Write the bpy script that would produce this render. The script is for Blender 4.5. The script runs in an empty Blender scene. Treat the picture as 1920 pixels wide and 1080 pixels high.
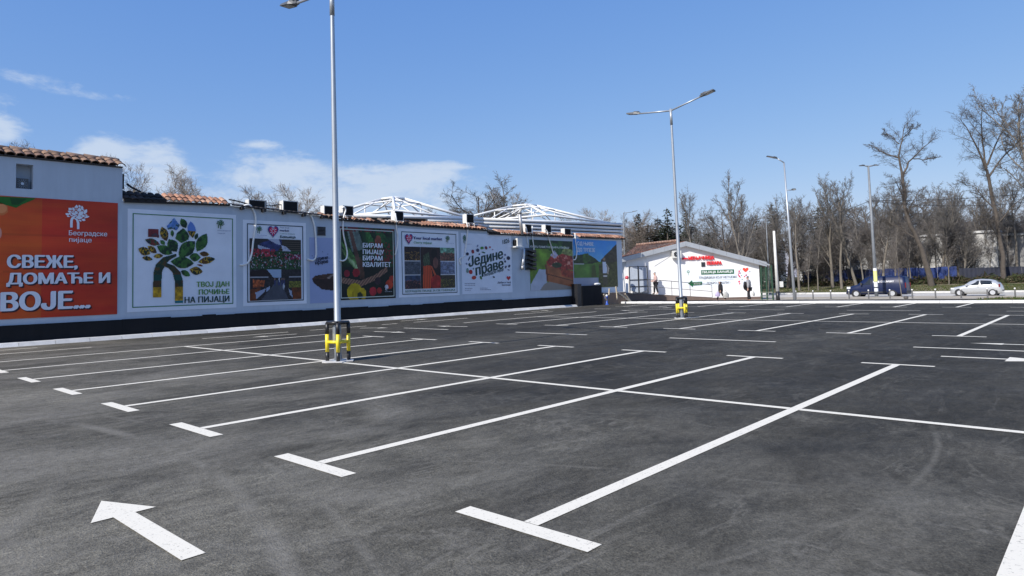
import bpy, math, random
import numpy as np
from mathutils import Vector, Matrix
R = math.radians
sc = bpy.context.scene
COL = sc.collection

# ---------------------------------------------------------------- camera, light, sky, exposure
CAM = Vector((-3.2771, -2.9278, 1.5637))
FWD = Vector((0.73951428, 0.67078163, 0.05630843)).normalized()
RGT = Vector((0.67273608, -0.73937982, -0.02727003)).normalized()
UPV = Vector((-0.02334108, -0.05804729, 0.99804093)).normalized()
FPX, PPX, PPY = 1252.2, 960.0, 462.53
cd = bpy.data.cameras.new('camera')
cam = bpy.data.objects.new('camera', cd); COL.objects.link(cam)
cam.matrix_world = Matrix(((RGT.x, UPV.x, -FWD.x, CAM.x), (RGT.y, UPV.y, -FWD.y, CAM.y), (RGT.z, UPV.z, -FWD.z, CAM.z), (0, 0, 0, 1)))
cd.sensor_fit = 'HORIZONTAL'; cd.sensor_width = 36.0; cd.lens = 36.0 * FPX / 1920.0
cd.shift_y = -(540.0 - PPY) / 1920.0
cd.clip_start = 0.1; cd.clip_end = 3000
sc.camera = cam
sc.render.resolution_x = 1024; sc.render.resolution_y = 576

SUN_EL, SUN_AZ = R(39.0), R(0.6)           # the sun stands behind the camera's left, over -X
SUN = Vector((-math.cos(SUN_EL) * math.cos(SUN_AZ), math.cos(SUN_EL) * math.sin(SUN_AZ), math.sin(SUN_EL)))
sl = bpy.data.lights.new('sun', 'SUN'); sl.energy = 4.6; sl.angle = R(0.5); sl.color = (1.0, 0.955, 0.89)
so = bpy.data.objects.new('sun', sl); COL.objects.link(so)
so.rotation_euler = SUN.to_track_quat('Z', 'Y').to_euler(); so.location = (-40, 0, 40)

sc.view_settings.view_transform = 'Standard'; sc.view_settings.look = 'None'
sc.view_settings.gamma = 1.0; sc.view_settings.exposure = 0.25

def sky_world():
    w = bpy.data.worlds.new('World'); sc.world = w; w.use_nodes = True
    nt = w.node_tree; N = nt.nodes; L = nt.links; N.clear()
    out = N.new('ShaderNodeOutputWorld'); bg = N.new('ShaderNodeBackground')
    sky = N.new('ShaderNodeTexSky'); sky.sky_type = 'NISHITA'; sky.sun_disc = False
    sky.sun_elevation = SUN_EL; sky.sun_rotation = math.atan2(SUN.x, SUN.y)
    sky.altitude = 100; sky.air_density = 1.0; sky.dust_density = 0.6; sky.ozone_density = 2.0
    bg.inputs['Strength'].default_value = 0.105
    def M(op, a, b=None, clamp=False):
        n = N.new('ShaderNodeMath'); n.operation = op; n.use_clamp = clamp
        for i, x in enumerate((a, b)):
            if x is None: continue
            if isinstance(x, (int, float)): n.inputs[i].default_value = x
            else: L.new(x, n.inputs[i])
        return n.outputs[0]
    tc = N.new('ShaderNodeTexCoord'); sp = N.new('ShaderNodeSeparateXYZ'); L.new(tc.outputs['Generated'], sp.inputs[0])
    az = M('ARCTAN2', sp.outputs[1], sp.outputs[0]); el = M('ARCSINE', sp.outputs[2])
    cb = N.new('ShaderNodeCombineXYZ'); L.new(M('MULTIPLY', az, 1.0), cb.inputs[0]); L.new(M('MULTIPLY', el, 2.4), cb.inputs[1])
    def noise(scale, detail, rough, seed):
        n = N.new('ShaderNodeTexNoise'); n.noise_dimensions = '3D'
        n.inputs['Scale'].default_value = scale; n.inputs['Detail'].default_value = detail; n.inputs['Roughness'].default_value = rough
        m = N.new('ShaderNodeVectorMath'); m.operation = 'ADD'; m.inputs[1].default_value = (seed, seed * .7, seed * .3)
        L.new(cb.outputs[0], m.inputs[0]); L.new(m.outputs[0], n.inputs['Vector']); n.inputs['Distortion'].default_value = 0.3
        return n.outputs['Fac']
    n1 = noise(13.0, 10, .62, 5.7); n2 = noise(42.0, 8, .66, 8.3)
    nn = M('ADD', M('MULTIPLY', n1, .72), M('MULTIPLY', n2, .28))
    # cloud banks by azimuth and elevation (degrees): centre az, el, half widths, weight
    banks = [(80.2, 11.2, 2.0, 1.2, 1.3), (73.7, 10.4, 1.9, 1.4, 1.32), (69.8, 9.8, 1.7, 1.7, 1.35), (61.5, 9.4, 4.2, 2.2, .86), (63.2, 11.7, 1.9, .4, .8), (52.0, 9.5, 5.6, 1.15, .98),
             (47.5, 10.2, 3.6, .4, .62), (55.0, 8.0, 10.0, 1.6, .74), (78.0, 15.0, 5.5, .9, .56), (73.0, 14.4, 3.2, .4, .42), (79.4, 13.5, 1.2, .45, .66), (65.0, 6.5, 26.0, 3.0, .62),
             (92, 12, 7, 3, .8), (125, 13, 25, 6, .6)]
    tot = None
    for a, e, sa, se, wt in banks:
        da = M('DIVIDE', M('SUBTRACT', az, R(a)), R(sa)); de = M('DIVIDE', M('SUBTRACT', el, R(e)), R(se))
        q = M('ADD', M('MULTIPLY', da, da), M('MULTIPLY', de, de))
        g = M('MULTIPLY', M('POWER', 2.718, M('MULTIPLY', q, -1.0)), wt)
        tot = g if tot is None else M('ADD', tot, g)
    tot = M('MINIMUM', tot, 1.15)
    d = M('ADD', tot, M('MULTIPLY', M('SUBTRACT', nn, .5), 3.2))
    mr = N.new('ShaderNodeMapRange'); mr.interpolation_type = 'SMOOTHSTEP'
    mr.inputs['From Min'].default_value = .36; mr.inputs['From Max'].default_value = 1.30
    mr.inputs['To Min'].default_value = 0; mr.inputs['To Max'].default_value = .74
    L.new(M('MULTIPLY', d, M('MINIMUM', M('MULTIPLY', tot, 2.2), 1.0)), mr.inputs['Value'])
    # deepen the blue of the plain sky model: a power and a gain per channel
    sc3 = N.new('ShaderNodeSeparateColor'); L.new(sky.outputs[0], sc3.inputs[0]); cc3 = N.new('ShaderNodeCombineColor')
    for i, (gm, k) in enumerate(((.86, .97), (.60, 1.62), (.27, 4.0))): L.new(M('MULTIPLY', M('POWER', sc3.outputs[i], gm), k), cc3.inputs[i])
    mx = N.new('ShaderNodeMix'); mx.data_type = 'RGBA'
    L.new(mr.outputs[0], mx.inputs['Factor']); L.new(cc3.outputs[0], mx.inputs['A']); mx.inputs['B'].default_value = (5.3, 6.0, 7.0, 1)
    L.new(mx.outputs['Result'], bg.inputs['Color']); L.new(bg.outputs[0], out.inputs['Surface'])
sky_world()
# ---------------------------------------------------------------- helpers
def lin(r, g=None, b=None):
    if g is None: r, g, b = r
    f = lambda c: (c / 255 / 12.92) if c <= 10.3 else ((c / 255 + .055) / 1.055) ** 2.4
    return (f(r), f(g), f(b))

def ray(px, py):
    return FWD + RGT * ((px - PPX) / FPX) + UPV * ((PPY - py) / FPX)
def onY(px, py, y):
    d = ray(px, py); return CAM + d * ((y - CAM.y) / d.y)
def onZ(px, py, z=0.0):
    d = ray(px, py); return CAM + d * ((z - CAM.z) / d.z)
def atD(px, py, dep):
    return CAM + ray(px, py) * dep
def proj(P):
    d = Vector(P) - CAM; z = d.dot(FWD)
    return (PPX + FPX * d.dot(RGT) / z, PPY - FPX * d.dot(UPV) / z)

class MB:
    def __init__(s): s.v = []; s.f = []; s.c = []; s.m = []; s.s = []; s.col = (1, 1, 1); s.mi = 0; s.sm = False
    def add(s, pts, faces):
        b = len(s.v); s.v.extend([tuple(p) for p in pts])
        for f in faces:
            s.f.append([b + i for i in f]); s.c.append(s.col); s.m.append(s.mi); s.s.append(s.sm)
    def face(s, *pts): s.add(pts, [list(range(len(pts)))])
    def box(s, x0, x1, y0, y1, z0, z1):
        s.add([(x0, y0, z0), (x1, y0, z0), (x1, y1, z0), (x0, y1, z0), (x0, y0, z1), (x1, y0, z1), (x1, y1, z1), (x0, y1, z1)],
              [[3, 2, 1, 0], [4, 5, 6, 7], [0, 1, 5, 4], [1, 2, 6, 5], [2, 3, 7, 6], [3, 0, 4, 7]])
    def obox(s, c, ax, ay, az):          # centre and three half-axis vectors
        c, ax, ay, az = Vector(c), Vector(ax), Vector(ay), Vector(az)
        p = [c + i * ax + j * ay + k * az for k in (-1, 1) for j, i in ((-1, -1), (-1, 1), (1, 1), (1, -1))]
        s.add(p, [[3, 2, 1, 0], [4, 5, 6, 7], [0, 1, 5, 4], [1, 2, 6, 5], [2, 3, 7, 6], [3, 0, 4, 7]])
    def beam(s, a, b, w, h=None, up=(0, 0, 1)):
        a, b = Vector(a), Vector(b); h = h or w; d = b - a; up = Vector(up)
        if abs(d.normalized().dot(up)) > .98: up = Vector((1, 0, 0))
        sd = d.cross(up).normalized(); u = sd.cross(d).normalized()
        s.obox((a + b) / 2, d / 2, sd * w / 2, u * h / 2)
    def tube(s, pts, rad, n=6, cap=True, smooth=True):
        pts = [Vector(p) for p in pts]
        if not hasattr(rad, '__len__'): rad = [rad] * len(pts)
        b = len(s.v); old = s.sm; ref = None
        for i, p in enumerate(pts):
            d = (pts[min(i + 1, len(pts) - 1)] - pts[max(i - 1, 0)])
            d = d.normalized() if d.length > 1e-9 else Vector((0, 0, 1))
            if ref is None: ref = Vector((1, 0, 0)) if abs(d.x) < .9 else Vector((0, 1, 0))
            a = d.cross(ref).normalized(); c = a.cross(d).normalized(); ref = c
            for k in range(n):
                t = 2 * math.pi * k / n; s.v.append(tuple(p + (a * math.cos(t) + c * math.sin(t)) * rad[i]))
        def ap(f, sm): s.f.append(f); s.c.append(s.col); s.m.append(s.mi); s.s.append(sm)
        for i in range(len(pts) - 1):
            for k in range(n):
                k2 = (k + 1) % n
                ap([b + i * n + k2, b + i * n + k, b + (i + 1) * n + k, b + (i + 1) * n + k2], smooth)
        if cap and n > 2:
            ap([b + k for k in range(n)], False); e = b + (len(pts) - 1) * n; ap([e + n - 1 - k for k in range(n)], False)
    def prism(s, pts, ext):              # flat polygon (3D points) extruded by a vector
        pts = [Vector(p) for p in pts]; n = len(pts); e = Vector(ext)
        s.add(pts + [p + e for p in pts], [list(range(n - 1, -1, -1)), list(range(n, 2 * n))] + [[i, (i + 1) % n, n + (i + 1) % n, n + i] for i in range(n)])
    def lathe(s, prof, c=(0, 0, 0), n=12, axis='z'):   # profile of (radius, height)
        b = len(s.v); c = Vector(c)
        for r, h in prof:
            for k in range(n):
                t = 2 * math.pi * k / n; x, y = r * math.cos(t), r * math.sin(t)
                s.v.append(tuple(c + (Vector((x, y, h)) if axis == 'z' else Vector((x, h, y)) if axis == 'y' else Vector((h, x, y)))))
        for i in range(len(prof) - 1):
            for k in range(n):
                k2 = (k + 1) % n
                s.f.append([b + i * n + k, b + i * n + k2, b + (i + 1) * n + k2, b + (i + 1) * n + k]); s.c.append(s.col); s.m.append(s.mi); s.s.append(True)
        for i in (0, len(prof) - 1):
            if prof[i][0] > 1e-6: s.f.append([b + i * n + k for k in range(n)]); s.c.append(s.col); s.m.append(s.mi); s.s.append(False)
    def ball(s, c, r, n=10, m=6, sq=(1, 1, 1)):
        pr = [(max(1e-4, math.sin(math.pi * i / m)) * r, -math.cos(math.pi * i / m) * r) for i in range(m + 1)]
        b = len(s.v); s.lathe(pr, (0, 0, 0), n)
        for i in range(b, len(s.v)):
            x, y, z = s.v[i]; s.v[i] = (c[0] + x * sq[0], c[1] + y * sq[1], c[2] + z * sq[2])
    def build(s, name, mats, parent=None, origin=None, coll=True):
        me = bpy.data.meshes.new(name)
        o = origin if origin is not None else (parent_world(parent) if parent is not None else Vector((0, 0, 0)))
        o = Vector(o); vs = [(x - o.x, y - o.y, z - o.z) for x, y, z in s.v]
        me.from_pydata(vs, [], s.f)
        if not isinstance(mats, (list, tuple)): mats = [mats]
        for m in mats: me.materials.append(m)
        me.polygons.foreach_set('material_index', s.m); me.polygons.foreach_set('use_smooth', s.s)
        if any(c != (1, 1, 1) for c in s.c):
            at = me.color_attributes.new('Col', 'FLOAT_COLOR', 'CORNER')
            n = np.array([len(f) for f in s.f]); cc = np.repeat(np.array([(c[0], c[1], c[2], 1.0) for c in s.c], 'f'), n, axis=0)
            at.data.foreach_set('color', cc.ravel())
        me.update()
        ob = bpy.data.objects.new(name, me); COL.objects.link(ob)
        if parent is not None: ob.parent = parent
        elif origin is not None: ob.location = o
        return ob
def parent_world(p):
    v = Vector((0, 0, 0))
    while p is not None: v += p.location; p = p.parent
    return v
def tag(o, label=None, cat=None, group=None, kind=None):
    if label: o['label'] = label
    if cat: o['category'] = cat
    if group: o['group'] = group
    if kind: o['kind'] = kind
    return o
def thing(name, label, cat, loc=(0, 0, 0), rz=0, group=None):
    o = bpy.data.objects.new(name, None); COL.objects.link(o); o.location = loc; o.rotation_euler = (0, 0, rz)
    o.empty_display_size = .2
    return tag(o, label, cat, group)
def struct(name, mb, mats): return tag(mb.build(name, mats), kind='structure')
def dup(root, loc, rz=0, label=None, scale=None, tilt=None):
    def cp(o, par):
        c = o.copy(); COL.objects.link(c); c.parent = par
        for ch in list(o.children): cp(ch, c)
        return c
    r = cp(root, None); r.location = loc; r.rotation_euler = (tilt[0], tilt[1], rz) if tilt else (0, 0, rz)
    if scale: r.scale = scale if hasattr(scale, '__len__') else (scale,) * 3
    if label: r['label'] = label
    return r

# ---------------------------------------------------------------- materials
_M = {}
def nodes_of(m): return m.node_tree.nodes, m.node_tree.links
def mat(name, rgb, rough=.6, metal=0.0, var=.12, scale=6.0, bump=0.0, bscale=40.0, spec=.5, coat=0.0, dirt=0.0):
    if name in _M: return _M[name]
    m = bpy.data.materials.new(name); m.use_nodes = True; N, L = nodes_of(m); b = N['Principled BSDF']
    b.inputs['Roughness'].default_value = rough; b.inputs['Metallic'].default_value = metal
    b.inputs['Specular IOR Level'].default_value = spec; b.inputs['Coat Weight'].default_value = coat
    tc = N.new('ShaderNodeTexCoord'); nz = N.new('ShaderNodeTexNoise'); nz.inputs['Scale'].default_value = scale; nz.inputs['Detail'].default_value = 6
    nz.inputs['Roughness'].default_value = .62
    L.new(tc.outputs['Object'], nz.inputs['Vector'])
    r = N.new('ShaderNodeValToRGB'); L.new(nz.outputs['Fac'], r.inputs[0])
    r.color_ramp.elements[0].position = .25; r.color_ramp.elements[1].position = .75
    r.color_ramp.elements[0].color = (*[max(0, c * (1 - var - dirt)) for c in rgb], 1); r.color_ramp.elements[1].color = (*[min(1, c * (1 + var)) for c in rgb], 1)
    L.new(r.outputs[0], b.inputs['Base Color'])
    if bump:
        n2 = N.new('ShaderNodeTexNoise'); n2.inputs['Scale'].default_value = bscale; n2.inputs['Detail'].default_value = 5
        L.new(tc.outputs['Object'], n2.inputs['Vector']); bp = N.new('ShaderNodeBump'); bp.inputs['Strength'].default_value = bump; bp.inputs['Distance'].default_value = .02
        L.new(n2.outputs['Fac'], bp.inputs['Height']); L.new(bp.outputs[0], b.inputs['Normal'])
    _M[name] = m; return m
def mat_col(name, rough=.5, var=.1, scale=3.0, spec=.4, bump=0.0):
    """colour of the print, tile or paint itself, kept per face, with a little procedural unevenness"""
    if name in _M: return _M[name]
    m = bpy.data.materials.new(name); m.use_nodes = True; N, L = nodes_of(m); b = N['Principled BSDF']
    b.inputs['Roughness'].default_value = rough; b.inputs['Specular IOR Level'].default_value = spec
    at = N.new('ShaderNodeAttribute'); at.attribute_name = 'Col'
    tc = N.new('ShaderNodeTexCoord'); nz = N.new('ShaderNodeTexNoise'); nz.inputs['Scale'].default_value = scale; nz.inputs['Detail'].default_value = 5
    L.new(tc.outputs['Object'], nz.inputs['Vector'])
    mr = N.new('ShaderNodeMapRange'); mr.inputs['From Min'].default_value = .3; mr.inputs['From Max'].default_value = .7
    mr.inputs['To Min'].default_value = 1 - var; mr.inputs['To Max'].default_value = 1.0; L.new(nz.outputs['Fac'], mr.inputs['Value'])
    mx = N.new('ShaderNodeVectorMath'); mx.operation = 'SCALE'; L.new(at.outputs['Color'], mx.inputs[0]); L.new(mr.outputs[0], mx.inputs['Scale'])
    L.new(mx.outputs[0], b.inputs['Base Color'])
    if bump:
        n2 = N.new('ShaderNodeTexNoise'); n2.inputs['Scale'].default_value = 30; L.new(tc.outputs['Object'], n2.inputs['Vector'])
        bp = N.new('ShaderNodeBump'); bp.inputs['Strength'].default_value = bump; bp.inputs['Distance'].default_value = .02
        L.new(n2.outputs['Fac'], bp.inputs['Height']); L.new(bp.outputs[0], b.inputs['Normal'])
    _M[name] = m; return m
def glass(name, rgb=(.02, .025, .03)):
    if name in _M: return _M[name]
    m = bpy.data.materials.new(name); m.use_nodes = True; b = m.node_tree.nodes['Principled BSDF']
    b.inputs['Base Color'].default_value = (*rgb, 1); b.inputs['Roughness'].default_value = .06; b.inputs['Specular IOR Level'].default_value = .8
    _M[name] = m; return m

def asphalt():
    m = bpy.data.materials.new('asphalt'); m.use_nodes = True; N, L = nodes_of(m); b = N['Principled BSDF']
    tc = N.new('ShaderNodeTexCoord')
    def noi(scale, detail=6, rough=.6, sx=1, sy=1, seed=0, dist=0):
        mp = N.new('ShaderNodeMapping'); mp.inputs['Scale'].default_value = (sx, sy, 1); mp.inputs['Location'].default_value = (seed, seed * 1.7, 0)
        L.new(tc.outputs['Object'], mp.inputs['Vector']); n = N.new('ShaderNodeTexNoise')
        n.inputs['Scale'].default_value = scale; n.inputs['Detail'].default_value = detail; n.inputs['Roughness'].default_value = rough; n.inputs['Distortion'].default_value = dist
        L.new(mp.outputs[0], n.inputs['Vector']); return n.outputs['Fac']
    def rng(v, a, bb, lo, hi):
        r = N.new('ShaderNodeMapRange'); r.inputs['From Min'].default_value = a; r.inputs['From Max'].default_value = bb
        r.inputs['To Min'].default_value = lo; r.inputs['To Max'].default_value = hi; L.new(v, r.inputs['Value']); return r.outputs[0]
    def M(op, a, c):
        n = N.new('ShaderNodeMath'); n.operation = op
        for i, x in enumerate((a, c)):
            if isinstance(x, (int, float)): n.inputs[i].default_value = x
            else: L.new(x, n.inputs[i])
        return n.outputs[0]
    big = rng(noi(.22, 5, .6, .6, 1.0, 2.0, .4), .3, .7, .60, 1.42)
    lanes = rng(noi(.42, 3, .5, .06, 1.0, 9.0), .35, .65, .82, 1.18)          # passes of the paver run along X
    mid = rng(noi(1.6, 8, .72, .6, 1, 5.0, .5), .3, .7, .66, 1.38)
    fine = M('MULTIPLY', rng(noi(26, 4, .7, 1, 1, 1.0), .25, .75, .62, 1.38), rng(noi(6.5, 7, .75, .6, 1.2, 17.0, .5), .28, .72, .58, 1.46))
    grain = rng(noi(75, 3, .7, 1, 1, 3.0), .3, .72, .5, 1.6)
    f = M('MULTIPLY', M('MULTIPLY', big, lanes), M('MULTIPLY', mid, M('MULTIPLY', fine, grain)))
    # towards low X the asphalt turns paler, with stronger dust and scuffs; beyond, darker
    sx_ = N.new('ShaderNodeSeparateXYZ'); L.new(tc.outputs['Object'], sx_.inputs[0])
    near_zone = rng(M('ADD', M('ADD', sx_.outputs[0], M('MULTIPLY', sx_.outputs[1], -.12)), M('MULTIPLY', M('SUBTRACT', noi(.35, 6, .62, 1, 1, 90.0, .5), .5), 14.0)), 5.5, -2.0, 0, 1)
    f = M('MULTIPLY', f, rng(near_zone, 0, 1, .74, 2.0))
    # long straight paving joints, and slightly different mixes either side of them
    vj = N.new('ShaderNodeTexVoronoi'); vj.voronoi_dimensions = '1D'; vj.inputs['Scale'].default_value = .28; L.new(sx_.outputs[1], vj.inputs['W'])
    sc_ = N.new('ShaderNodeSeparateColor'); L.new(vj.outputs['Color'], sc_.inputs[0]); f = M('MULTIPLY', f, rng(sc_.outputs[0], 0, 1, .86, 1.12))
    # pale dusty tyre scuffs and drag marks
    def ridge(scale, seed, wid, sx=1, sy=1, dist=1.2, rough=.6):
        return rng(M('ABSOLUTE', M('SUBTRACT', noi(scale, 7, rough, sx, sy, seed, dist), .5), 0), .0, wid, 1.0, 0.0)
    spk = rng(noi(16, 6, .78, 1, 1, 12.0), .36, .60, 0, 1)
    pat1 = rng(noi(.45, 4, .6, 1, 1, 31.0), .43, .58, 0, 1); pat2 = rng(noi(.7, 4, .6, 1, 1, 57.0), .44, .58, 0, 1)
    scuff = M('MAXIMUM', M('MULTIPLY', ridge(.55, 21.0, .030), pat1), M('MULTIPLY', ridge(.9, 36.0, .030, .35, 1.6, .8), pat2))
    scuff = M('MULTIPLY', scuff, M('MULTIPLY', spk, rng(near_zone, 0, 1, .34, .85)))
    dust = M('MULTIPLY', rng(noi(.6, 8, .72, .8, 1, 44.0, .6), .45, .66, 0, 1), M('MULTIPLY', M('ADD', M('MULTIPLY', spk, .50), .14), rng(near_zone, 0, 1, .16, 1.7)))
    # arcs left by turning tyres: ring centre, radius, half width, strength
    arcs = None
    for cx, cy, rad, wd, st_ in ((-11.38, 4.55, 10.80, .11, .62), (-11.38, 4.55, 11.25, .06, .35), (-6.5, 5.5, 5.12, .16, .55), (2.77, 4.69, 6.40, .045, .35), (-4.2, -6.5, 8.1, .09, .22), (-9.0, -4.0, 11.3, .05, .30)):
        dx = M('SUBTRACT', sx_.outputs[0], cx); dy = M('SUBTRACT', sx_.outputs[1], cy); dd = M('SQRT', M('ADD', M('MULTIPLY', dx, dx), M('MULTIPLY', dy, dy)), 0)
        a_ = rng(M('ABSOLUTE', M('SUBTRACT', M('ADD', dd, M('MULTIPLY', M('SUBTRACT', mid, 1.0), wd * .8)), rad), 0), wd * .2, wd, st_, 0)
        arcs = a_ if arcs is None else M('MAXIMUM', arcs, a_)
    arcs = M('MULTIPLY', arcs, M('MULTIPLY', rng(noi(.8, 5, .65, 1, 1, 63.0), .38, .56, 0, 1), M('MULTIPLY', rng(spk, 0, 1, .45, 1.5), rng(sx_.outputs[0], 6.0, 4.5, 0, 1))))
    pale = M('MAXIMUM', arcs, M('MAXIMUM', scuff, dust))
    # small pale stones pressed into the surface
    vo = N.new('ShaderNodeTexVoronoi'); vo.inputs['Scale'].default_value = 7.0; L.new(tc.outputs['Object'], vo.inputs['Vector'])
    st = M('MULTIPLY', rng(vo.outputs['Distance'], .03, .06, 1, 0), rng(noi(2.0, 3, .5, 1, 1, 60.0), .56, .6, 0, .8))
    pale = M('MAXIMUM', pale, st)
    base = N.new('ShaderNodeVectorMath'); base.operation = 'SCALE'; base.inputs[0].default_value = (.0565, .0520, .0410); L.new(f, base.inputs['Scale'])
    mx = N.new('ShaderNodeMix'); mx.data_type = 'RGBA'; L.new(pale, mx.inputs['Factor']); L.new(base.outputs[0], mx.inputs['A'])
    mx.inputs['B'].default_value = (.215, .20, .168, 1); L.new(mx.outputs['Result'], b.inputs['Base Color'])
    L.new(rng(noi(1.1, 4, .6, 1, 1, 71.0), .3, .7, .72, .92), b.inputs['Roughness']); b.inputs['Specular IOR Level'].default_value = .22
    bp = N.new('ShaderNodeBump'); bp.inputs['Strength'].default_value = .55; bp.inputs['Distance'].default_value = .012
    L.new(M('ADD', grain, M('MULTIPLY', fine, .8)), bp.inputs['Height']); L.new(bp.outputs[0], b.inputs['Normal'])
    return m
def road_paint(name='road_paint', rgb=(.74, .69, .575)):
    m = bpy.data.materials.new(name); m.use_nodes = True; N, L = nodes_of(m); b = N['Principled BSDF']
    tc = N.new('ShaderNodeTexCoord')
    n = N.new('ShaderNodeTexNoise'); n.inputs['Scale'].default_value = 9; n.inputs['Detail'].default_value = 8; n.inputs['Roughness'].default_value = .7
    n2 = N.new('ShaderNodeTexNoise'); n2.inputs['Scale'].default_value = 60; n2.inputs['Detail'].default_value = 3
    L.new(tc.outputs['Object'], n.inputs['Vector']); L.new(tc.outputs['Object'], n2.inputs['Vector'])
    r = N.new('ShaderNodeValToRGB'); L.new(n.outputs['Fac'], r.inputs[0])
    e = r.color_ramp.elements; e[0].position = .2; e[0].color = (.5, .48, .43, 1); e[1].position = .42; e[1].color = (*rgb, 1)
    r2 = N.new('ShaderNodeMapRange'); r2.inputs['From Min'].default_value = .26; r2.inputs['From Max'].default_value = .4; r2.inputs['To Min'].default_value = .45; L.new(n2.outputs['Fac'], r2.inputs['Value'])
    v = N.new('ShaderNodeVectorMath'); v.operation = 'SCALE'; L.new(r.outputs[0], v.inputs[0]); L.new(r2.outputs[0], v.inputs['Scale'])
    n3 = N.new('ShaderNodeTexNoise'); n3.inputs['Scale'].default_value = 2.3; n3.inputs['Detail'].default_value = 9; n3.inputs['Roughness'].default_value = .78; L.new(tc.outputs['Object'], n3.inputs['Vector'])
    w_ = N.new('ShaderNodeMapRange'); w_.inputs['From Min'].default_value = .62; w_.inputs['From Max'].default_value = .72; L.new(n3.outputs['Fac'], w_.inputs['Value'])
    w2 = N.new('ShaderNodeMath'); w2.operation = 'MULTIPLY'; L.new(w_.outputs[0], w2.inputs[0]); w2.inputs[1].default_value = .6
    mxp = N.new('ShaderNodeMix'); mxp.data_type = 'RGBA'; L.new(w2.outputs[0], mxp.inputs['Factor']); L.new(v.outputs[0], mxp.inputs['A']); mxp.inputs['B'].default_value = (.13, .125, .115, 1)
    L.new(mxp.outputs['Result'], b.inputs['Base Color']); b.inputs['Roughness'].default_value = .75
    return m
def ground_mix(name, a, c, scale=.6, rough=.95, c3=None, bump=.6):
    m = bpy.data.materials.new(name); m.use_nodes = True; N, L = nodes_of(m); b = N['Principled BSDF']; b.inputs['Roughness'].default_value = rough
    b.inputs['Specular IOR Level'].default_value = .2
    tc = N.new('ShaderNodeTexCoord'); n = N.new('ShaderNodeTexNoise'); n.inputs['Scale'].default_value = scale; n.inputs['Detail'].default_value = 8; n.inputs['Roughness'].default_value = .65
    L.new(tc.outputs['Object'], n.inputs['Vector']); r = N.new('ShaderNodeValToRGB'); L.new(n.outputs['Fac'], r.inputs[0])
    e = r.color_ramp.elements; e[0].position = .38; e[0].color = (*a, 1); e[1].position = .62; e[1].color = (*c, 1)
    if c3: q = e.new(.5); q.color = (*c3, 1)
    n2 = N.new('ShaderNodeTexNoise'); n2.inputs['Scale'].default_value = 12; n2.inputs['Detail'].default_value = 5; L.new(tc.outputs['Object'], n2.inputs['Vector'])
    mr = N.new('ShaderNodeMapRange'); mr.inputs['To Min'].default_value = .55; mr.inputs['To Max'].default_value = 1.4; L.new(n2.outputs['Fac'], mr.inputs['Value'])
    v = N.new('ShaderNodeVectorMath'); v.operation = 'SCALE'; L.new(r.outputs[0], v.inputs[0]); L.new(mr.outputs[0], v.inputs['Scale']); L.new(v.outputs[0], b.inputs['Base Color'])
    bp = N.new('ShaderNodeBump'); bp.inputs['Strength'].default_value = bump; bp.inputs['Distance'].default_value = .05; L.new(n2.outputs['Fac'], bp.inputs['Height']); L.new(bp.outputs[0], b.inputs['Normal'])
    return m
def plaster(name, rgb, stain=.25, sc_=1.2):
    """painted render with faint runs and blotches of dirt"""
    if name in _M: return _M[name]
    m = bpy.data.materials.new(name); m.use_nodes = True; N, L = nodes_of(m); b = N['Principled BSDF']; b.inputs['Roughness'].default_value = .85; b.inputs['Specular IOR Level'].default_value = .25
    tc = N.new('ShaderNodeTexCoord')
    mp = N.new('ShaderNodeMapping'); mp.inputs['Scale'].default_value = (3.0, 3.0, .35); L.new(tc.outputs['Object'], mp.inputs['Vector'])
    n = N.new('ShaderNodeTexNoise'); n.inputs['Scale'].default_value = sc_; n.inputs['Detail'].default_value = 8; n.inputs['Roughness'].default_value = .7; L.new(mp.outputs[0], n.inputs['Vector'])
    n3 = N.new('ShaderNodeTexNoise'); n3.inputs['Scale'].default_value = .7; n3.inputs['Detail'].default_value = 6; L.new(tc.outputs['Object'], n3.inputs['Vector'])
    ad = N.new('ShaderNodeMath'); ad.operation = 'ADD'; L.new(n.outputs['Fac'], ad.inputs[0]); L.new(n3.outputs['Fac'], ad.inputs[1])
    r = N.new('ShaderNodeMapRange'); r.inputs['From Min'].default_value = .75; r.inputs['From Max'].default_value = 1.15; r.inputs['To Min'].default_value = 1 - stain; r.inputs['To Max'].default_value = 1.0
    L.new(ad.outputs[0], r.inputs['Value']); v = N.new('ShaderNodeVectorMath'); v.operation = 'SCALE'; v.inputs[0].default_value = rgb; L.new(r.outputs[0], v.inputs['Scale'])
    L.new(v.outputs[0], b.inputs['Base Color'])
    n2 = N.new('ShaderNodeTexNoise'); n2.inputs['Scale'].default_value = 25; L.new(tc.outputs['Object'], n2.inputs['Vector'])
    bp = N.new('ShaderNodeBump'); bp.inputs['Strength'].default_value = .25; bp.inputs['Distance'].default_value = .01; L.new(n2.outputs['Fac'], bp.inputs['Height']); L.new(bp.outputs[0], b.inputs['Normal'])
    _M[name] = m; return m

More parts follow.
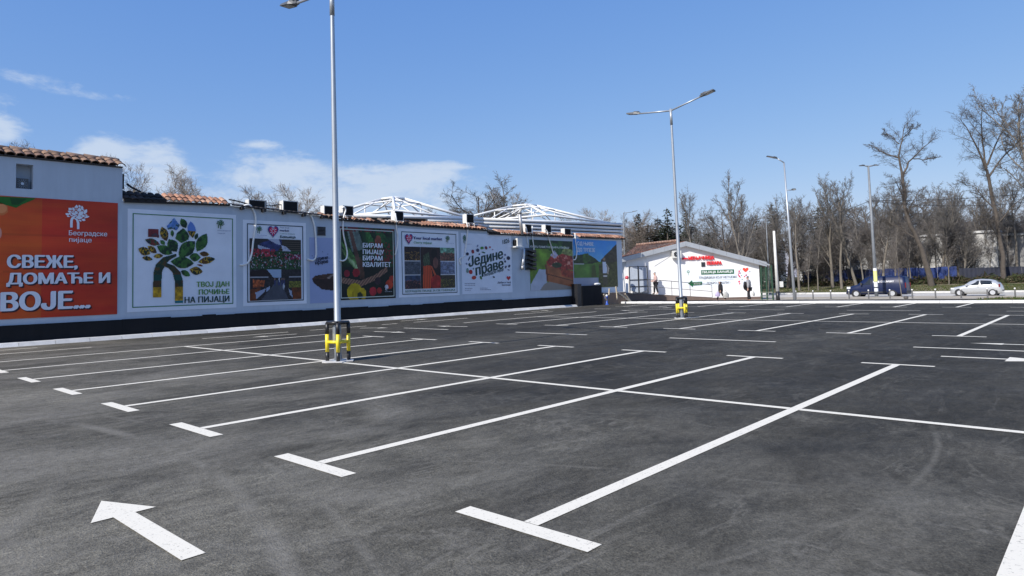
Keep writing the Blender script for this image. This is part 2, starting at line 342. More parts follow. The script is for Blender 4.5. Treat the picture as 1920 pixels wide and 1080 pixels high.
M_ASPH = asphalt(); M_PAINT = road_paint()
M_GALV = mat('galvanised_steel', (.50, .54, .58), .42, .75, .12, 3)
M_WHITE = mat('white_metal', (.78, .78, .76), .45, 0, .06, 2)
M_CASE = mat('aged_white_casing', (.66, .65, .61), .5, 0, .12, 4)
M_DARK = mat('dark_grille', (.013, .013, .014), .6, 0, .3, 20, spec=.25)
M_BLACK = mat('black_paint', (.018, .018, .02), .4, 0, .2, 6)
M_YEL = mat('yellow_paint', (.84, .66, .035), .4, 0, .1, 6)
M_CONC = mat('kerb_concrete', (.56, .55, .53), .9, 0, .16, 3, .4, 60)
M_CONCW = mat('pale_concrete', (.70, .69, .65), .9, 0, .12, 2.5, .3, 60)
M_INK = mat_col('printed_vinyl', .42, .12, 1.1, .35, .06)
M_TILE = mat_col('clay_tile', .85, .35, 9, .2, .3)
M_HOSE = mat('white_hose', (.86, .85, .80), .5, 0, .15, 9)
M_CABLE = mat('black_cable', (.02, .02, .022), .6)
M_RUBBER = mat('tyre_rubber', (.022, .022, .024), .8)

# ---------------------------------------------------------------- lettering
_T = {}
def glyphs(text, bold=0.0):
    key = (text, bold)
    if key in _T: return _T[key]
    cu = bpy.data.curves.new('lettering_outline', 'FONT'); cu.body = text; cu.offset = bold; cu.resolution_u = 3; cu.fill_mode = 'FRONT'
    ob = bpy.data.objects.new('lettering_outline', cu); COL.objects.link(ob)
    dg = bpy.context.evaluated_depsgraph_get(); cv = ob.to_curve(dg)
    from mathutils import geometry as G_
    cont = []
    for sp in cv.splines:                          # sample each outline, then fill every outer one with its own counters
        bp = sp.bezier_points; n = len(bp); P = []
        if n == 0: P = [(p.co.x, p.co.y) for p in sp.points]
        for i in range(n):
            a, b = bp[i], bp[(i + 1) % n]
            straight = (a.handle_right - a.co).cross(b.co - a.co).length < 1e-4 and (b.handle_left - b.co).cross(b.co - a.co).length < 1e-4
            q = G_.interpolate_bezier(a.co, a.handle_right, b.handle_left, b.co, 2 if straight else 5)
            P += [(c.x, c.y) for c in q[:-1]]
        if n == 19 and abs(bp[0].co.x - bp[18].co.x) < 1e-3: P = [(x + .026, y) if abs(x - bp[0].co.x) < 1e-4 and y > .3 else (x, y) for x, y in P]
        Q = [p for k, p in enumerate(P) if math.hypot(p[0] - P[k - 1][0], p[1] - P[k - 1][1]) > 1e-5]
        if len(Q) > 2: cont.append(Q)
    area = lambda P: sum(P[k - 1][0] * P[k][1] - P[k][0] * P[k - 1][1] for k in range(len(P))) / 2
    def inside(p, P):
        c = False
        for k in range(len(P)):
            (x1, y1), (x2, y2) = P[k - 1], P[k]
            if (y1 > p[1]) != (y2 > p[1]) and p[0] < (x2 - x1) * (p[1] - y1) / (y2 - y1) + x1: c = not c
        return c
    ob.to_curve_clear(); v, f = [], []
    sg = math.copysign(1, area(max(cont, key=lambda P: abs(area(P)))))
    outer = [P for P in cont if area(P) * sg > 0]; rest = [P for P in cont if area(P) * sg <= 0]
    holes = [h for h in rest if any(inside(h[0], P) for P in outer)]; outer += [h for h in rest if h not in holes]
    for P in outer:
        hs = [h for h in holes if inside(h[0], P)]; polys = [[Vector((x, y, 0)) for x, y in c] for c in [P] + hs]; b0 = len(v)
        for c in polys: v += [(q.x, q.y) for q in c]
        for t in G_.tessellate_polygon(polys):
            (x0, y0), (x1, y1), (x2, y2) = [v[b0 + k] for k in t]
            f.append([b0 + k for k in (t if (x1 - x0) * (y2 - y0) - (x2 - x0) * (y1 - y0) > 0 else t[::-1])])
    bpy.data.objects.remove(ob); bpy.data.curves.remove(cu)
    _T[key] = (v, f); return _T[key]
def cap_h(bold=0.0):
    v, f = glyphs('Н', bold); return min(y for x, y in v), max(y for x, y in v)
def lettering(mb, text, O, A, B, width, cap, bold=.02, depth=0.0):
    """text on the plane O + a*A + b*B (unit vectors): baseline starts at O, total width and capital height in metres"""
    v, f = glyphs(text); c0, c1 = cap_h()
    x0 = min(x for x, y in v); x1 = max(x for x, y in v); sx = width / (x1 - x0); sy = cap / (c1 - c0)
    n = A.cross(B); m = len(v); par = list(range(m))     # overlapping strokes of one letter are parted by a hair's breadth
    def root(i):
        while par[i] != i: par[i] = par[par[i]]; i = par[i]
        return i
    for q in f:
        for a_ in q[1:]: par[root(a_)] = root(q[0])
    ids = {}
    for i in range(m): ids.setdefault(root(i), len(ids))
    lift = [.00025 * (ids[root(i)] % 7) for i in range(m)]
    P = [O + A * ((x - x0) * sx) + B * ((y - c0) * sy) + n * lift[i] for i, (x, y) in enumerate(v)]
    offs = ((-1, -.5), (-.4, .5), (.4, -.5), (1, .5)) if bold > .005 else ((0, 0),)
    ed = {}
    if depth:
        for q in f:
            for i in range(len(q)):
                e = (q[i], q[(i + 1) % len(q)]); k = tuple(sorted(e)); ed.setdefault(k, []).append(e)
    for q, (i, j) in enumerate(offs):              # heavier strokes: the outline overprinted a few times
        Q = [p + A * (bold * i * sx) + B * (bold * .5 * j * sy) + n * ((.0020 if depth else .0018) * q) for p in P]
        if depth: mb.add(Q + [p + n * depth for p in Q], [[m + t for t in g_] for g_ in f] + [[e[0][0], e[0][1], m + e[0][1], m + e[0][0]] for e in ed.values() if len(e) == 1])
        else: mb.add(Q, f)
# ---------------------------------------------------------------- the setting: ground, car park, kerbs, road, markings
PROF = [(-400, 0), (40, 0), (46, -.20), (59, -.32), (61, -.56), (80, -.56), (104, .15), (140, .6), (1500, .6)]
def gz(x):
    for (a, za), (b, zb) in zip(PROF, PROF[1:]):
        if x <= b: return za + (zb - za) * (x - a) / (b - a)
    return PROF[-1][1]
def strip(mb, x0, x1, y0, y1, dz, step=4.0):
    xs = [x0] + [p[0] for p in PROF if x0 < p[0] < x1] + [x1]
    for a, b in zip(xs, xs[1:]):
        mb.face((a, y0, gz(a) + dz), (b, y0, gz(b) + dz), (b, y1, gz(b) + dz), (a, y1, gz(a) + dz))
M_DIRT = ground_mix('dry_grass_and_earth', (.11, .095, .06), (.17, .15, .10), .35, c3=(.09, .10, .045))
g = MB()
xs = [-400, -60, 40, 46, 59, 61, 80, 104, 140, 300, 1500]; ys = [-1500, -300, -60, 0, 60, 300, 1500]
for a, b in zip(xs, xs[1:]):
    for c, d in zip(ys, ys[1:]):
        g.face((a, c, gz(a)), (b, c, gz(b)), (b, d, gz(b)), (a, d, gz(a)))
struct('ground', g, M_DIRT)
KERB_Y, KERB_X = 23.3, 36.9
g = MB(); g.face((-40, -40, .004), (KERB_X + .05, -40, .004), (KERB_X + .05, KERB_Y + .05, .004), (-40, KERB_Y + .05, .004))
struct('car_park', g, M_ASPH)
# kerb along the market wall: laid stone by stone with a sloped, weathered face
rnd = random.Random(5)
g = MB(); x = -12.0
M_KERB = mat_col('kerb_stone', .9, .18, 4, .2, .3)
while x < 33.6:
    l = 1.0; c = rnd.uniform(.58, .70); g.col = (c, c * .985, c * .95)
    dy, dz = rnd.uniform(-.008, .008), rnd.uniform(-.006, .006); y0 = KERB_Y + dy; z1 = .125 + dz
    P = [(y0, 0.0), (y0 + .10, z1), (y0 + .16, z1 + .012), (KERB_Y + .40, z1 + .012), (KERB_Y + .40, 0)]
    if x > 29: g.col = (.62, .61, .58)
    g.prism([(x + .006, y, z) for y, z in P], (l - .012, 0, 0)); x += l
struct('kerb', g, M_KERB)
# pale kerb and footway along the far edge of the car park
g = MB(); y = -30.0
while y < 24.4:
    c = rnd.uniform(.68, .78); g.col = (c, c * .99, c * .96); dz = rnd.uniform(-.004, .004)
    g.prism([(KERB_X, y + .005, .0), (KERB_X + .03, y + .005, .135 + dz), (KERB_X + .32, y + .005, .14 + dz), (KERB_X + .32, y + .005, 0)], (0, .99, 0)); y += 1.0
struct('far_kerb', g, M_KERB)
M_PAVE = ground_mix('worn_paving', (.36, .33, .28), (.50, .47, .41), .5, c3=(.42, .38, .32), bump=.2)
g = MB()
for a, b in ((KERB_X + .322, 40), (40, 46), (46, 50.5)):
    g.face((a, 3.2, gz(a) + .10), (b, 3.2, gz(b) + .02), (b, 34, gz(b) + .02), (a, 34, gz(a) + .10))
g.face((33.6, KERB_Y, .02), (KERB_X, KERB_Y, .02), (KERB_X, 27, .02), (33.6, 27, .02))
struct('footway', g, M_PAVE)
M_GRASSV = ground_mix('verge_grass', (.07, .085, .03), (.15, .14, .07), .9, c3=(.10, .11, .04))
g = MB(); strip(g, KERB_X + .322, 42.5, -40, 3.19, .06); struct('verge', g, M_GRASSV)
M_SAND = ground_mix('pale_earth', (.34, .29, .22), (.46, .41, .33), .4, c3=(.40, .35, .27), bump=.2)
g = MB(); strip(g, 50.5, 60.6, -60, 60, .03); strip(g, 42.5, 50.5, -60, 3.19, .03); struct('path', g, M_SAND)
M_ROAD = ground_mix('worn_road_surface', (.42, .395, .345), (.52, .49, .44), .2, bump=.1)
g = MB(); strip(g, 61.0, 79.0, -120, 120, .004); struct('road', g, M_ROAD)
g = MB(); strip(g, 60.6, 61.0, -120, 120, .10); g.face((61.0, -120, -.56), (61.0, 120, -.56), (61.0, 120, -.46), (61.0, -120, -.46))
g.face((60.6, 120, -.57), (60.6, -120, -.57), (60.6, -120, -.47), (60.6, 120, -.47)); struct('road_kerb', g, mat('dark_kerb', (.2, .19, .18), .9))
g = MB(); g.box(79.0, 79.35, -120, 120, -.58, -.38); struct('opposite_kerb', g, M_CONC)
M_GRASSB = ground_mix('bank_grass', (.06, .08, .025), (.26, .21, .15), .12, c3=(.13, .125, .06))
g = MB(); strip(g, 79.36, 104, -120, 120, .02); struct('grass_bank', g, M_GRASSB)

# painted markings
U0, UC, U9, V2 = 0.0, 4.83, 9.66, 0.063
R2 = [16.11, 20.94, 25.77]
def line(mb, x0, x1, y0, y1, z=.009): mb.face((x0, y0, z), (x1, y0, z), (x1, y1, z), (x0, y1, z))
g = MB(); W = .06
for k in range(-1, 8):                                            # nearest double row of bays
    y = 2.5 * k + (.05 if k == -1 else 0)
    x0 = -4.8 if k == 7 else .06
    line(g, x0, U9 - (.0 if k == 7 else .005), y - W, y + W + (.02 if k == -1 else 0))
    if k < 7:
        line(g, -.09, .055, y - .56, y + .56); line(g, U9, U9 + .11, y - .56, y + .56)
for k in range(-1, 7): line(g, UC - .055, UC + .055, 2.5 * k + W + .003, 2.5 * k + 2.5 - W - .003)
struct('bay_markings_near', g, M_PAINT)
g = MB()
for k in range(-3, 8):
    y = 2.5 * k + V2
    line(g, R2[0] + .06, R2[2] - .005, y - W, y + W)
    if k < 7: line(g, R2[0] - .055, R2[0] + .055, y - .56, y + .56); line(g, R2[2], R2[2] + .11, y - .56, y + .56)
for k in range(-3, 7): line(g, R2[1] - .055, R2[1] + .055, 2.5 * k + V2 + W + .003, 2.5 * k + 2.5 + V2 - W - .003)
struct('bay_markings_middle', g, M_PAINT)
g = MB()
for k in range(-5, 9):
    y = 2.5 * k + .05; line(g, 32.2, KERB_X - .02, y - W, y + W)
    line(g, 32.09, 32.195, y - .56, y + .56)
struct('bay_markings_far', g, M_PAINT)
g = MB()
for xc in (12.95, 28.78):
    for y0 in (-5.35, .4 - 2.85, 3.3, 8.88): line(g, xc - .055, xc + .055, y0, y0 + 2.85)
    line(g, xc - .055, xc + .055, 15.0 if xc < 20 else 14.6, 17.5)
line(g, 28.72, 28.84, 18.7, 19.8)
for a, b in ((-3.2, 3.2), (6.5, 9.68), (10.6, 13.2), (15.7, 19.0), (22.3, 25.5)): line(g, a, b, 20.22, 20.33)
struct('lane_markings', g, M_PAINT)
def arrow(x, y, d, L=1.7, hw=.2, hl=.5, sw=.055):
    """painted direction arrow, tail centre at x, y, pointing along d"""
    d = Vector((d[0], d[1], 0)).normalized(); s = Vector((-d.y, d.x, 0)); o = Vector((x, y, .0095)); mb = MB()
    mb.face(*[o + d * a + s * b for a, b in ((0, sw), (0, -sw), (L - hl, -sw), (L - hl, sw))])
    mb.face(*[o + d * (L - hl) + s * -hw, o + d * L, o + d * (L - hl) + s * hw]) 
    struct('road_arrow', mb, M_PAINT)
arrow(-1.58, 1.22, (0, 1), 1.67, .21, .5, .07)
arrow(11.36, -.37, (0, -1), 1.7, .36, .7); arrow(14.33, -2.6, (0, 1), 2.2, .15, .6)
arrow(9.25, 18.9, (-1, .1), 1.6, .2, .5); arrow(2.2, 22.0, (-1, .05), 1.6, .2, .5); arrow(16.2, 21.8, (1, 0), 1.65, .2, .6)
arrow(11.2, 17.0, (.1, -1), 1.6, .2, .55); arrow(14.4, 15.5, (-.1, 1), 1.6, .2, .6); arrow(12.2, 19.3, (.55, -1), 1.2, .2, .4); arrow(14.0, 20.3, (1, 0), .9, .12, .3)
arrow(27.3, 15.6, (0, 1), 1.5, .25, .5); arrow(30.5, 17.2, (0, -1), 1.5, .25, .5); arrow(25.2, 21.6, (1, 0), 1.6, .2, .5)
# ---------------------------------------------------------------- the market: walls, plinth, roof edge
WY = 23.8
def wz(px, py): return onY(px, py, WY).z
def wx(px, py=500): return onY(px, py, WY).x
M_WALL = plaster('grey_white_render', (.53, .59, .65), .10)
M_PLINTH = plaster('black_bitumen_paint', (.017, .017, .018), .3)
XT, XE = wx(229, 450), wx(1167, 500)            # end of the tall block, end of the long wall
ZB = .66                                        # top of the black plinth
rnd = random.Random(11)
def tiles(mb, x0, x1, yf, zf, courses=3, tl=.34, tw=.21, slope=.34, cols=((.46, .22, .12), (.38, .17, .09), (.55, .30, .18), (.30, .16, .10)), sag=0.0, miss=0.0, shade=1.0):
    """courses of barrel roof tiles, eave line at yf, zf"""
    n = max(1, int((x1 - x0) / tw)); tw = (x1 - x0) / n
    for c in range(courses):
        for i in range(n):
            if rnd.random() < miss: continue
            x = x0 + (i + .5) * tw; jy = rnd.uniform(-.025, .025); jz = rnd.uniform(-.012, .012) + sag * math.sin(i * .7)
            ya = yf + c * tl * .8 + jy; za = zf + c * tl * .8 * slope + jz + c * .012; yb = ya + tl; zb = za + tl * slope
            base = rnd.choice(cols); k = rnd.uniform(.7, 1.15) * shade; mb.col = tuple(q * k for q in base); mb.sm = True
            ra, rb = tw * .58, tw * .5; P = []
            for r, y, z in ((ra, ya, za), (rb, yb, zb)):
                for j in range(5):
                    t = math.pi * j / 4; P.append((x - r * math.cos(t), y, z + r * .75 * math.sin(t)))
            F = [[j, j + 1, 6 + j, 5 + j] for j in range(4)]
            mb.add(P, F); mb.sm = False
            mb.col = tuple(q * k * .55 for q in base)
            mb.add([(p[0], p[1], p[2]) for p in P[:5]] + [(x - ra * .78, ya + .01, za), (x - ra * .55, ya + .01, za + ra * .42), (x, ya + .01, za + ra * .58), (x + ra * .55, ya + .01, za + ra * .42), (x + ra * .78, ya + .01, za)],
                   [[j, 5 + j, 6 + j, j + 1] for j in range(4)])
# tall block at the left
tb = thing('market_block', 'tall grey rendered market block with brown tiled coping, left of the long low wall', 'building', (2, WY, 0))
ztop = wz(120, 301)
nx0, nx1 = wx(30, 330), wx(62, 330); nz0, nz1 = wz(46, 354), wz(46, 308)
g = MB(); xl = -9.0
for a, b, c, d in ((xl, nx0, ZB, ztop), (nx1, XT, ZB, ztop), (nx0, nx1, ZB, nz0), (nx0, nx1, nz1, ztop)): g.face((a, WY, c), (b, WY, c), (b, WY, d), (a, WY, d))
nd = WY + .38
g.face((nx0, WY, nz0), (nx1, WY, nz0), (nx1, nd, nz0), (nx0, nd, nz0)); g.face((nx0, nd, nz1), (nx1, nd, nz1), (nx1, WY, nz1), (nx0, WY, nz1))
g.face((nx0, WY, nz0), (nx0, nd, nz0), (nx0, nd, nz1), (nx0, WY, nz1)); g.face((nx1, nd, nz0), (nx1, WY, nz0), (nx1, WY, nz1), (nx1, nd, nz1)); g.face((nx0, nd, nz0), (nx1, nd, nz0), (nx1, nd, nz1), (nx0, nd, nz1))
g.face((XT, WY, ZB), (XT, WY + 7, ZB), (XT, WY + 7, ztop), (XT, WY, ztop)); g.face((xl, WY + 7, 0), (xl, WY, 0), (xl, WY, ztop), (xl, WY + 7, ztop)); g.face((XT, WY + 7, 0), (xl, WY + 7, 0), (xl, WY + 7, ztop), (XT, WY + 7, ztop))
g.build('wall', M_WALL, tb)
g = MB(); g.box(xl, XT - .004, WY - .05, WY - .002, 0, ZB + .02); g.build('plinth', M_PLINTH, tb)
g = MB(); tiles(g, xl, XT + .06, WY - .14, ztop - .02, 2, .42, .27, .42, cols=((.30, .19, .13), (.24, .15, .11), (.38, .24, .16)), shade=.95)
ro = g.build('roof_tiles', M_TILE, tb)
g = MB(); n = 26
for i in range(n):                                # ridge caps
    a = xl + (XT - xl) * i / n; b = a + (XT - xl) / n + .05; g.sm = True; k = rnd.uniform(.6, 1.05); g.col = (.27 * k, .19 * k, .15 * k)
    g.tube([(a, WY + .58, ztop + .29), (b, WY + .58, ztop + .27)], [.14, .115], 8)
g.build('ridge_caps', M_TILE, ro)
g = MB(); g.box(xl, XT, WY - .04, WY + .9, ztop - .06, ztop - .01); g.box(xl, XT, WY + .7, WY + 7, ztop + .1, ztop + .2); g.build('roof_slab', mat('dark_timber', (.06, .05, .045), .8), tb)

# long low wall
lw = thing('market_hall', 'long low grey rendered market wall under a ragged edge of red roof tiles', 'building', (22, WY, 0))
EAVE = [(XT, wz(232, 377)), (wx(430, 384), wz(430, 384)), (wx(432, 384), wz(432, 386)), (wx(600, 403), wz(600, 405)), (wx(640, 412), wz(640, 412)), (wx(800, 420), wz(800, 424)), (wx(912, 425), wz(912, 431)), (wx(914, 430), wz(914, 438)), (XE, wz(1165, 448))]
g = MB()
for (a, za), (b, zb) in zip(EAVE, EAVE[1:]): g.face((a, WY, ZB), (b, WY, ZB), (b, WY, zb), (a, WY, za))
ze = EAVE[-1][1]
g.face((XE, WY, .0), (XE, WY + 9, .0), (XE, WY + 9, ze), (XE, WY, ze)); g.face((XE, WY + 9, 0), (XT, WY + 9, 0), (XT, WY + 9, 4.4), (XE, WY + 9, 4.4))
g.build('wall', M_WALL, lw)
xk = wx(1131, 560)
g = MB(); x = XT + .004; rr = random.Random(3); top = ZB
while x < xk:                                     # hand painted, slightly ragged top edge
    l = rr.uniform(.5, 1.6); h = ZB + .02 + rr.uniform(-.02, .035); e = min(x + l, xk)
    g.box(x, e, WY - .05, WY - .002, 0, h); x = e + .0005
g.build('plinth', M_PLINTH, lw)
g = MB(); g.box(xk + .001, XE, WY - .05, WY - .002, 0, ZB); g.build('bare_plinth', plaster('bare_cement', (.30, .24, .19), .4), lw)
g = MB(); g.box(XT + .1, XE - .1, WY + .12, WY + 8.8, 4.15, 4.3); g.build('roof_slab', mat('dark_timber', (.06, .05, .045), .8), lw)
def eave(x):
    for (a, za), (b, zb) in zip(EAVE, EAVE[1:]):
        if a <= x <= b: return za + (zb - za) * (x - a) / max(1e-6, b - a)
    return EAVE[-1][1]
def tile_run(mb, p0, p1, **kw):
    x0, x1 = wx(p0, 420), wx(p1, 420); n = max(1, int((x1 - x0) / 1.3))
    for i in range(n):
        a = x0 + (x1 - x0) * i / n; b = x0 + (x1 - x0) * (i + 1) / n; tiles(mb, a, b, WY - .13, eave((a + b) / 2) + .0, **kw)
g = MB()
dk = ((.05, .045, .04), (.07, .055, .05), (.035, .035, .035))
rd = ((.50, .27, .175), (.43, .22, .14), (.56, .34, .235), (.36, .19, .13))
old = ((.42, .22, .14), (.30, .18, .13), (.55, .30, .19), (.20, .15, .12), (.48, .40, .34))
for p0, p1, kw in ((231, 310, dict(courses=2, cols=dk, slope=.55)), (311, 429, dict(courses=2, cols=rd, slope=.5)), (605, 640, dict(courses=2, cols=old, miss=.25, sag=.02)), (640, 800, dict(courses=2, cols=old, miss=.28, sag=.025, slope=.3)), (800, 912, dict(courses=2, cols=rd, slope=.4)),
                   (914, 935, dict(courses=2, cols=dk)), (935, 985, dict(courses=2, cols=rd, slope=.4)), (985, 1040, dict(courses=2, cols=old, miss=.2)), (1040, 1073, dict(courses=2, cols=rd)), (1085, 1169, dict(courses=2, cols=rd, slope=.4))):
    g = MB(); tile_run(g, p0, p1, **kw); g.build('roof_tiles', M_TILE, lw)
    x0, x1 = wx(p0, 420), wx(p1, 420); g = MB(); n = max(2, int((x1 - x0) / 1.5)); h = .10 if kw['cols'] is dk else .0    # near-black strip drawn as the shadow line under the tiles, taller at dark ones
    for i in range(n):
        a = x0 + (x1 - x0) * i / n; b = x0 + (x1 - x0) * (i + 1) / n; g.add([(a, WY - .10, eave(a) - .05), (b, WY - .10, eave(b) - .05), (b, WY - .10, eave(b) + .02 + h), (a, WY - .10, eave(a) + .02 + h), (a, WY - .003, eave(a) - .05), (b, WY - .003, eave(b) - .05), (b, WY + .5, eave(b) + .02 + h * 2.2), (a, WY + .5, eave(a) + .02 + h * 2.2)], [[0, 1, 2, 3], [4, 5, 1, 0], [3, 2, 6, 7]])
    g.build('eave_shadow_strip', mat('shadow_strip_black', (.022, .02, .019), .85), lw)
g = MB()                                           # dark corrugated sheet with rough rafters over the middle stretch
xa, xb = wx(431, 385), wx(607, 403); n = 60
for i in range(n):
    a = xa + (xb - xa) * i / n; b = xa + (xb - xa) * (i + 1) / n; ja, jb = .02 * math.sin(i * 2.1), .02 * math.sin(i * 2.1 + 2.1)
    za, zb = eave(a) + .05, eave(b) + .05
    g.face((a, WY - .16, za + ja), (b, WY - .16, zb + jb), (b, WY + 1.2, zb + .25), (a, WY + 1.2, za + .25)); g.face((a, WY - .16, za - .05), (b, WY - .16, zb - .05), (b, WY - .16, zb + jb), (a, WY - .16, za + ja))
for i in range(5):
    a = xa + .4 + (xb - xa - .6) * i / 4; g.box(a, a + .12, WY - .2, WY - .002, eave(a) - .12, eave(a) + .0)
g.build('sheet_roofing', mat('rusty_dark_sheet', (.045, .04, .038), .7, .2, .4, 8), lw)
# open hall behind: white louvred fascia and two white roof trusses
ch = thing('market_canopy', 'white louvred fascia band rising behind the right half of the market wall', 'canopy', (28, WY + 2, 0))
LY = WY + 1.6
def LP(px, py): return onY(px, py, LY)
rowsL = [((655, 404), (905, 411), (1166, 421)), ((800, 413), (905, 417), (1166, 428)), ((850, 420), (915, 424), (1166, 434)), ((905, 429), (920, 431), (1166, 440)), ((908, 436), (930, 437), (1166, 446))]
for r in rowsL:
    g = MB()
    for (p, q) in zip(r, r[1:]):
        a, b = LP(*p), LP(*q); g.tube([a, b], .095, 10)
    g.build('louvre', M_WHITE, ch)
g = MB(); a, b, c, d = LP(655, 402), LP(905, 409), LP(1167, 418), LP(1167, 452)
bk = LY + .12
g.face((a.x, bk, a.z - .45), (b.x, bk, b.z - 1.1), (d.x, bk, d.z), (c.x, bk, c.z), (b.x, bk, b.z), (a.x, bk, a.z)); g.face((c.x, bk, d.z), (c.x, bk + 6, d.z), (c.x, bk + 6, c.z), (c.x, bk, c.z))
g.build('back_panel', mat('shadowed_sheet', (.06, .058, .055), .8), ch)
def truss(name, label, apex_px, base_py, dep, half, top_half):
    """four sided pyramid of white tubes with a small square crown, lattice in each face"""
    A = atD(*apex_px, dep); zb = atD(apex_px[0], base_py, dep).z; t = thing(name, label, 'roof truss', (A.x, A.y, 0))
    ang = R(45 + 8); cs = lambda r, k, z: Vector((A.x + r * math.cos(ang + k * math.pi / 2), A.y + r * math.sin(ang + k * math.pi / 2), z))
    T = [cs(top_half, k, A.z) for k in range(4)]; B_ = [cs(half, k, zb) for k in range(4)]
    g = MB()
    for k in range(4):
        g.tube([T[k], B_[k]], .095, 6); g.tube([B_[k], B_[(k + 1) % 4]], .08, 6); g.tube([T[k], T[(k + 1) % 4]], .08, 6)
    g.build('hip_tubes', M_WHITE, t)
    g = MB()
    for k in range(4):
        p = B_[k].lerp(B_[(k + 1) % 4], .5); q = T[k].lerp(T[(k + 1) % 4], .5); g.tube([T[k], p], .05, 5)
        m = T[k].lerp(B_[k], .24); n_ = T[(k + 1) % 4].lerp(B_[(k + 1) % 4], .24); lo = Vector((m.x, m.y, zb))
        g.tube([m, n_], .05, 5); g.tube([m, lo], .05, 5); g.tube([lo, T[(k + 1) % 4]], .05, 5)
    g.build('lattice_tubes', M_WHITE, t); return t
truss('roof_truss', 'white tubular roof pyramid behind the wall, nearer the tall lamp post', (737, 373), 412, 44.0, 5.2, .75)
truss('roof_truss', 'white tubular roof pyramid behind the wall, over the crate poster', (984, 386), 421, 54.0, 7.2, 1.0)

# small fixtures on the walls
M_VENT = mat('vent_slats', (.035, .037, .04), .5)
v = thing('wall_vent', 'dark slatted vent high on the wall beside the market-stall poster', 'vent', (wx(602, 433), WY, 0))
a, b = wx(594, 433), wx(610, 433); c, d = wz(602, 442), wz(602, 425)
g = MB(); g.box(a, b, WY - .03, WY - .004, c, d); g.build('frame', mat('grey_frame', (.2, .21, .22), .5), v)
g = MB()
for i in range(6):
    z = c + .05 + (d - c - .1) * i / 5; g.obox(((a + b) / 2, WY - .045, z), ((b - a) / 2 - .03, 0, 0), (0, .02, -.02), (0, .004, .004))
g.build('slats', M_VENT, v)

def aircon(label, px0, px1, py0, py1, yf=WY + .15, depth=.32, base=True):
    """roof top condenser seen from behind: white casing, dark coil face, brackets"""
    a, b = onY(px0, py1, yf), onY(px1, py1, yf); z0 = a.z; z1 = onY(px0, py0, yf).z; x0, x1 = a.x, b.x
    t = thing('air_conditioner', label, 'air conditioner', ((x0 + x1) / 2, yf, z0), group='air conditioning units along the market roof')
    g = MB(); g.box(x0, x1, yf + .02, yf + depth, z0, z1); g.box(x0, x0 + .03, yf, yf + .02, z0, z1); g.box(x1 - .03, x1, yf, yf + .02, z0, z1); g.box(x0 + .03, x1 - .03, yf, yf + .02, z1 - .03, z1); g.box(x0 + .03, x1 - .03, yf, yf + .02, z0, z0 + .03)
    g.build('casing', M_CASE, t)
    g = MB(); g.box(x0 + .032, x1 - .032, yf + .004, yf + .019, z0 + .032, z1 - .032)
    n = 14
    for i in range(n):
        x = x0 + .05 + (x1 - x0 - .1) * i / (n - 1); g.box(x - .004, x + .004, yf - .004, yf + .003, z0 + .04, z1 - .04)
    g.build('coil_face', M_DARK, t)
    if base:
        for x in (x0 + .08, x1 - .1):
            g = MB(); g.box(x, x + .03, yf - .12, yf + depth, z0 - .035, z0 - .002); g.box(x, x + .03, yf - .12, yf - .09, z0 - .30, z0 - .036); g.build('bracket', M_CASE, t)
    return t
aircon('dark-faced air conditioner farthest left of the units on the roof edge', 466.5, 498, 373.5, 395)
aircon('air conditioner with white side, above the market-stall poster’s right corner', 531, 559, 375.5, 399.5)
aircon('air conditioner half hidden behind the tall lamp post', 608, 632, 385, 405)
aircon('air conditioner just right of the tall lamp post', 643, 663, 385, 404)
aircon('air conditioner above the left edge of the local market poster', 740.5, 757, 395, 414)
aircon('air conditioner over the gap left of the white lettered poster', 875, 889, 401, 418)
aircon('air conditioner beside the grey flue above the crate poster', 985, 997, 420, 436, WY + .1)
aircon('air conditioner with bright white side above the crate poster', 1023, 1034, 421, 436, WY + .1)
aircon('small dark condenser above the join of the two right-hand posters', 1059, 1071, 428, 442, WY + .1)
t = thing('air_conditioner', 'black condenser on the side of the tall block, above the dark tiles', 'air conditioner', (XT + .3, WY + 1, 5.5), group='air conditioning units along the market roof')
a = onY(229, 354, WY + .9); b = onY(240, 327, WY + .9)
g = MB(); g.box(XT + .02, XT + .34, WY + .9, WY + 1.7, a.z, b.z); g.build('casing', M_BLACK, t)
g = MB()
for i in range(4): g.box(XT + .05 + .08 * i, XT + .07 + .08 * i, WY + .88, WY + .899, a.z + .06, b.z - .06)
g.build('guard_bars', M_DARK, t)
t = thing('air_conditioner', 'round-fanned condenser sitting low in the niche of the tall block', 'air conditioner', ((nx0 + nx1) / 2, WY + .2, nz0), group='air conditioning units along the market roof')
cx = (nx0 + nx1) / 2; g = MB(); g.box(nx0 + .03, nx1 - .10, WY + .12, WY + .36, nz0 + .004, nz0 + .36); g.build('casing', mat('dim_grey_casing', (.10, .105, .11), .6), t)
g = MB(); g.lathe([(.05, 0), (.05, .03)], (cx - .04, WY + .085, nz0 + .18), 10, 'y'); 
for q in range(14):
    th = math.pi * 2 * q / 14; pr = Vector((math.cos(th), 0, math.sin(th))); g.tube([Vector((cx - .04, WY + .1, nz0 + .18)) + pr * .05, Vector((cx - .04, WY + .1, nz0 + .18)) + pr * .15], .006, 4)
g.build('fan_guard', M_GALV, t)

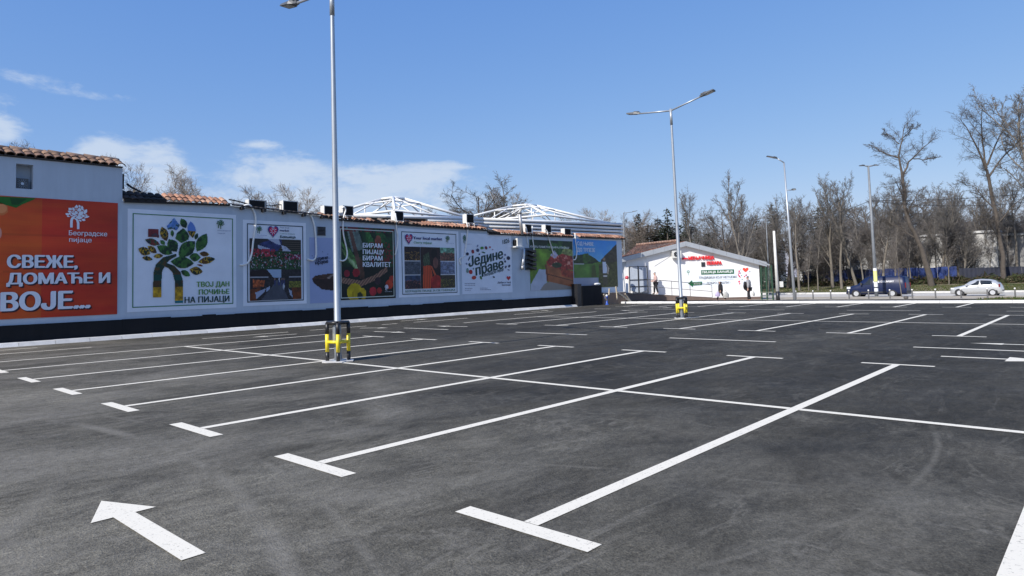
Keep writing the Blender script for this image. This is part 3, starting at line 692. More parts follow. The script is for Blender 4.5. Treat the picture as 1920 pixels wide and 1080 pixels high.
def hose(label, pts, r=.040, y=WY - .06):
    P = [onY(x, yy, y if i > 0 else y + .05) for i, (x, yy) in enumerate(pts)]
    S = []                                         # smooth the run
    for i in range(len(P) - 1):
        p0, p1, p2, p3 = P[max(0, i - 1)], P[i], P[i + 1], P[min(len(P) - 1, i + 2)]
        for k in range(5):
            t = k / 5; S.append(.5 * ((2 * p1) + (p2 - p0) * t + (2 * p0 - 5 * p1 + 4 * p2 - p3) * t * t + (3 * p1 - p0 - 3 * p2 + p3) * t ** 3))
    S.append(P[-1]); g = MB(); g.tube(S, r, 7)
    o = g.build('insulated_hose', M_HOSE, origin=P[0]); tag(o, label, 'hose', 'white insulated hoses hanging from the roof edge'); return o
hose('white hose curling down the left edge of the market-stall poster', [(457, 386), (466, 384), (473, 390), (479, 405), (479, 425), (475, 450), (472, 475), (466, 491), (458, 496), (450, 497)])
hose('white hose hanging left of the dark vent', [(578, 398), (585, 408), (590, 425), (592, 445), (593, 470), (592, 482), (587, 488), (577, 486)])
hose('white hose looped just right of the tall lamp post', [(641, 391), (645, 388), (648, 394), (645, 405), (643, 420), (644, 440), (648, 458), (651, 475), (649, 485), (643, 489), (637, 488)], .036)
hose('short white hose left of the local market poster', [(741, 400), (743, 412), (743, 425), (746, 445), (744, 465), (741, 478)], .038)
hose('white hose bent at the foot, left of the white lettered poster', [(875, 417), (877, 430), (875, 450), (872, 472), (869, 481), (862, 485), (864, 496)], .038)
hose('white hose over the left side of the crate poster', [(998, 424), (998, 437), (999, 450), (1001, 465), (1000, 473), (999, 480)], .034)
hose('thin white hose slanting across the crate poster', [(1021, 429), (1026, 434), (1028, 444), (1033, 460), (1038, 478)], .036)
hose('white hose hooked at the end between the crate and field posters', [(1078, 437), (1079, 452), (1081, 465), (1081, 478), (1079, 486), (1075, 487)], .038)
hose('stub of white hose beside the grey flue', [(986, 425), (988, 434), (988, 445), (990, 458)], .03)
def cable(label, pts, y, r=.022, name='roof_cable'):
    P = [onY(a, b, y) for a, b in pts]; g = MB(); g.tube(P, r, 5); o = g.build(name, M_CABLE, origin=P[0]); return tag(o, label, 'cable')
cable('black cables sagging from the tall block down to the dark tiles', [(238, 345), (246, 351), (256, 356), (264, 360)], WY + .5, .04)
cable('tangled black cable between the red tiles and the first roof unit', [(429, 374), (440, 376), (452, 379), (466, 383)], WY + .1, .03)
cable('black cable strung between the two left roof units', [(497, 386), (510, 386), (520, 384), (532, 384)], WY + .3, .025)
t = thing('conduit_stub', 'short black upright conduit standing between the two left roof units', 'conduit', (wx(497), WY + .2, 5)); P = onY(498, 394, WY + .2); g = MB(); g.tube([P, (P.x, P.y, onY(498, 376, WY + .2).z)], .045, 7); g.build('conduit', M_BLACK, t)
# flue, wall lamp box and dark coil bracket between the lettered poster and the crate poster
fx = onY(976, 400, WY - .12)
fl = thing('flue_pipe', 'tall grey flue rising above the roof edge left of the crate poster', 'flue', (fx.x, WY - .12, 4))
g = MB(); g.tube([onY(979, 440, WY - .12), onY(974, 400, WY - .12)], .10, 10); g.build('pipe', mat('dull_zinc', (.42, .42, .42), .45, .6), fl)
g = MB(); g.tube([onY(974, 400, WY - .12), onY(974, 397.5, WY - .12)], .14, 10); g.build('cap', mat('dull_zinc', (.42, .42, .42), .45, .6), fl)
bx = thing('meter_box', 'open grey meter box with a bright shelf under the flue', 'box', (wx(972, 455), WY, 3.5))
a, b = onY(966, 463, WY - .3), onY(979, 447, WY - .3)
g = MB(); g.box(a.x + .22, b.x, WY - .3, WY - .01, a.z + .04, b.z); g.build('housing', M_CASE, bx)
g = MB(); g.box(a.x - .05, b.x - .02, WY - .42, WY - .02, a.z - .02, a.z + .035); g.build('shelf', M_WHITE, bx)
g = MB(); g.box(a.x + .1, a.x + .21, WY - .22, WY - .04, a.z + .1, b.z - .1); g.build('inner_unit', M_DARK, bx)
pp = thing('drain_pipe', 'bright curved metal pipe down the wall left of the crate poster', 'pipe', (wx(981, 485), WY, 3))
g = MB(); g.tube([onY(982, 466, WY - .15), onY(982, 478, WY - .15), onY(981, 490, WY - .15), onY(979.5, 499, WY - .15)], .085, 9); g.build('pipe', mat('bright_zinc', (.62, .62, .62), .35, .6), pp)
g = MB(); g.tube([onY(980.5, 498, WY - .15), onY(979, 505, WY - .15)], .11, 9); g.build('gully_head', mat('dull_zinc', (.42, .42, .42), .45, .6), pp)
rk = thing('cable_rack', 'dark zigzag bracket rack fixed beside the drain pipe', 'bracket', (wx(992, 485), WY, 3))
g = MB(); g.box(wx(984, 485), wx(998, 485), WY - .06, WY - .01, wz(990, 506), wz(990, 465)); g.build('back_plate', mat('slate_sheet', (.05, .065, .085), .6), rk)
for i in range(5):
    g = MB(); z = wz(990, 470 + 8 * i); xa, xb = wx(984, 485), wx(999, 485)
    g.prism([(xa + .05, WY - .07, z), (xb, WY - .07, z + .05), (xb, WY - .07, z - .16)], (0, -.22, 0)); g.build('arm', M_BLACK, rk)

# black bin enclosure, brick stub, hydrant and rails at the end of the wall
be = thing('bin_enclosure', 'black boarded enclosure standing against the wall under the field poster', 'enclosure', (wx(1108, 560), WY - .4, 0))
a, b = onY(1092, 569, WY - .55), onY(1129, 568, WY - .55); zt = onY(1110, 535.5, WY - .55).z
g = MB(); g.box(a.x, b.x, WY - .55, WY - .06, 0.03, zt); g.build('front_board', M_PLINTH, be)
g = MB(); g.box(a.x - .45, a.x - .01, WY - .52, WY - .06, 0.03, zt + .14); g.build('side_post', M_BLACK, be)
o = MB(); p = onY(1120, 532, WY - .3); o.ball((p.x, p.y, zt + .09), .16, 8, 5, (2.2, 1, .55)); tag(o.build('plastic_sack', mat('white_plastic', (.75, .75, .74), .4), origin=(p.x, p.y, zt)), 'crumpled white plastic sack lying on the black enclosure', 'sack')
bs = thing('brick_step', 'low brown brick stub at the end of the market wall', 'step', (wx(1150, 560), WY - .4, 0))
a, b = onY(1131, 563, WY - .5), onY(1174, 563, WY - .5); z1 = onY(1150, 549, WY - .5).z
M_BRICK = mat('brown_brick', (.30, .21, .15), .9, 0, .35, 14, .4, 30)
g = MB(); g.box(a.x + .05, b.x, WY - .5, WY - .052, 0, z1); g.build('masonry', M_BRICK, bs)
g = MB(); g.box(a.x + .02, b.x + .03, WY - .53, WY - .052, z1 + .001, z1 + .05); g.build('coping', M_CONC, bs)
hy = thing('water_hydrant', 'small blue water hydrant with a white cap in front of the brick stub', 'hydrant', (wx(1138, 562), WY - .75, 0))
p = onY(1138, 568.5, WY - .8); p.z = 0; M_BLUE = mat('blue_enamel', (.03, .09, .42), .4)
g = MB(); g.lathe([(.11, 0), (.11, .05), (.07, .07), (.06, .48), (.08, .5), (.08, .58)], p, 10); g.build('body', M_BLUE, hy)
g = MB(); g.ball((p.x, p.y, .62), .085, 8, 6); g.build('cap', M_WHITE, hy)
g = MB(); g.tube([(p.x - .05, p.y, .5), (p.x - .22, p.y, .52), (p.x - .24, p.y, .4)], .03, 6); g.build('spout', M_BLUE, hy)
M_WOOD = mat('pale_timber', (.52, .44, .32), .8, 0, .2, 12)
hr = thing('handrail', 'pale timber handrail sloping down beside the brick stub', 'handrail', (wx(1165), WY - .9, 0))
Y9 = WY - .9
g = MB(); g.beam(onY(1157, 548, Y9), onY(1183, 566, Y9), .10, .10); g.build('rail', M_WOOD, hr)
for p0, p1 in (((1155, 537), (1157.5, 562)), ((1172, 551), (1184, 566.5)), ((1142.5, 541), (1142, 553)), ((1132, 552), (1138, 563))):
    g = MB(); g.beam(onY(*p0, Y9), onY(*p1, Y9), .07, .07); g.build('post', M_WOOD, hr)
# ---------------------------------------------------------------- printed banners on the market wall
EX, EZ = Vector((1, 0, 0)), Vector((0, 0, 1))
def sgn(c): return lin(*c)
class Banner:
    """a flat printed sheet; drawing is laid out in the same units as the measured photo coordinates, mapped on to the wall plane"""
    def __init__(s, name, label, x0, x1, zt, zb, color, off=.012, thick=.008, plane=None):
        s.y = WY - off; s.x0, s.x1, s.zt, s.zb = x0, x1, zt, zb
        s.t = thing(name, label, 'banner', ((x0 + x1) / 2, s.y, zb), group='printed banners on the market wall')
        s.mb = MB(); s.mb.col = sgn(color); s.mb.box(x0, x1, s.y, s.y + thick, zb, zt); s.lay = 0; s.sheet = s.mb; s.parts = []
    def P(s, px, py, l): p = onY(px, py, s.y); return Vector((p.x, s.y - .010 * l, p.z))
    def end(s):
        s.sheet.build('sheet', M_INK, s.t)
        for n, m in s.parts: m.build(n, M_INK, s.t)
    def part(s, name): m = MB(); s.parts.append((name, m)); s.lay += 1; return m
    def poly(s, mb, pts, col, l=None):
        mb.col = sgn(col); P = [s.P(x, y, l or s.lay) for x, y in pts]
        ar = sum(P[i].x * P[(i + 1) % len(P)].z - P[(i + 1) % len(P)].x * P[i].z for i in range(len(P)))
        if ar < 0: P.reverse()
        mb.face(*P)
    def rect(s, mb, x0, y0, x1, y1, col):          # upright rectangle from its left edge reading and right edge
        a, b, c = s.P(x0, y0, s.lay), s.P(x0, y1, s.lay), s.P(x1, y0, s.lay); mb.col = sgn(col)
        mb.face((a.x, a.y, b.z), (c.x, a.y, b.z), (c.x, a.y, a.z), (a.x, a.y, a.z)); return a.x, c.x, b.z, a.z
    def frame(s, mb, xa, xb, za, zb, w, col):
        y = s.y - .010 * s.lay; mb.col = sgn(col)
        for a, b, c, d in ((xa, xb, za, za + w), (xa, xb, zb - w, zb), (xa, xa + w, za + w, zb - w), (xb - w, xb, za + w, zb - w)): mb.face((a, y, c), (b, y, c), (b, y, d), (a, y, d))
    def text(s, mb, txt, x0, x1, yt, yb, col, bold=.02, l=None, dx=0, dz=0):
        a, b, c = s.P(x0, yt, l or s.lay), s.P(x0, yb, l or s.lay), s.P(x1, yb, l or s.lay); mb.col = sgn(col)
        lettering(mb, txt, b + EX * dx + EZ * dz, EX, EZ, c.x - a.x, a.z - b.z, bold)
    def ell(s, mb, cx, cy, rx, ry, col, n=14, rot=0, l=None):
        cr, sr = math.cos(rot), math.sin(rot)
        s.poly(mb, [(cx + rx * math.cos(2 * math.pi * i / n) * cr - ry * math.sin(2 * math.pi * i / n) * sr, cy + rx * math.cos(2 * math.pi * i / n) * sr + ry * math.sin(2 * math.pi * i / n) * cr) for i in range(n)], col, l)
    def canvas(s, mb, xa, xb, za, zb, nx, ny, fn, ink=.80):
        """a printed picture: fn(u, v) gives sRGB (and optional mask) over the unit square, v downwards"""
        u, v = np.meshgrid((np.arange(nx) + .5) / nx, (np.arange(ny) + .5) / ny)
        res = fn(u, v); mask = None
        if isinstance(res, tuple): res, mask = res
        rgb = np.clip(res, 0, 255) / 255.0; rgb = np.where(rgb <= .04045, rgb / 12.92, ((rgb + .055) / 1.055) ** 2.4) * ink
        y = s.y - .010 * s.lay; b = len(mb.v)
        for j in range(ny + 1):
            z = zb + (za - zb) * j / ny
            for i in range(nx + 1): mb.v.append((xa + (xb - xa) * i / nx, y, z))
        for j in range(ny):
            for i in range(nx):
                if mask is not None and not mask[j, i]: continue
                k = b + j * (nx + 1) + i; mb.f.append([k + nx + 1, k + nx + 2, k + 1, k]); mb.c.append(tuple(rgb[j, i])); mb.m.append(0); mb.s.append(False)
def vnoise(u, v, f, seed, oct=4):
    out = np.zeros_like(u); amp = 1; tot = 0
    for o in range(oct):
        r = np.random.RandomState(seed + o); n = int(f * 2 ** o) + 3; g = r.rand(n, n); x = u * (n - 2); y = v * (n - 2)
        i = np.floor(x).astype(int); j = np.floor(y).astype(int); a = x - i; c = y - j; a = a * a * (3 - 2 * a); c = c * c * (3 - 2 * c)
        out += amp * ((g[j, i] * (1 - a) + g[j, i + 1] * a) * (1 - c) + (g[j + 1, i] * (1 - a) + g[j + 1, i + 1] * a) * c); tot += amp; amp *= .55
    return out / tot
def blank(u, c): o = np.zeros(u.shape + (3,)); o[:] = c; return o
def put(im, m, c, var=None):
    c = np.array(c, float)
    if var is None: im[m] = c
    else: im[m] = c * var[m][:, None]
def el(u, v, cx, cy, rx, ry, rot=0):
    a, b = u - cx, v - cy; c, s_ = math.cos(rot), math.sin(rot); return ((a * c + b * s_) / rx) ** 2 + ((-a * s_ + b * c) / ry) ** 2 < 1
def pin(u, v, pts):
    m = np.zeros(u.shape, bool); n = len(pts)
    for i in range(n):
        (x1, y1), (x2, y2) = pts[i], pts[(i + 1) % n]
        if y1 == y2: continue
        c = ((y1 > v) != (y2 > v)) & (u < (x2 - x1) * (v - y1) / (y2 - y1) + x1); m ^= c
    return m
def leafpts(a, b, w, n=7):
    ax, ay = a; bx, by = b; L = math.hypot(bx - ax, by - ay); nx, ny = -(by - ay) / L, (bx - ax) / L; up, dn = [], []
    for i in range(n + 1):
        t = i / n; q = math.sin(math.pi * t) ** .85 * w / 2; x, y = ax + (bx - ax) * t, ay + (by - ay) * t; up.append((x + nx * q, y + ny * q)); dn.append((x - nx * q, y - ny * q))
    return up + dn[-2:0:-1]
LEAVES = [[(205, 340), (290, 345), (292, 412), (205, 405)], leafpts((315, 325), (355, 440), 66), [(355, 320), (415, 252), (460, 312), (452, 332), (430, 355), (405, 340), (365, 347)], leafpts((472, 258), (512, 335), 55), leafpts((548, 280), (566, 415), 66),
          [(488, 335), (520, 365), (538, 400), (530, 428), (475, 457), (425, 420), (438, 375)], leafpts((398, 350), (402, 407), 28), leafpts((180, 428), (300, 468), 52), leafpts((303, 433), (342, 470), 32), leafpts((372, 425), (435, 527), 88), leafpts((583, 440), (455, 568), 112),
          leafpts((678, 380), (600, 525), 88), leafpts((605, 378), (586, 428), 30), leafpts((125, 500), (222, 545), 66), leafpts((202, 480), (274, 537), 48), leafpts((276, 482), (402, 543), 72), leafpts((157, 572), (242, 590), 36), leafpts((248, 565), (328, 558), 38), leafpts((538, 568), (630, 573), 68),
          leafpts((620, 540), (700, 550), 40), leafpts((610, 610), (747, 583), 56), leafpts((388, 605), (575, 622), 96), leafpts((540, 672), (647, 690), 66), leafpts((470, 680), (545, 722), 46), leafpts((603, 630), (648, 642), 16)]
TRUNK = [(245, 895), (247, 700), (268, 628), (325, 572), (432, 543), (436, 562), (385, 590), (356, 618), (420, 642), (466, 692), (487, 765), (487, 943), (423, 943), (421, 765), (402, 692), (368, 658), (338, 648), (319, 680), (313, 765), (313, 895)]
def mini_tree(B, mb, x0, y0, x1, y1, col):
    f = lambda p: (x0 + (p[0] - 125) / 620 * (x1 - x0), y0 + (p[1] - 252) / 693 * (y1 - y0))
    for L_ in LEAVES: B.poly(mb, [f(p) for p in L_], col)
    B.poly(mb, [f(p) for p in TRUNK[:8] + TRUNK[15:]], col); B.poly(mb, [f(p) for p in TRUNK[7:16]], col)
def heart(B, mb, x0, y0, x1, y1, flag=True):
    def h(t): return (16 * math.sin(t) ** 3, -(13 * math.cos(t) - 5 * math.cos(2 * t) - 2 * math.cos(3 * t) - math.cos(4 * t)))
    pt = [h(2 * math.pi * i / 28) for i in range(28)]; f = lambda p: (x0 + (p[0] + 16) / 32 * (x1 - x0), y0 + (p[1] + 12) / 29 * (y1 - y0))
    if not flag: B.poly(mb, [f(p) for p in pt], (190, 30, 45)); return
    B.poly(mb, [f(p) for p in pt], (60, 50, 130)); l = B.lay + .4
    B.poly(mb, [f((p[0] * .78, p[1] * .78)) for p in pt], (205, 35, 70), l)
    for k in range(8):
        t = k * math.pi / 4 + .3; c, s_ = math.cos(t), math.sin(t); a, b = (c * 3, s_ * 3), (c * 10, s_ * 9); n = (-s_ * .8, c * .8)
        B.poly(mb, [f((a[0] + n[0], a[1] + n[1])), f((b[0] + n[0], b[1] + n[1])), f((b[0] - n[0], b[1] - n[1])), f((a[0] - n[0], a[1] - n[1]))], (235, 215, 230), l + .4)

# 1 orange banner on the tall block
zt, zb = wz(110, 373.8), wz(110, 594)
B = Banner('banner', 'orange banner with big white Cyrillic slogan on the tall block', -6.5, wx(220, 480), zt, zb, (205, 78, 28))
def p_or(u, v):
    n = vnoise(u, v, 5, 4); n2 = vnoise(u * .35, v, 16, 9, 3); im = blank(u, (0, 0, 0)); k = .88 + .3 * n
    k = k * (1.06 - .22 * np.clip((u - .55) / .45, 0, 1)); im[..., 0] = 208 * k + 14 * n2; im[..., 1] = (66 + 34 * n2 - 22 * (u > .8)) * k; im[..., 2] = (24 + 10 * n) * k
    im[np.abs(v - .62 - .004 * np.sin(u * 40)) < .004] *= .93; im[np.abs(v - .31) < .004] *= .94
    return im
m = B.part('backdrop_print'); B.canvas(m, -6.5, wx(220, 480), zb, zt, 110, 56, p_or, 1.05)
m = B.part('carrot_print')
B.poly(m, [(-60, 365.8), (67, 371.6), (62, 375), (52, 379), (40, 384), (30, 390), (14, 385), (-60, 375)], (38, 110, 30)); B.poly(m, [(18, 371), (50, 373), (34, 384), (22, 384)], (24, 78, 24), B.lay + .4)
B.poly(m, [(-60, 385), (2, 380), (14, 386), (15, 398), (6, 404), (-60, 404)], (226, 120, 60)); B.ell(m, 2, 391, 11, 9, (240, 150, 90), l=B.lay + .4); B.ell(m, -1, 437, 4, 10, (232, 160, 140))
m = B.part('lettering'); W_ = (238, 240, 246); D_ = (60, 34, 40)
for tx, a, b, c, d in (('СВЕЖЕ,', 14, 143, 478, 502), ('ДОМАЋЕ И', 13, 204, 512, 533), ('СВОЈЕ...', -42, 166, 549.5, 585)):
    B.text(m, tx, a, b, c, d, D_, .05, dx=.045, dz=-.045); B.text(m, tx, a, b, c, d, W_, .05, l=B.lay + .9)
m = B.part('logo'); mini_tree(B, m, 122, 384, 167, 430, W_); B.text(m, 'Београдске', 128.5, 200, 432, 441, W_, .012); B.text(m, 'пијаце', 129, 171, 445, 453.5, W_, .012)
B.end()

# 2 white tree banner
q4 = lambda x, y: (230 + x / 4.318, 350 + y / 4.318)
xa, xb = wx(238.8, 480), wx(442.6, 480); zt, zb = wz(340, 397), wz(340, 581)
B = Banner('banner', 'white banner with the large colourful leaf tree and green slogan', xa, xb, zt, zb, (236, 240, 246))
m = B.part('border_line'); B.frame(m, wx(248, 480), wx(436.6, 480), wz(*q4(480, 965)), wz(*q4(480, 236)), .035, (70, 130, 90))
m = B.part('tree_print')
ca, cb = onY(*q4(110, 500), B.y), onY(*q4(760, 500), B.y); zt_, zb_ = wz(*q4(430, 240)), wz(*q4(430, 955))
def norm(p):
    r = onY(*q4(*p), B.y); return ((r.x - ca.x) / (cb.x - ca.x), (zt_ - r.z) / (zt_ - zb_))
def p_tree(u, v):
    n = vnoise(u, v, 26, 21, 3); n2 = vnoise(u, v, 12, 5, 3); im = blank(u, (30, 62, 38)); mask = np.zeros(u.shape, bool)
    R_ = random.Random(8); pal = [[(26, 58, 34), (44, 92, 40), (70, 120, 50)], [(90, 60, 20), (200, 160, 40), (36, 50, 30)], [(120, 50, 40), (60, 90, 50), (36, 44, 60)]]
    for i, L_ in enumerate(LEAVES + [TRUNK]):
        mk = pin(u, v, [norm(p) for p in L_]); mask |= mk
        c = pal[1] if i in (1, 4, 13, 14, 16, 17, 19, 20, 22) else pal[2] if i in (0, 7, 24) else pal[0]
        if i == 0: c = [(130, 44, 50), (110, 40, 44), (80, 60, 70)]
        if i == 2: c = [(100, 150, 225), (130, 175, 235), (60, 100, 110)]
        if i == 25: c = [(86, 58, 30), (60, 70, 34), (34, 58, 48)]
        for k in range(3):
            lo, hi = [(0, .44), (.44, .56), (.56, 2)][k]; mm = mk & (n >= lo) & (n < hi); put(im, mm, c[k], .75 + .5 * n2)
        if i == 4: mm = mk & (v < .16); put(im, mm, (110, 150, 225))
    put(im, pin(u, v, [norm(p) for p in TRUNK]) & (v > .80), (206, 160, 30), .5 + n); put(im, pin(u, v, [norm(p) for p in TRUNK]) & (v > .955), (40, 130, 140)); put(im, pin(u, v, [norm(p) for p in TRUNK]) & (v > .66) & (v < .73), (20, 80, 70))
    return im, mask
B.canvas(m, ca.x, cb.x, zb_, zt_, 170, 180, p_tree)
m = B.part('lettering')
for tx, a, b, c in (('ТВОЈ ДАН', (597, 770), (597, 812), (100, 150, 66)), ('ПОЧИЊЕ', (615, 833), (615, 874), (84, 140, 60)), ('НА ПИЈАЦИ', (500, 893), (500, 942), (28, 66, 62))):
    B.text(m, tx, q4(*a)[0], q4(860, 0)[0], q4(*a)[1], q4(*b)[1], c, .03)
m = B.part('logo'); mini_tree(B, m, *q4(755, 268), *q4(822, 342), (40, 96, 50)); B.text(m, 'Београдске', *[q4(765, 0)[0], q4(872, 0)[0], q4(0, 349)[1], q4(0, 358)[1]], (120, 130, 160), .0); B.text(m, 'пијаце', q4(765, 0)[0], q4(826, 0)[0], q4(0, 372)[1], q4(0, 380)[1], (120, 130, 160), .0)
B.end()

# 3 market-stall poster
q3 = lambda x, y: (440 + x / 5.686, 400 + y / 5.686)
xa, xb = wx(455.5, 490), wx(574, 490); zt, zb = wz(*q3(420, 85)), wz(*q3(430, 976))
B = Banner('banner', 'tall white banner showing a market aisle photo under a heart logo', xa, xb, zt, zb, (234, 238, 244))
m = B.part('border_line'); B.frame(m, wx(q3(130, 0)[0], 490), wx(q3(730, 0)[0], 490), wz(*q3(430, 940)), wz(*q3(430, 122)), .04, (52, 78, 92))
def p_market(u, v):
    n = vnoise(u, v, 14, 3); f = vnoise(u, v, 40, 30, 2); f3 = vnoise(u, v, 60, 60, 1); im = blank(u, (40, 42, 48)); k = .5 + n
    put(im, v < .3, (52, 48, 50), k); put(im, (v < .25) & (u > .55), (78, 70, 58), .8 + .4 * np.sin(v * 180))
    put(im, pin(u, v, [(.18, .08), (.45, .0), (.6, .0), (.62, .1), (.5, .22), (.3, .18)]), (56, 66, 120), k); put(im, pin(u, v, [(.33, .0), (.55, .0), (.6, .1), (.5, .08)]), (200, 205, 225)); put(im, pin(u, v, [(.15, .1), (.38, .16), (.3, .2), (.16, .16)]), (190, 195, 215), k)
    put(im, pin(u, v, [(.6, .1), (.7, .12), (.8, .2), (.77, .26), (.64, .22)]), (205, 210, 228), .7 + .5 * f)
    put(im, (v > .2) & (v < .5), (36, 66, 36), .3 + 1.5 * f); put(im, (v > .17) & (v < .29) & (f > .45) & (u < .5), (150, 40, 54), .6 + f); put(im, (v > .25) & (v < .33) & (u > .68) & (f > .4), (140, 46, 84)); put(im, (v > .22) & (v < .48) & (f3 > .8), (190, 180, 190)); put(im, (v > .24) & (v < .45) & (f3 < .18), (150, 50, 60))
    put(im, v > .5, (44, 40, 44), .4 + 1.2 * f); put(im, pin(u, v, [(0, .53), (.33, .5), (.47, .6), (0, .63)]), (40, 24, 26)); put(im, pin(u, v, [(.32, .5), (.6, .5), (.6, .64), (.45, .64)]), (176, 200, 226)); put(im, (v > .615) & (v < .635) & ((u < .35) | (u > .75)), (170, 170, 175))
    put(im, pin(u, v, [(.05, .66), (.28, .68), (.26, .78), (.06, .8)]), (168, 84, 44), .4 + 1.2 * f); put(im, pin(u, v, [(.75, .7), (1, .7), (1, .8), (.75, .8)]), (110, 110, 40), .4 + 1.2 * f)
    put(im, pin(u, v, [(0, .82), (.2, .8), (.12, 1), (0, 1)]), (120, 60, 28), k); put(im, pin(u, v, [(.8, .8), (1, .8), (1, 1), (.84, 1)]), (120, 62, 26), k)
    put(im, pin(u, v, [(.1, .87), (.29, .81), (.28, .86), (.12, .98)]), (180, 190, 214)); put(im, pin(u, v, [(.3, .81), (.38, .77), (.38, .82), (.3, .87)]), (170, 184, 212)); put(im, pin(u, v, [(.74, .82), (.8, .86), (.82, .97), (.77, .93)]), (176, 186, 206))
    put(im, pin(u, v, [(.5, .68), (.57, .68), (.74, 1), (.2, 1), (.4, .8)]), (88, 92, 104), .8 + .3 * n)
    for cx in (.47, .55, .61, .65): put(im, el(u, v, cx, .72, .018, .05), (60, 66, 110)); put(im, el(u, v, cx, .66, .012, .014), (150, 120, 110))
    put(im, el(u, v, .56, .66, .012, .05), (190, 195, 210)); put(im, el(u, v, .645, .78, .016, .05), (190, 196, 206)); return im
m = B.part('market_photo'); B.canvas(m, wx(q3(157, 0)[0], 500), wx(q3(705, 0)[0], 500), wz(*q3(430, 923)), wz(*q3(430, 275)), 72, 96, p_market)
m = B.part('lettering')
for tx, a, b, yt, yb, c, bo in (('Your local', 478, 576, 143, 157, (60, 60, 110), 0), ('market', 480, 576, 169, 192, (36, 36, 96), .03), ('Свету пијаце', 481, 637, 207, 221, (130, 160, 140), 0), ('Бањица', 482, 643, 234, 262, (26, 66, 70), .03)):
    B.text(m, tx, q3(a, 0)[0], q3(b, 0)[0], q3(0, yt)[1], q3(0, yb)[1], c, bo)
m = B.part('logo'); mini_tree(B, m, *q3(226, 135), *q3(290, 217), (50, 106, 64)); heart(B, m, *q3(350, 136), *q3(462, 264)); B.text(m, 'Београдске', q3(236, 0)[0], q3(340, 0)[0], q3(0, 228)[1], q3(0, 236)[1], (120, 120, 170), 0); B.text(m, 'пијаце', q3(236, 0)[0], q3(296, 0)[0], q3(0, 247)[1], q3(0, 255)[1], (120, 120, 170), 0)
B.end()

# 4 lavender banner with bread and small slanting slogan (partly behind the lamp post)
xa, xb = wx(580.5, 500), wx(637, 500); zt, zb = wz(608, 446), wz(608, 568)
B = Banner('banner', 'plain lavender banner with a dark loaf, partly behind the lamp post', xa, xb, zt, zb, (160, 172, 206), off=.010)
m = B.part('loaf_print')
def p_loaf(u, v):
    n = vnoise(u, v, 9, 2); im = blank(u, (58, 36, 34)); put(im, v < .3, (92, 62, 50), .6 + .7 * n); put(im, pin(u, v, [(.5, .28), (.7, .05), (.8, .05), (.62, .3)]), (170, 150, 140)); im *= (.7 + .5 * n)[..., None]
    return im, pin(u, v, [(.0, .3), (.12, .12), (.5, .02), (1, 0), (1, .7), (.72, 1), (.35, .92), (.06, .55)])
a, b = onY(585, 514, B.y), onY(637, 546, B.y); B.canvas(m, a.x, wx(637, 500) - .002, wz(608, 545), wz(608, 513), 40, 26, p_loaf)
m = B.part('lettering'); sl = Vector((math.cos(R(7)), 0, math.sin(R(7))));
for tx, x0, y0, w, cp in (('Једине', 586, 489.5, .80, .17), ('праве', 591, 496, .66, .17)):
    m.col = sgn((30, 36, 60)); lettering(m, tx, B.P(x0, y0, B.lay), sl, Vector((-sl.z, 0, sl.x)), w, cp, .03)
for i in range(9): t = i * .7; B.ell(m, 601 + 17 * math.cos(t), 484 + 12 * math.sin(t), .9, .7, (40, 46, 70), 6)
B.end()

# 5 dark vegetable poster
q6 = lambda x, y: (620 + x / 4.696, 370 + y / 4.696)
xa, xb = wx(638, 500), wx(740.5, 500); zt, zb = wz(*q6(320, 268)), wz(*q6(320, 896))
B = Banner('banner', 'dark banner of vegetables in a basket with four white lines of slogan', xa, xb, zt, zb, (26, 34, 26))
def p_veg(u, v):
    n = vnoise(u, v, 10, 7); f = vnoise(u, v, 34, 44, 2); im = blank(u, (22, 30, 24)); k = .5 + n
    put(im, (v < .55), (30, 62, 34), .2 + 1.5 * n); put(im, pin(u, v, [(.1, 0), (.3, .0), (.42, .3), (.2, .35)]), (130, 150, 140), .5 + .8 * n)
    for a, b, w, c in (((.02, .3), (.42, .66), .11, (120, 160, 90)), ((.0, .2), (.3, .5), .08, (90, 140, 70)), ((.45, .0), (.62, .4), .12, (60, 120, 54)), ((.62, .0), (.9, .3), .14, (50, 104, 50)), ((.8, .1), (1.0, .5), .12, (34, 80, 40)), ((.1, .4), (.36, .62), .05, (170, 196, 140))):
        put(im, pin(u, v, leafpts(a, b, w)), c, .55 + .8 * f)
    put(im, (v < .06) & (f > .5), (120, 40, 50)); put(im, el(u, v, .68, .2, .06, .1), (150, 80, 60), k); put(im, pin(u, v, [(.14, .02), (.2, .02), (.42, .7), (.34, .72)]), (104, 72, 60), k)
    put(im, pin(u, v, [(.34, .4), (.4, .5), (.42, .72), (.34, .72)]), (90, 60, 44), k); put(im, (u > .5) & (v > .2) & (v < .5) & (f > .62), (120, 40, 36))
    band = pin(u, v, [(0, .69), (.35, .74), (.62, .66), (.84, .54), (.84, .62), (.62, .74), (.36, .82), (0, .77)]); put(im, band, (132, 98, 80), .55 + .8 * np.abs(np.sin(u * 60 + v * 60)))
    for cx, cy, r, c in ((.11, .64, .05, (170, 36, 54)), (.27, .63, .062, (176, 30, 44)), (.57, .895, .065, (196, 44, 56)), (.69, .885, .045, (190, 50, 46)), (.88, .80, .07, (205, 66, 36)), (.93, .72, .05, (190, 60, 40)), (.66, .75, .06, (60, 40, 50))): put(im, el(u, v, cx, cy, r, r * .95), c, .7 + .5 * n)
    put(im, el(u, v, .24, .9, .135, .125), (226, 196, 20), .75 + .4 * n); put(im, el(u, v, .39, .93, .055, .085), (214, 180, 20), k); put(im, el(u, v, .33, .95, .05, .05), (50, 56, 20)); put(im, el(u, v, .21, .94, .02, .06), (190, 160, 12)); return im
m = B.part('vegetable_print'); B.canvas(m, xa, xb, zb, zt, 84, 96, p_veg)
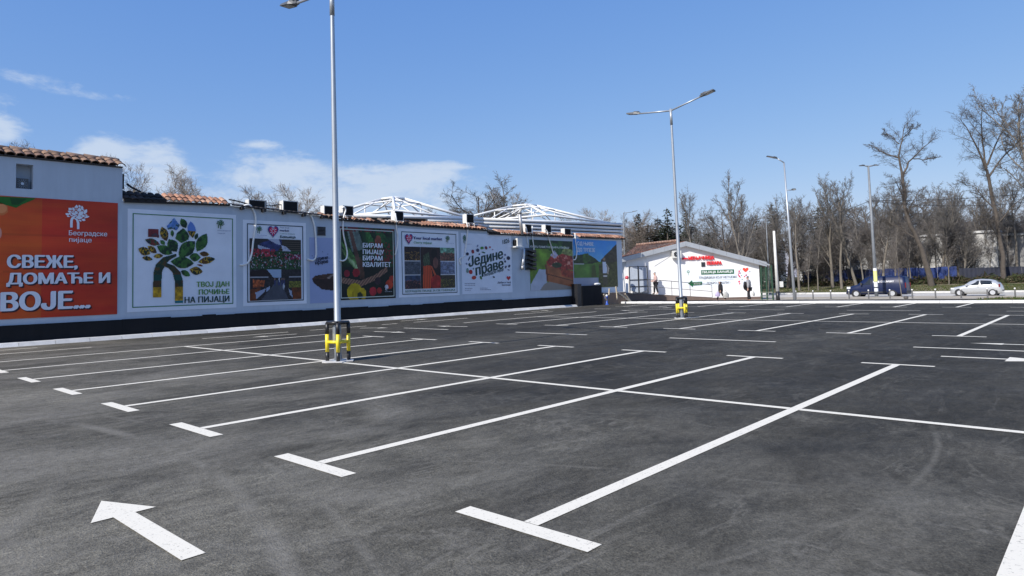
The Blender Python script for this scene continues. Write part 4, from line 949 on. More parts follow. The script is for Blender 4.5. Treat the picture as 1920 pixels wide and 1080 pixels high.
m = B.part('border_line'); B.frame(m, wx(q6(84, 0)[0], 500), wx(q6(553, 0)[0], 500), wz(*q6(320, 881)), wz(*q6(320, 286)), .035, (214, 222, 210))
m = B.part('lettering')
for tx, b, yt, yb in (('БИРАМ', 452, 402, 442), ('ПИЈАЦУ', 465, 459, 499), ('БИРАМ', 453, 514, 555), ('КВАЛИТЕТ', 526, 570, 612)): B.text(m, tx, q6(281, 0)[0], q6(b, 0)[0], q6(0, yt)[1], q6(0, yb)[1], (238, 242, 248), .03)
m = B.part('logo'); mini_tree(B, m, *q6(470, 768), *q6(507, 822), (230, 232, 236)); B.text(m, 'Београдске', q6(474, 0)[0], q6(536, 0)[0], q6(0, 827)[1], q6(0, 833)[1], (220, 222, 226), 0)
B.end()

# 6 local market collage
q5 = lambda x, y: (740 + x / 8, 425 + y / 8)
xa, xb = wx(747, 500), wx(860.5, 500); zt, zb = wz(*q5(500, 47)), wz(*q5(520, 1045))
B = Banner('banner', 'white banner with a collage of seven market photos and English heading', xa, xb, zt, zb, (236, 240, 246))
m = B.part('border_line'); B.frame(m, wx(q5(104, 0)[0], 500), wx(q5(928, 0)[0], 500), wz(*q5(520, 1006)), wz(*q5(500, 90)), .04, (60, 84, 90))
def crowd(seed, lo, hi, sky=None, spot=None):
    def fn(u, v):
        n = vnoise(u, v, 7, seed); f = vnoise(u, v, 22, seed + 20, 2); im = blank(u, lo); k = f[..., None]; im = im * (1 - k) + np.array(hi, float) * k
        if sky: put(im, v < .4, sky, .7 + .5 * n)
        if spot: put(im, (f > .62) & (v > .35), spot, .6 + .6 * n)
        return im * (.55 + .8 * n)[..., None]
    return fn
def p_carrots(u, v):
    n = vnoise(u, v, 8, 77); f = vnoise(u, v, 30, 50, 2); im = blank(u, (40, 26, 28)); put(im, v < .5, (50, 34, 34), .4 + 1.2 * n); put(im, pin(u, v, [(.12, .2), (.42, .12), (.5, .42), (.15, .48)]), (70, 84, 60), .4 + 1.2 * f)
    put(im, el(u, v, .68, .16, .16, .12), (20, 16, 20)); put(im, el(u, v, .75, .38, .13, .14), (130, 84, 74), k_ := .6 + .7 * n); put(im, pin(u, v, [(.12, .46), (.5, .44), (.58, .7), (.5, 1), (.1, 1)]), (214, 82, 44), .6 + .6 * np.abs(np.sin(u * 38)))
    put(im, pin(u, v, [(.5, .46), (.56, .46), (.8, .7), (.7, .72)]), (216, 96, 56)); put(im, el(u, v, .78, .86, .3, .18), (196, 50, 44), k_); return im
px = [(145, 381), (386, 680), (682, 897)]; xs_ = [(wx(q5(a, 0)[0], 500), wx(q5(b, 0)[0], 500)) for a, b in px]
rowsq = [(308, 510), (522, 716), (728, 926)]; zz_ = [(wz(*q5(500, b)), wz(*q5(500, a))) for a, b in rowsq]
m = B.part('photo_collage')
pf = [crowd(1, (30, 26, 34), (70, 50, 50), None, (170, 130, 70)), crowd(2, (50, 56, 70), (130, 140, 150)), crowd(3, (34, 34, 50), (90, 60, 60), (60, 80, 110), (150, 90, 80)), crowd(4, (60, 54, 50), (150, 110, 90), (130, 180, 150), (190, 120, 100)), crowd(5, (80, 90, 120), (190, 200, 220)), crowd(6, (40, 36, 40), (100, 90, 60), None, (150, 140, 60))]
for i in range(3): B.canvas(m, *xs_[0], *zz_[i], 28, 24, pf[i]); B.canvas(m, *xs_[2], *zz_[i], 26, 24, pf[3 + i])
B.canvas(m, *xs_[1], zz_[2][0], zz_[0][1], 40, 72, p_carrots)
m = B.part('lettering'); B.text(m, 'Your local market', q5(276, 0)[0], q5(706, 0)[0], q5(0, 143)[1], q5(0, 188)[1], (40, 44, 110), .03); B.text(m, 'Свету пијаце', q5(282, 0)[0], q5(552, 0)[0], q5(0, 219)[1], q5(0, 250)[1], (110, 160, 110), .015); B.text(m, 'БЕОГРАДСКЕ ПИЈАЦЕ ЗА СВЕ ГЕНЕРАЦИЈЕ', q5(155, 0)[0], q5(908, 0)[0], q5(0, 955)[1], q5(0, 987)[1], (70, 120, 90), .01)
m = B.part('logo'); heart(B, m, *q5(148, 110), *q5(264, 273)); mini_tree(B, m, *q5(755, 135), *q5(822, 240), (50, 100, 60)); B.text(m, 'Београдске', q5(772, 0)[0], q5(880, 0)[0], q5(0, 244)[1], q5(0, 252)[1], (120, 130, 170), 0)
B.end()

# 7 white lettered poster
q9 = lambda x, y: (860 + x / 9, 440 + y / 9)
xa, xb = wx(865.5, 500), wx(959.5, 500); zt, zb = wz(*q9(450, -10)), wz(*q9(480, 990))
B = Banner('banner', 'white banner with big slanted dark green words ringed by small fruit', xa, xb, zt, zb, (230, 235, 244))
m = B.part('lettering'); G_ = (18, 62, 62)
for tx, a, b, cp, bo in (('Једине', (172, 545), (745, 398), .58, .04), ('праве', (292, 690), (752, 562), .58, .04), ('београдске пијаце', (432, 706), (757, 606), .19, .01), ('1826', (742, 162), (853, 132), .26, .02)):
    p, q = B.P(*q9(*a), B.lay), B.P(*q9(*b), B.lay); d = (q - p); w = d.length; d.normalize(); m.col = sgn(G_); lettering(m, tx, p, d, Vector((-d.z * .25, 0, 1)).normalized(), w, cp, bo)
for tx, a, b, yt, yb in (('Дођи и твој', 655, 876, 793, 822), ('Београде', 730, 876, 836, 862)): B.text(m, tx, q9(a, 0)[0], q9(b, 0)[0], q9(0, yt)[1], q9(0, yb)[1], (40, 48, 84), .012)
for a, b, yt, yb in ((100, 300, 820, 828), (100, 300, 849, 857), (105, 255, 905, 912), (105, 228, 934, 941), (360, 495, 899, 905), (362, 540, 925, 932)):
    for k in range(a, b - 20, 26): B.rect(m, q9(k, 0)[0], q9(0, yt)[1], q9(min(b, k + 20), 0)[0], q9(0, yb)[1], (70, 78, 110))   # small print, too small to read
m = B.part('fruit_print'); RR = random.Random(4)
for x, y, rx, ry, c in ((236, 285, 24, 34, (150, 40, 50)), (318, 262, 28, 30, (60, 70, 100)), (390, 225, 30, 24, (70, 140, 60)), (460, 222, 22, 30, (110, 40, 60)), (524, 212, 16, 16, (190, 90, 100)), (145, 325, 26, 26, (24, 30, 60)), (175, 400, 10, 46, (60, 70, 90)), (415, 300, 34, 12, (40, 90, 60)), (345, 330, 14, 14, (60, 70, 100)),
                        (200, 628, 32, 38, (180, 30, 40)), (145, 605, 22, 44, (120, 150, 140)), (255, 725, 40, 32, (190, 60, 50)), (372, 725, 18, 34, (80, 120, 70)), (835, 395, 30, 34, (24, 26, 64)), (780, 452, 16, 20, (40, 44, 80)), (850, 530, 18, 26, (40, 50, 90)), (792, 545, 14, 24, (50, 60, 90)), (590, 715, 20, 14, (40, 60, 70)), (130, 490, 16, 16, (120, 130, 160)), (780, 340, 16, 18, (100, 110, 150)), (570, 250, 10, 10, (160, 100, 120)), (245, 575, 12, 18, (120, 140, 130)), (765, 410, 10, 14, (60, 70, 110)), (840, 595, 20, 8, (60, 70, 100)), (315, 190, 12, 22, (120, 130, 160))):
    B.ell(m, *q9(x, y), rx / 9, ry / 9, c, 9, RR.uniform(-.5, .5))
heart(B, m, *q9(805, 700), *q9(872, 776), False)
m = B.part('logo'); mini_tree(B, m, *q9(64, 0), *q9(122, 150), (60, 110, 80)); B.text(m, 'Београдске', q9(96, 0)[0], q9(214, 0)[0], q9(0, 151)[1], q9(0, 161)[1], (70, 80, 110), 0)
B.end()

# 8 crate poster, 9 field poster
q8 = lambda x, y: (980 + x / 8.308, 440 + y / 8.308)
xa, xb = wx(993.5, 500), wx(1074, 500); zt, zb = wz(*q8(430, 90)), wz(*q8(430, 862))
B = Banner('banner', 'green banner showing a wooden crate of red vegetables', xa, xb, zt, zb, (120, 150, 60))
def p_crate(u, v):
    n = vnoise(u, v, 6, 15); f = vnoise(u, v, 24, 16, 2); im = blank(u, (112, 150, 44)); im *= (.5 + .9 * n)[..., None]; put(im, (v < .18), (28, 58, 36), .4 + 1.2 * n); put(im, (v < .35) & (u > .4) & (n > .5), (56, 100, 44), .6 + .7 * f)
    put(im, pin(u, v, [(0, .88), (.2, .58), (.4, .6), (.36, .84), (.6, .96), (1, 1), (0, 1)]), (196, 202, 216), .85 + .2 * n); put(im, pin(u, v, [(.3, .88), (.45, .82), (1, .96), (1, 1), (.2, 1)]), (150, 140, 130))
    put(im, pin(u, v, [(.36, .44), (.5, .28), (.66, .3), (.8, .24), (1, .3), (1, .6), (.4, .56)]), (170, 54, 46), .5 + .9 * f); put(im, pin(u, v, [(.8, .1), (1, .2), (1, .32), (.72, .26)]), (150, 160, 90), .5 + .8 * f); put(im, pin(u, v, [(.46, .3), (.56, .2), (.64, .3), (.56, .38)]), (196, 190, 210), .7 + .5 * f); put(im, (u > .45) & (v > .3) & (v < .52) & (f > .66), (216, 150, 130))
    put(im, el(u, v, .61, .5, .12, .055), (54, 70, 44), .6 + .7 * f); put(im, pin(u, v, [(.33, .48), (.48, .54), (1, .66), (1, .96), (.36, .82)]), (178, 104, 62), .7 + .5 * n); put(im, pin(u, v, [(.34, .66), (1, .82), (1, .84), (.34, .68)]), (96, 48, 34)); put(im, pin(u, v, [(.68, .56), (1, .62), (1, .78), (.72, .72)]), (170, 66, 44), .6 + .7 * f); put(im, pin(u, v, [(.33, .48), (.37, .5), (.4, .82), (.36, .8)]), (120, 64, 40))
    return im
m = B.part('crate_print'); B.canvas(m, xa, xb, zb, zt, 76, 90, p_crate, .98)
m = B.part('lettering'); B.text(m, 'КУПУЈ ПАМЕТНО, БИРАЈ ПИЈАЦУ', q8(118, 0)[0], q8(722, 0)[0], q8(0, 168)[1], q8(0, 200)[1], (236, 240, 236), .015)
B.end()
xa, xb = wx(1075.5, 500), wx(1157, 500); zt, zb = wz(*q8(1100, 84)), wz(*q8(1100, 826))
B = Banner('banner', 'blue and green banner of a farmer standing in a field, right end of the wall', xa, xb, zt, zb, (150, 158, 176), off=.010)
def p_field(u, v):
    n = vnoise(u, v, 6, 35); f = vnoise(u, v, 24, 36, 2); im = blank(u, (58, 142, 200)); im[..., 0] += 110 * (v / .5 * n); im[..., 1] += 80 * (v / .5 * n); im[..., 2] += 20
    put(im, (v > .46), (88, 132, 52), .55 + .7 * n); put(im, pin(u, v, [(0, .34), (.25, .3), (.36, .32), (.5, .4), (.56, .46), (.4, .5), (0, .5)]), (44, 66, 36), .5 + .9 * f); put(im, pin(u, v, [(.2, .3), (.32, .28), (.38, .4), (.3, .48), (.2, .48)]), (66, 106, 40), .5 + .8 * f)
    put(im, pin(u, v, [(.6, .42), (1, .06), (1, .5), (.62, .48)]), (62, 58, 46), .6 + .7 * f); put(im, pin(u, v, [(.55, .5), (1, .44), (1, 1), (.55, 1)]), (72, 76, 40), .6 + .8 * f); put(im, (v > .5) & (v < .515) & (u < .22), (220, 224, 230))
    put(im, pin(u, v, [(.4, .56), (.46, .5), (.5, .78), (.38, .78)]), (70, 84, 40)); put(im, pin(u, v, [(.64, .46), (.72, .45), (.75, .6), (.74, .7), (.65, .7)]), (206, 214, 228)); put(im, pin(u, v, [(.73, .48), (.8, .6), (.77, .72), (.75, .7), (.77, .6)]), (200, 180, 160)); put(im, el(u, v, .685, .4, .025, .038), (150, 120, 96)); put(im, pin(u, v, [(.65, .7), (.74, .7), (.76, .95), (.7, .95), (.7, .78), (.68, .95), (.65, .95)]), (74, 70, 56)); put(im, el(u, v, .7, .76, .05, .02), (210, 205, 200))
    return im, ~((u < .545) & (v > .785))
m = B.part('field_print'); B.canvas(m, xa, xb, zb, zt, 76, 90, p_field, 1.0)
m = B.part('lettering'); B.text(m, 'ОД ЊИВЕ', q8(848, 0)[0], q8(1100, 0)[0], q8(0, 106)[1], q8(0, 163)[1], (240, 244, 248), .02); B.text(m, 'ДО ТРПЕЗЕ', q8(848, 0)[0], q8(1124, 0)[0], q8(0, 204)[1], q8(0, 262)[1], (240, 244, 248), .02)
B.end()
# ---------------------------------------------------------------- white gabled building with the painted signs
FP = Vector((45.1, 24.4, 0)); FT = Vector((.707, -.707, 0)).normalized(); FN = FT.cross(EZ)
def onF(px, py, off=0.0):
    d = ray(px, py); o = FP + FN * off; t = (o - CAM).dot(FN) / d.dot(FN); return CAM + d * t
def fs(p): return (Vector(p) - FP).dot(FT)
def F3(s, z, off=0.0): return FP + FT * s + FN * off + EZ * z
M_FWH = plaster('bright_white_render', (.87, .86, .84), .05); M_FBR = plaster('brown_base_paint', (.17, .125, .105), .2)
sL, sA, sR = fs(onF(1173, 490)), fs(onF(1284, 470)), fs(onF(1424, 520))
zL, zA, zR = onF(1175, 485).z, onF(1284, 458.5).z + .0, onF(1422, 492).z
wb = thing('bakery_building', 'white gabled building with red and green signs beyond the car park', 'building', FP)
DEP = -FN * 11
g = MB(); base = [F3(sL, -.25), F3(sR, -.25), F3(sR, zR), F3(sA, zA), F3(sL, zL)]
g.prism(base, DEP); g.build('wall', M_FWH, wb)
roof = g = MB(); ov = .35
for (a, za), (b, zb) in (((sL - .45, zL - .17), (sA, zA)), ((sA, zA), (sR + .5, zR - .24))):
    p, q = F3(a, za + .04, ov), F3(b, zb + .04, ov); up = Vector((0, 0, .13)); back = DEP - FN * ov
    g.prism([p, q, q + up, p + up], back)
rf = g.build('roof', mat('roof_boards', (.30, .28, .26), .8), wb)
g = MB(); rnd = random.Random(2)
n, m = 26, 26                                      # left slope laid with clay tiles
for i in range(n):
    for j in range(m):
        a = sL - .45 + (sA - sL + .45) * i / n; b = a + (sA - sL + .45) / n * 1.1; za = zL - .17 + (zA - zL + .17) * i / n + .20; zb = za + (zA - zL + .17) / n * 1.1 + .0
        o0 = ov - .03 - (11 + 2 * ov) * j / m; o1 = o0 - (11 + 2 * ov) / m * .96; k = rnd.uniform(.6, 1.15); c = rnd.choice(((.40, .19, .12), (.33, .16, .11), (.46, .24, .15), (.27, .16, .12))); g.col = tuple(x * k for x in c); om = (o0 + o1) / 2
        g.face(F3(a, za + .05, o0), F3(b, zb, o0), F3(b, zb + .05, om), F3(a, za + .10, om)); g.face(F3(a, za + .10, om), F3(b, zb + .05, om), F3(b, zb, o1), F3(a, za + .05, o1))
g.build('roof_tiles', M_TILE, rf)
# tiled slope of the wing behind, facing the car park
rw = [atD(1168, 481, 57.5), atD(1283, 461, 56), atD(1270, 451.5, 60.5), atD(1193, 459.5, 61.5)]
g = MB()
for i in range(34):
    for j in range(9):
        q = lambda u, v: rw[0].lerp(rw[1], u).lerp(rw[3].lerp(rw[2], u), v)
        u0, u1, v0, v1 = i / 34, (i + .96) / 34, j / 9, (j + .97) / 9; k = rnd.uniform(.6, 1.15); c = rnd.choice(((.36, .19, .13), (.30, .16, .11), (.42, .25, .17), (.24, .15, .12))); g.col = tuple(x * k for x in c); um = (u0 + u1) / 2
        g.face(q(u0, v0), q(um, v0) + EZ * .06, q(um, v1) + EZ * .03, q(u0, v1) - EZ * .03); g.face(q(um, v0) + EZ * .06, q(u1, v0), q(u1, v1) - EZ * .03, q(um, v1) + EZ * .03)
for i in range(16): k = rnd.uniform(.7, 1.1); g.col = (.34 * k, .22 * k, .17 * k); g.tube([rw[3].lerp(rw[2], i / 16) + EZ * .02, rw[3].lerp(rw[2], (i + 1.1) / 16) + EZ * .02], [.13, .11], 7)
g.build('rear_roof_tiles', M_TILE, rf)
g = MB(); dn = [p - EZ * .10 for p in rw]; bk_ = [Vector((p.x, p.y, .0)) for p in rw]; g.face(*dn); g.face(bk_[0], bk_[1], dn[1], dn[0]); g.face(bk_[3], bk_[0], dn[0], dn[3]); g.build('rear_wing', M_WALL, wb)
g = MB(); M_ZINC = mat('zinc_trim', (.42, .44, .46), .5, .3, .1, 2)
for (a, za), (b, zb) in (((sL - .47, zL - .17), (sA, zA)), ((sA, zA), (sR + .52, zR - .24))):
    nn = 6
    for i in range(nn):
        s0, s1 = a + (b - a) * i / nn, a + (b - a) * (i + .985) / nn; z0, z1 = za + (zb - za) * i / nn, za + (zb - za) * (i + .985) / nn
        g.prism([F3(s0, z0 - .14, ov + .005), F3(s1, z1 - .14, ov + .005), F3(s1, z1 + .24, ov + .005), F3(s0, z0 + .24, ov + .005)], FN * .02)
g.build('verge_trim', M_ZINC, wb)
g = MB(); s0, s1 = fs(onF(1240, 560)), sR
g.prism([F3(s0, -.25, .002), F3(s1 + .03, -.25, .002), F3(s1 + .03, onF(1425, 556).z, .002), F3(s0, onF(1425, 556).z + .03, .002)], FN * .03); g.build('base_band', M_FBR, wb)
a, b = onF(1315, 500), onF(1321.5, 491.5)
g = MB(); g.prism([F3(fs(a), a.z, .004), F3(fs(b), a.z, .004), F3(fs(b), b.z, .004), F3(fs(a), b.z, .004)], FN * .05); wf = g.build('window_frame', M_BLACK, wb)
g = MB(); g.prism([F3(fs(a) + .05, a.z + .05, .055), F3(fs(b) - .05, a.z + .05, .055), F3(fs(b) - .05, b.z - .05, .055), F3(fs(a) + .05, b.z - .05, .055)], FN * .004); g.build('pane', glass('dark_pane'), wf)
g = MB(); a, b = onF(1227, 499), onF(1262, 477); g.tube([F3(fs(a), a.z, .02), F3(fs(b), b.z, .02)], .012, 4); g.build('wall_cable', mat('grey_cable', (.5, .5, .5), .6), wb)
def flat_text(name, label, cat, items, depth=.05, mats=None, group=None, off=.006):
    t = thing(name, label, cat, onF(items[0][1], items[0][4])); 
    for nm, x0, x1, yt, yb, bold, col in items:
        mb = MB(); mb.col = col; p, q, r = onF(x0, yb, off), onF(x1, yb, off), onF(x0, yt, off)
        lettering(mb, nm, p, FT, EZ, fs(q) - fs(p), r.z - p.z, bold, depth); mb.build('lettering', M_INK, t)
    return t
RED = lin(238, 62, 66); GRN = lin(24, 96, 56); GRY = lin(96, 104, 114)
flat_text('wall_sign', 'red raised letters reading Мењачница under the gable', 'sign', [('МЕЊАЧНИЦА', 1290.8, 1338.5, 480.8, 487.3, .03, RED)], .10)
flat_text('wall_sign', 'red raised letters reading Пекара beside the small dark window', 'sign', [('ПЕКАРА', 1325.2, 1352.5, 490.2, 496.6, .03, RED)], .10)
t = thing('wall_sign', 'short red sign stub poking out right of the air conditioner', 'sign', onF(1283, 485)); g = MB(); g.col = lin(214, 40, 60); a, b = onF(1279, 487), onF(1289, 482.7); g.prism([F3(fs(a), a.z, .004), F3(fs(b), a.z + .05, .004), F3(fs(b), b.z - .05, .004), F3(fs(a), b.z, .004)], FN * .14); g.build('panel', M_INK, t)
# printed welcome panel
pa = thing('welcome_sign', 'wide pale panel with green Пијаца Бањица board and slogan', 'sign', onF(1340, 550))
def fpanel(mb, x0, x1, yt, yb, off, th=.004):
    p, q, r = onF(x0, yb, off), onF(x1, yb, off), onF(x0, yt, off); mb.prism([F3(fs(p), p.z, off), F3(fs(q), p.z, off), F3(fs(q), r.z, off), F3(fs(p), r.z, off)], FN * th)
g = MB(); g.col = lin(238, 244, 250); fpanel(g, 1283, 1406, 504, 540.5, .004); g.build('panel', M_INK, pa)
g = MB(); g.col = GRN; fpanel(g, 1314.8, 1376.5, 506.6, 515.0, .010, .01); g.build('green_board', M_INK, pa)
g = MB()
for tx, x0, x1, yt, yb, bo, c, of in (('ПИЈАЦА БАЊИЦА', 1316.5, 1374.5, 508, 512.7, .03, (.85, .87, .85), .022), ('ТРАДИЦИЈА КОЈУ НЕГУЈЕМО', 1310.5, 1382, 518.8, 523.2, .03, GRY, .011), ('ДОБРО ДОШЛИ !', 1325, 1369, 528.8, 533, .03, GRY, .011)):
    g.col = c; p, q, r = onF(x0, yb, of), onF(x1, yb, of), onF(x0, yt, of); lettering(g, tx, p, FT, EZ, fs(q) - fs(p), r.z - p.z, bo)
g.col = GRY; fpanel(g, 1332, 1376, 525.2, 525.6, .011, .002)
g.build('lettering', M_INK, pa)
g = MB(); rr = random.Random(6)
for x, y, r_, c in [(1386, 508.5, 1.7, (215, 60, 90)), (1389, 506, .9, (80, 110, 90)), (1385.5, 512, 1.4, (190, 40, 90)), (1388, 512, 1.3, (150, 60, 110)), (1384.5, 515.5, 1.5, (205, 50, 100)), (1386.5, 518, 1.6, (215, 40, 70)), (1390.5, 516.8, 1.1, (90, 120, 110)), (1388, 520, 1.0, (200, 60, 90)), (1391.5, 524, 1.1, (80, 110, 110)), (1396, 518.5, 1.5, (230, 90, 90)), (1399, 516, 1.6, (190, 50, 100)), (1386, 528, 2.0, (228, 80, 100)), (1387, 532, 1.5, (220, 70, 90)), (1406, 509.5, 1.0, (90, 110, 140))]:
    c0 = onF(x, y, .012); g.col = lin(*c); w = r_ * .045; g.face(*[c0 + FT * (w * math.cos(a_)) + EZ * (w * math.sin(a_)) for a_ in [2 * math.pi * k / 8 for k in range(8)]])
c0 = onF(1398, 506, .012); g.col = lin(238, 90, 70)
g.face(*[c0 + FT * (x * .26) + EZ * (y * .2) for x, y in ((0, -1), (.6, -.45), (1, .3), (.75, .9), (.3, .8), (0, .5), (-.3, .8), (-.75, .9), (-1, .3), (-.6, -.45))])
g.build('petal_print', M_INK, pa)
g = MB(); g.col = lin(150, 176, 160); c0 = onF(1290.5, 509.5, .012)
for k in range(7): c1 = c0 + FT * (.09 * math.cos(k * .9)) + EZ * (.09 * math.sin(k * .9)); g.face(*[c1 + FT * (.05 * math.cos(a_)) + EZ * (.05 * math.sin(a_)) for a_ in [2 * math.pi * q / 6 for q in range(6)]])
g.face(c0 + FT * -.02 - EZ * .3, c0 + FT * .02 - EZ * .3, c0 + FT * .02, c0 - FT * .02); g.build('tree_logo', M_INK, pa)
ar = thing('arrow_sign', 'green arrow board pointing left, lettered Улаз', 'sign', onF(1300, 532)); g = MB(); g.col = GRN
P = [onF(x, y, .03) for x, y in ((1290.2, 531.5), (1297.5, 525.5), (1298, 529), (1316, 528), (1316.2, 534), (1299, 535.2), (1299, 538.2))]; P = [F3(fs(p), p.z, .012) for p in P]; g.prism(P[::-1], FN * .03); g.build('board', M_INK, ar)
g = MB(); g.col = (.8, .84, .8); p, q = onF(1300.5, 533.3, .044), onF(1313.5, 533, .044); lettering(g, 'УЛАЗ', p, FT, EZ, fs(q) - fs(p), .13, .03); g.build('lettering', M_INK, ar)
# outdoor unit on the gable
t = thing('air_conditioner', 'white wall condenser with a round fan under the white gable', 'air conditioner', onF(1265, 478)); a, b = onF(1259.2, 484, .12), onF(1275, 470.2, .12)
s0, s1, z0, z1 = fs(a), fs(b), a.z, b.z
g = MB(); g.prism([F3(s0, z0, .12), F3(s1, z0, .12), F3(s1, z1, .12), F3(s0, z1, .12)], FN * .32); g.build('casing', M_CASE, t)
fc = F3(s0 + (s1 - s0) * .45, (z0 + z1) / 2, .441); g = MB(); g.face(*[fc + FT * (.22 * math.cos(k * .393)) + EZ * (.22 * math.sin(k * .393)) for k in range(16)]); fn = g.build('fan', M_DARK, t)
g = MB()
for k in range(8): a_ = k * math.pi / 4; g.tube([fc + FN * .012, fc + FN * .012 + FT * (.21 * math.cos(a_)) + EZ * (.21 * math.sin(a_))], .006, 4)
g.build('fan_guard', M_GALV, fn)
for s_ in (s0 + .1, s1 - .12):
    g = MB(); g.beam(F3(s_, z0 - .02, .006), F3(s_, z0 - .02, .46), .03, .03); g.build('bracket', M_GALV, t)
# ramp with railing
def onR(px, py, off=1.35): return onF(px, py, off)
rp = thing('access_ramp', 'brown sided ramp climbing left along the white building', 'ramp', F3(0, 0, 1))
rl, rr_ = fs(onR(1176, 560)), fs(onR(1336, 560)); zl, zr = onR(1185, 549.5).z, onR(1336, 558).z
g = MB(); g.prism([F3(rl, -.3, .01), F3(rr_, -.3, .01), F3(rr_, zr, .01), F3(rl, zl, .01)], FN * 1.34); g.build('ramp_wall', M_FBR, rp)
g = MB(); g.prism([F3(rl, zl + .003, .015), F3(rr_, zr + .003, .015), F3(rr_, zr + .03, .015), F3(rl, zl + .03, .015)], FN * 1.36); g.build('ramp_slab', mat('ramp_concrete', (.26, .22, .2), .9), rp)
ra = thing('railing', 'thin dark metal railing along the ramp of the white building', 'railing', F3(0, .3, 1.3)); M_RAIL = mat('dark_rail', (.07, .07, .075), .5, .3)
zt_ = lambda s_: zl + (zr - zl) * (s_ - rl) / (rr_ - rl)
top = [(1214, 524), (1259, 527.2), (1293.5, 530.4), (1328, 533.2), (1334.5, 534.6)]
TP = [onR(*q, 1.28) for q in top]
g = MB(); g.tube(TP, .024, 6); g.tube([F3(fs(TP[0]), TP[0].z - .55, 1.28), F3(fs(TP[-1]), TP[-1].z - .5, 1.28)], .02, 6); g.build('rails', M_RAIL, ra)
for p in (TP[0], TP[1], TP[2], TP[4]):
    g = MB(); s_ = fs(p); g.tube([F3(s_, zt_(s_) + .02, 1.28), F3(s_, p.z, 1.28)], .022, 6); g.build('post', M_RAIL, ra)
# gate with chevron boards
gt = thing('gate', 'dark framed double gate with pale chevron boards at the white building', 'gate', onF(1196, 552, .25)); M_CHEV = mat('pale_blue_boards', (.42, .46, .52), .7, 0, .1, 5)
a, b = onF(1181, 551, .25), onF(1213.5, 498, .25); s0, s1, z0, z1 = fs(a), fs(b), a.z, b.z; sm_ = (s0 + s1) / 2
for q0, q1, dr in ((s0, sm_, 1), (sm_, s1, -1)):
    g = MB(); w = q1 - q0; N_ = 9
    for i in range(N_):
        z = z0 + .08 + (z1 - z0 - .35) * i / N_; h = (z1 - z0) / N_ * .86; r_ = .18
        z_a, z_b = (z + r_, z) if dr > 0 else (z, z + r_)
        g.prism([F3(q0 + .04, z_a, .25), F3(q1 - .04, z_b, .25), F3(q1 - .04, z_b + h, .25), F3(q0 + .04, z_a + h, .25)], FN * .03)
    lf = g.build('leaf', M_CHEV, gt)
    g = MB()
    for (u0, v0, u1, v1) in ((q0, z0, q0, z1 - .05), (q1 - .03, z0, q1 - .03, z1), (q0, z0 + .02, q1, z0 + .02), (q0, z1 - .06, q1, z1 - .06), (q0, (z0 + z1) / 2, q1, (z0 + z1) / 2), (q0, z0 + (z1 - z0) * .26, q1, z0 + (z1 - z0) * .26)): g.beam(F3(u0, v0, .31), F3(u1, v1, .31), .05, .05)
    g.build('frame', M_BLACK, lf)
hp = thing('hydrant_post', 'white post with a red head standing left of the dark gate', 'post', onF(1176, 553, .9)); p = onF(1175.5, 550, .9); q = onF(1175.5, 522, .9)
g = MB(); g.tube([p - EZ * .7, q], .10, 8); g.build('post', M_WHITE, hp); g = MB(); g.ball(tuple(q + EZ * .05), .16, 8, 6); g.build('head', mat('red_enamel', (.55, .06, .08), .4), hp)
# ---------------------------------------------------------------- lamp posts, guards, bollards and street furniture
M_LAMP = mat('dark_lamp_body', (.10, .105, .11), .45, .3, .1, 5); M_LED = mat('led_cover', (.45, .46, .46), .25)
M_POLE = mat('pale_galvanised_pole', (.40, .43, .46), .42, .5, .10, 2.5)
def lamp_head(parent, a, d, tilt, L=.62, w=.13):
    """flat LED luminaire from a along horizontal direction d"""
    d = Vector(d).normalized(); s = Vector((-d.y, d.x, 0)); ax = (d * math.cos(tilt) + EZ * math.sin(tilt)); up = s.cross(ax) if s.cross(ax).z > 0 else -s.cross(ax)
    g = MB(); prof = [(0, .05, .05), (.12, .07, .065), (.26, .13, .06), (L, .13, .035)]; rings = []
    for t, ww, hh in prof: rings.append([a + ax * t + s * x + up * y for x, y in ((-ww, -.02), (ww, -.02), (ww * .8, hh), (-ww * .8, hh))])
    pts = [p for r in rings for p in r]; F = [[3, 2, 1, 0], [12, 13, 14, 15]]
    for i in range(3):
        for k in range(4): F.append([i * 4 + k, i * 4 + (k + 1) % 4, (i + 1) * 4 + (k + 1) % 4, (i + 1) * 4 + k])
    g.add(pts, F); g.obox(a + ax * .18 + up * .075, ax * .11, s * .07, up * .022)
    h = g.build('lamp_head', M_LAMP, parent)
    g = MB(); g.obox(a + ax * (L * .66) - up * .024, ax * (L * .26), s * .10, up * .003); g.build('led_cover', M_LED, h)
def car_park_lamp(x, y, top, label, lean=(0, 0)):
    t = thing('lamp_post', label, 'lamp post', (x, y, 0), group='twin armed lamp posts in the car park'); b = Vector((x, y, 0)); tp = Vector((x + lean[0], y + lean[1], top)); e = lambda k: b.lerp(tp, k)
    g = MB(); g.lathe([(.17, .012), (.17, .035), (.09, .04)], b, 14); g.tube([b + EZ * .01, e(.1), e(.101), e(.5), e(.93), e(1)], [.078, .076, .072, .060, .046, .044], 14)
    g.build('pole', M_POLE, t)
    g = MB(); g.tube([e(.925), e(1.004)], [.054, .054], 12); g.build('collar', M_POLE, t)
    for sg in (1, -1):
        a = e(.995); m = a + Vector((0, sg * (1.45 if sg > 0 else 1.32), .30 if sg < 0 else .16)); g = MB(); g.tube([a, m], [.036, .032], 8); g.build('arm', M_POLE, t)
        lamp_head(t, m, (0, sg, 0), R(13 if sg < 0 else 9))
    g = MB(); g.obox(b + Vector((-.1, -.02, .62)), (.012, 0, 0), (0, .05, 0), (0, 0, .17)); g.build('service_door', M_GALV, t)
    return t
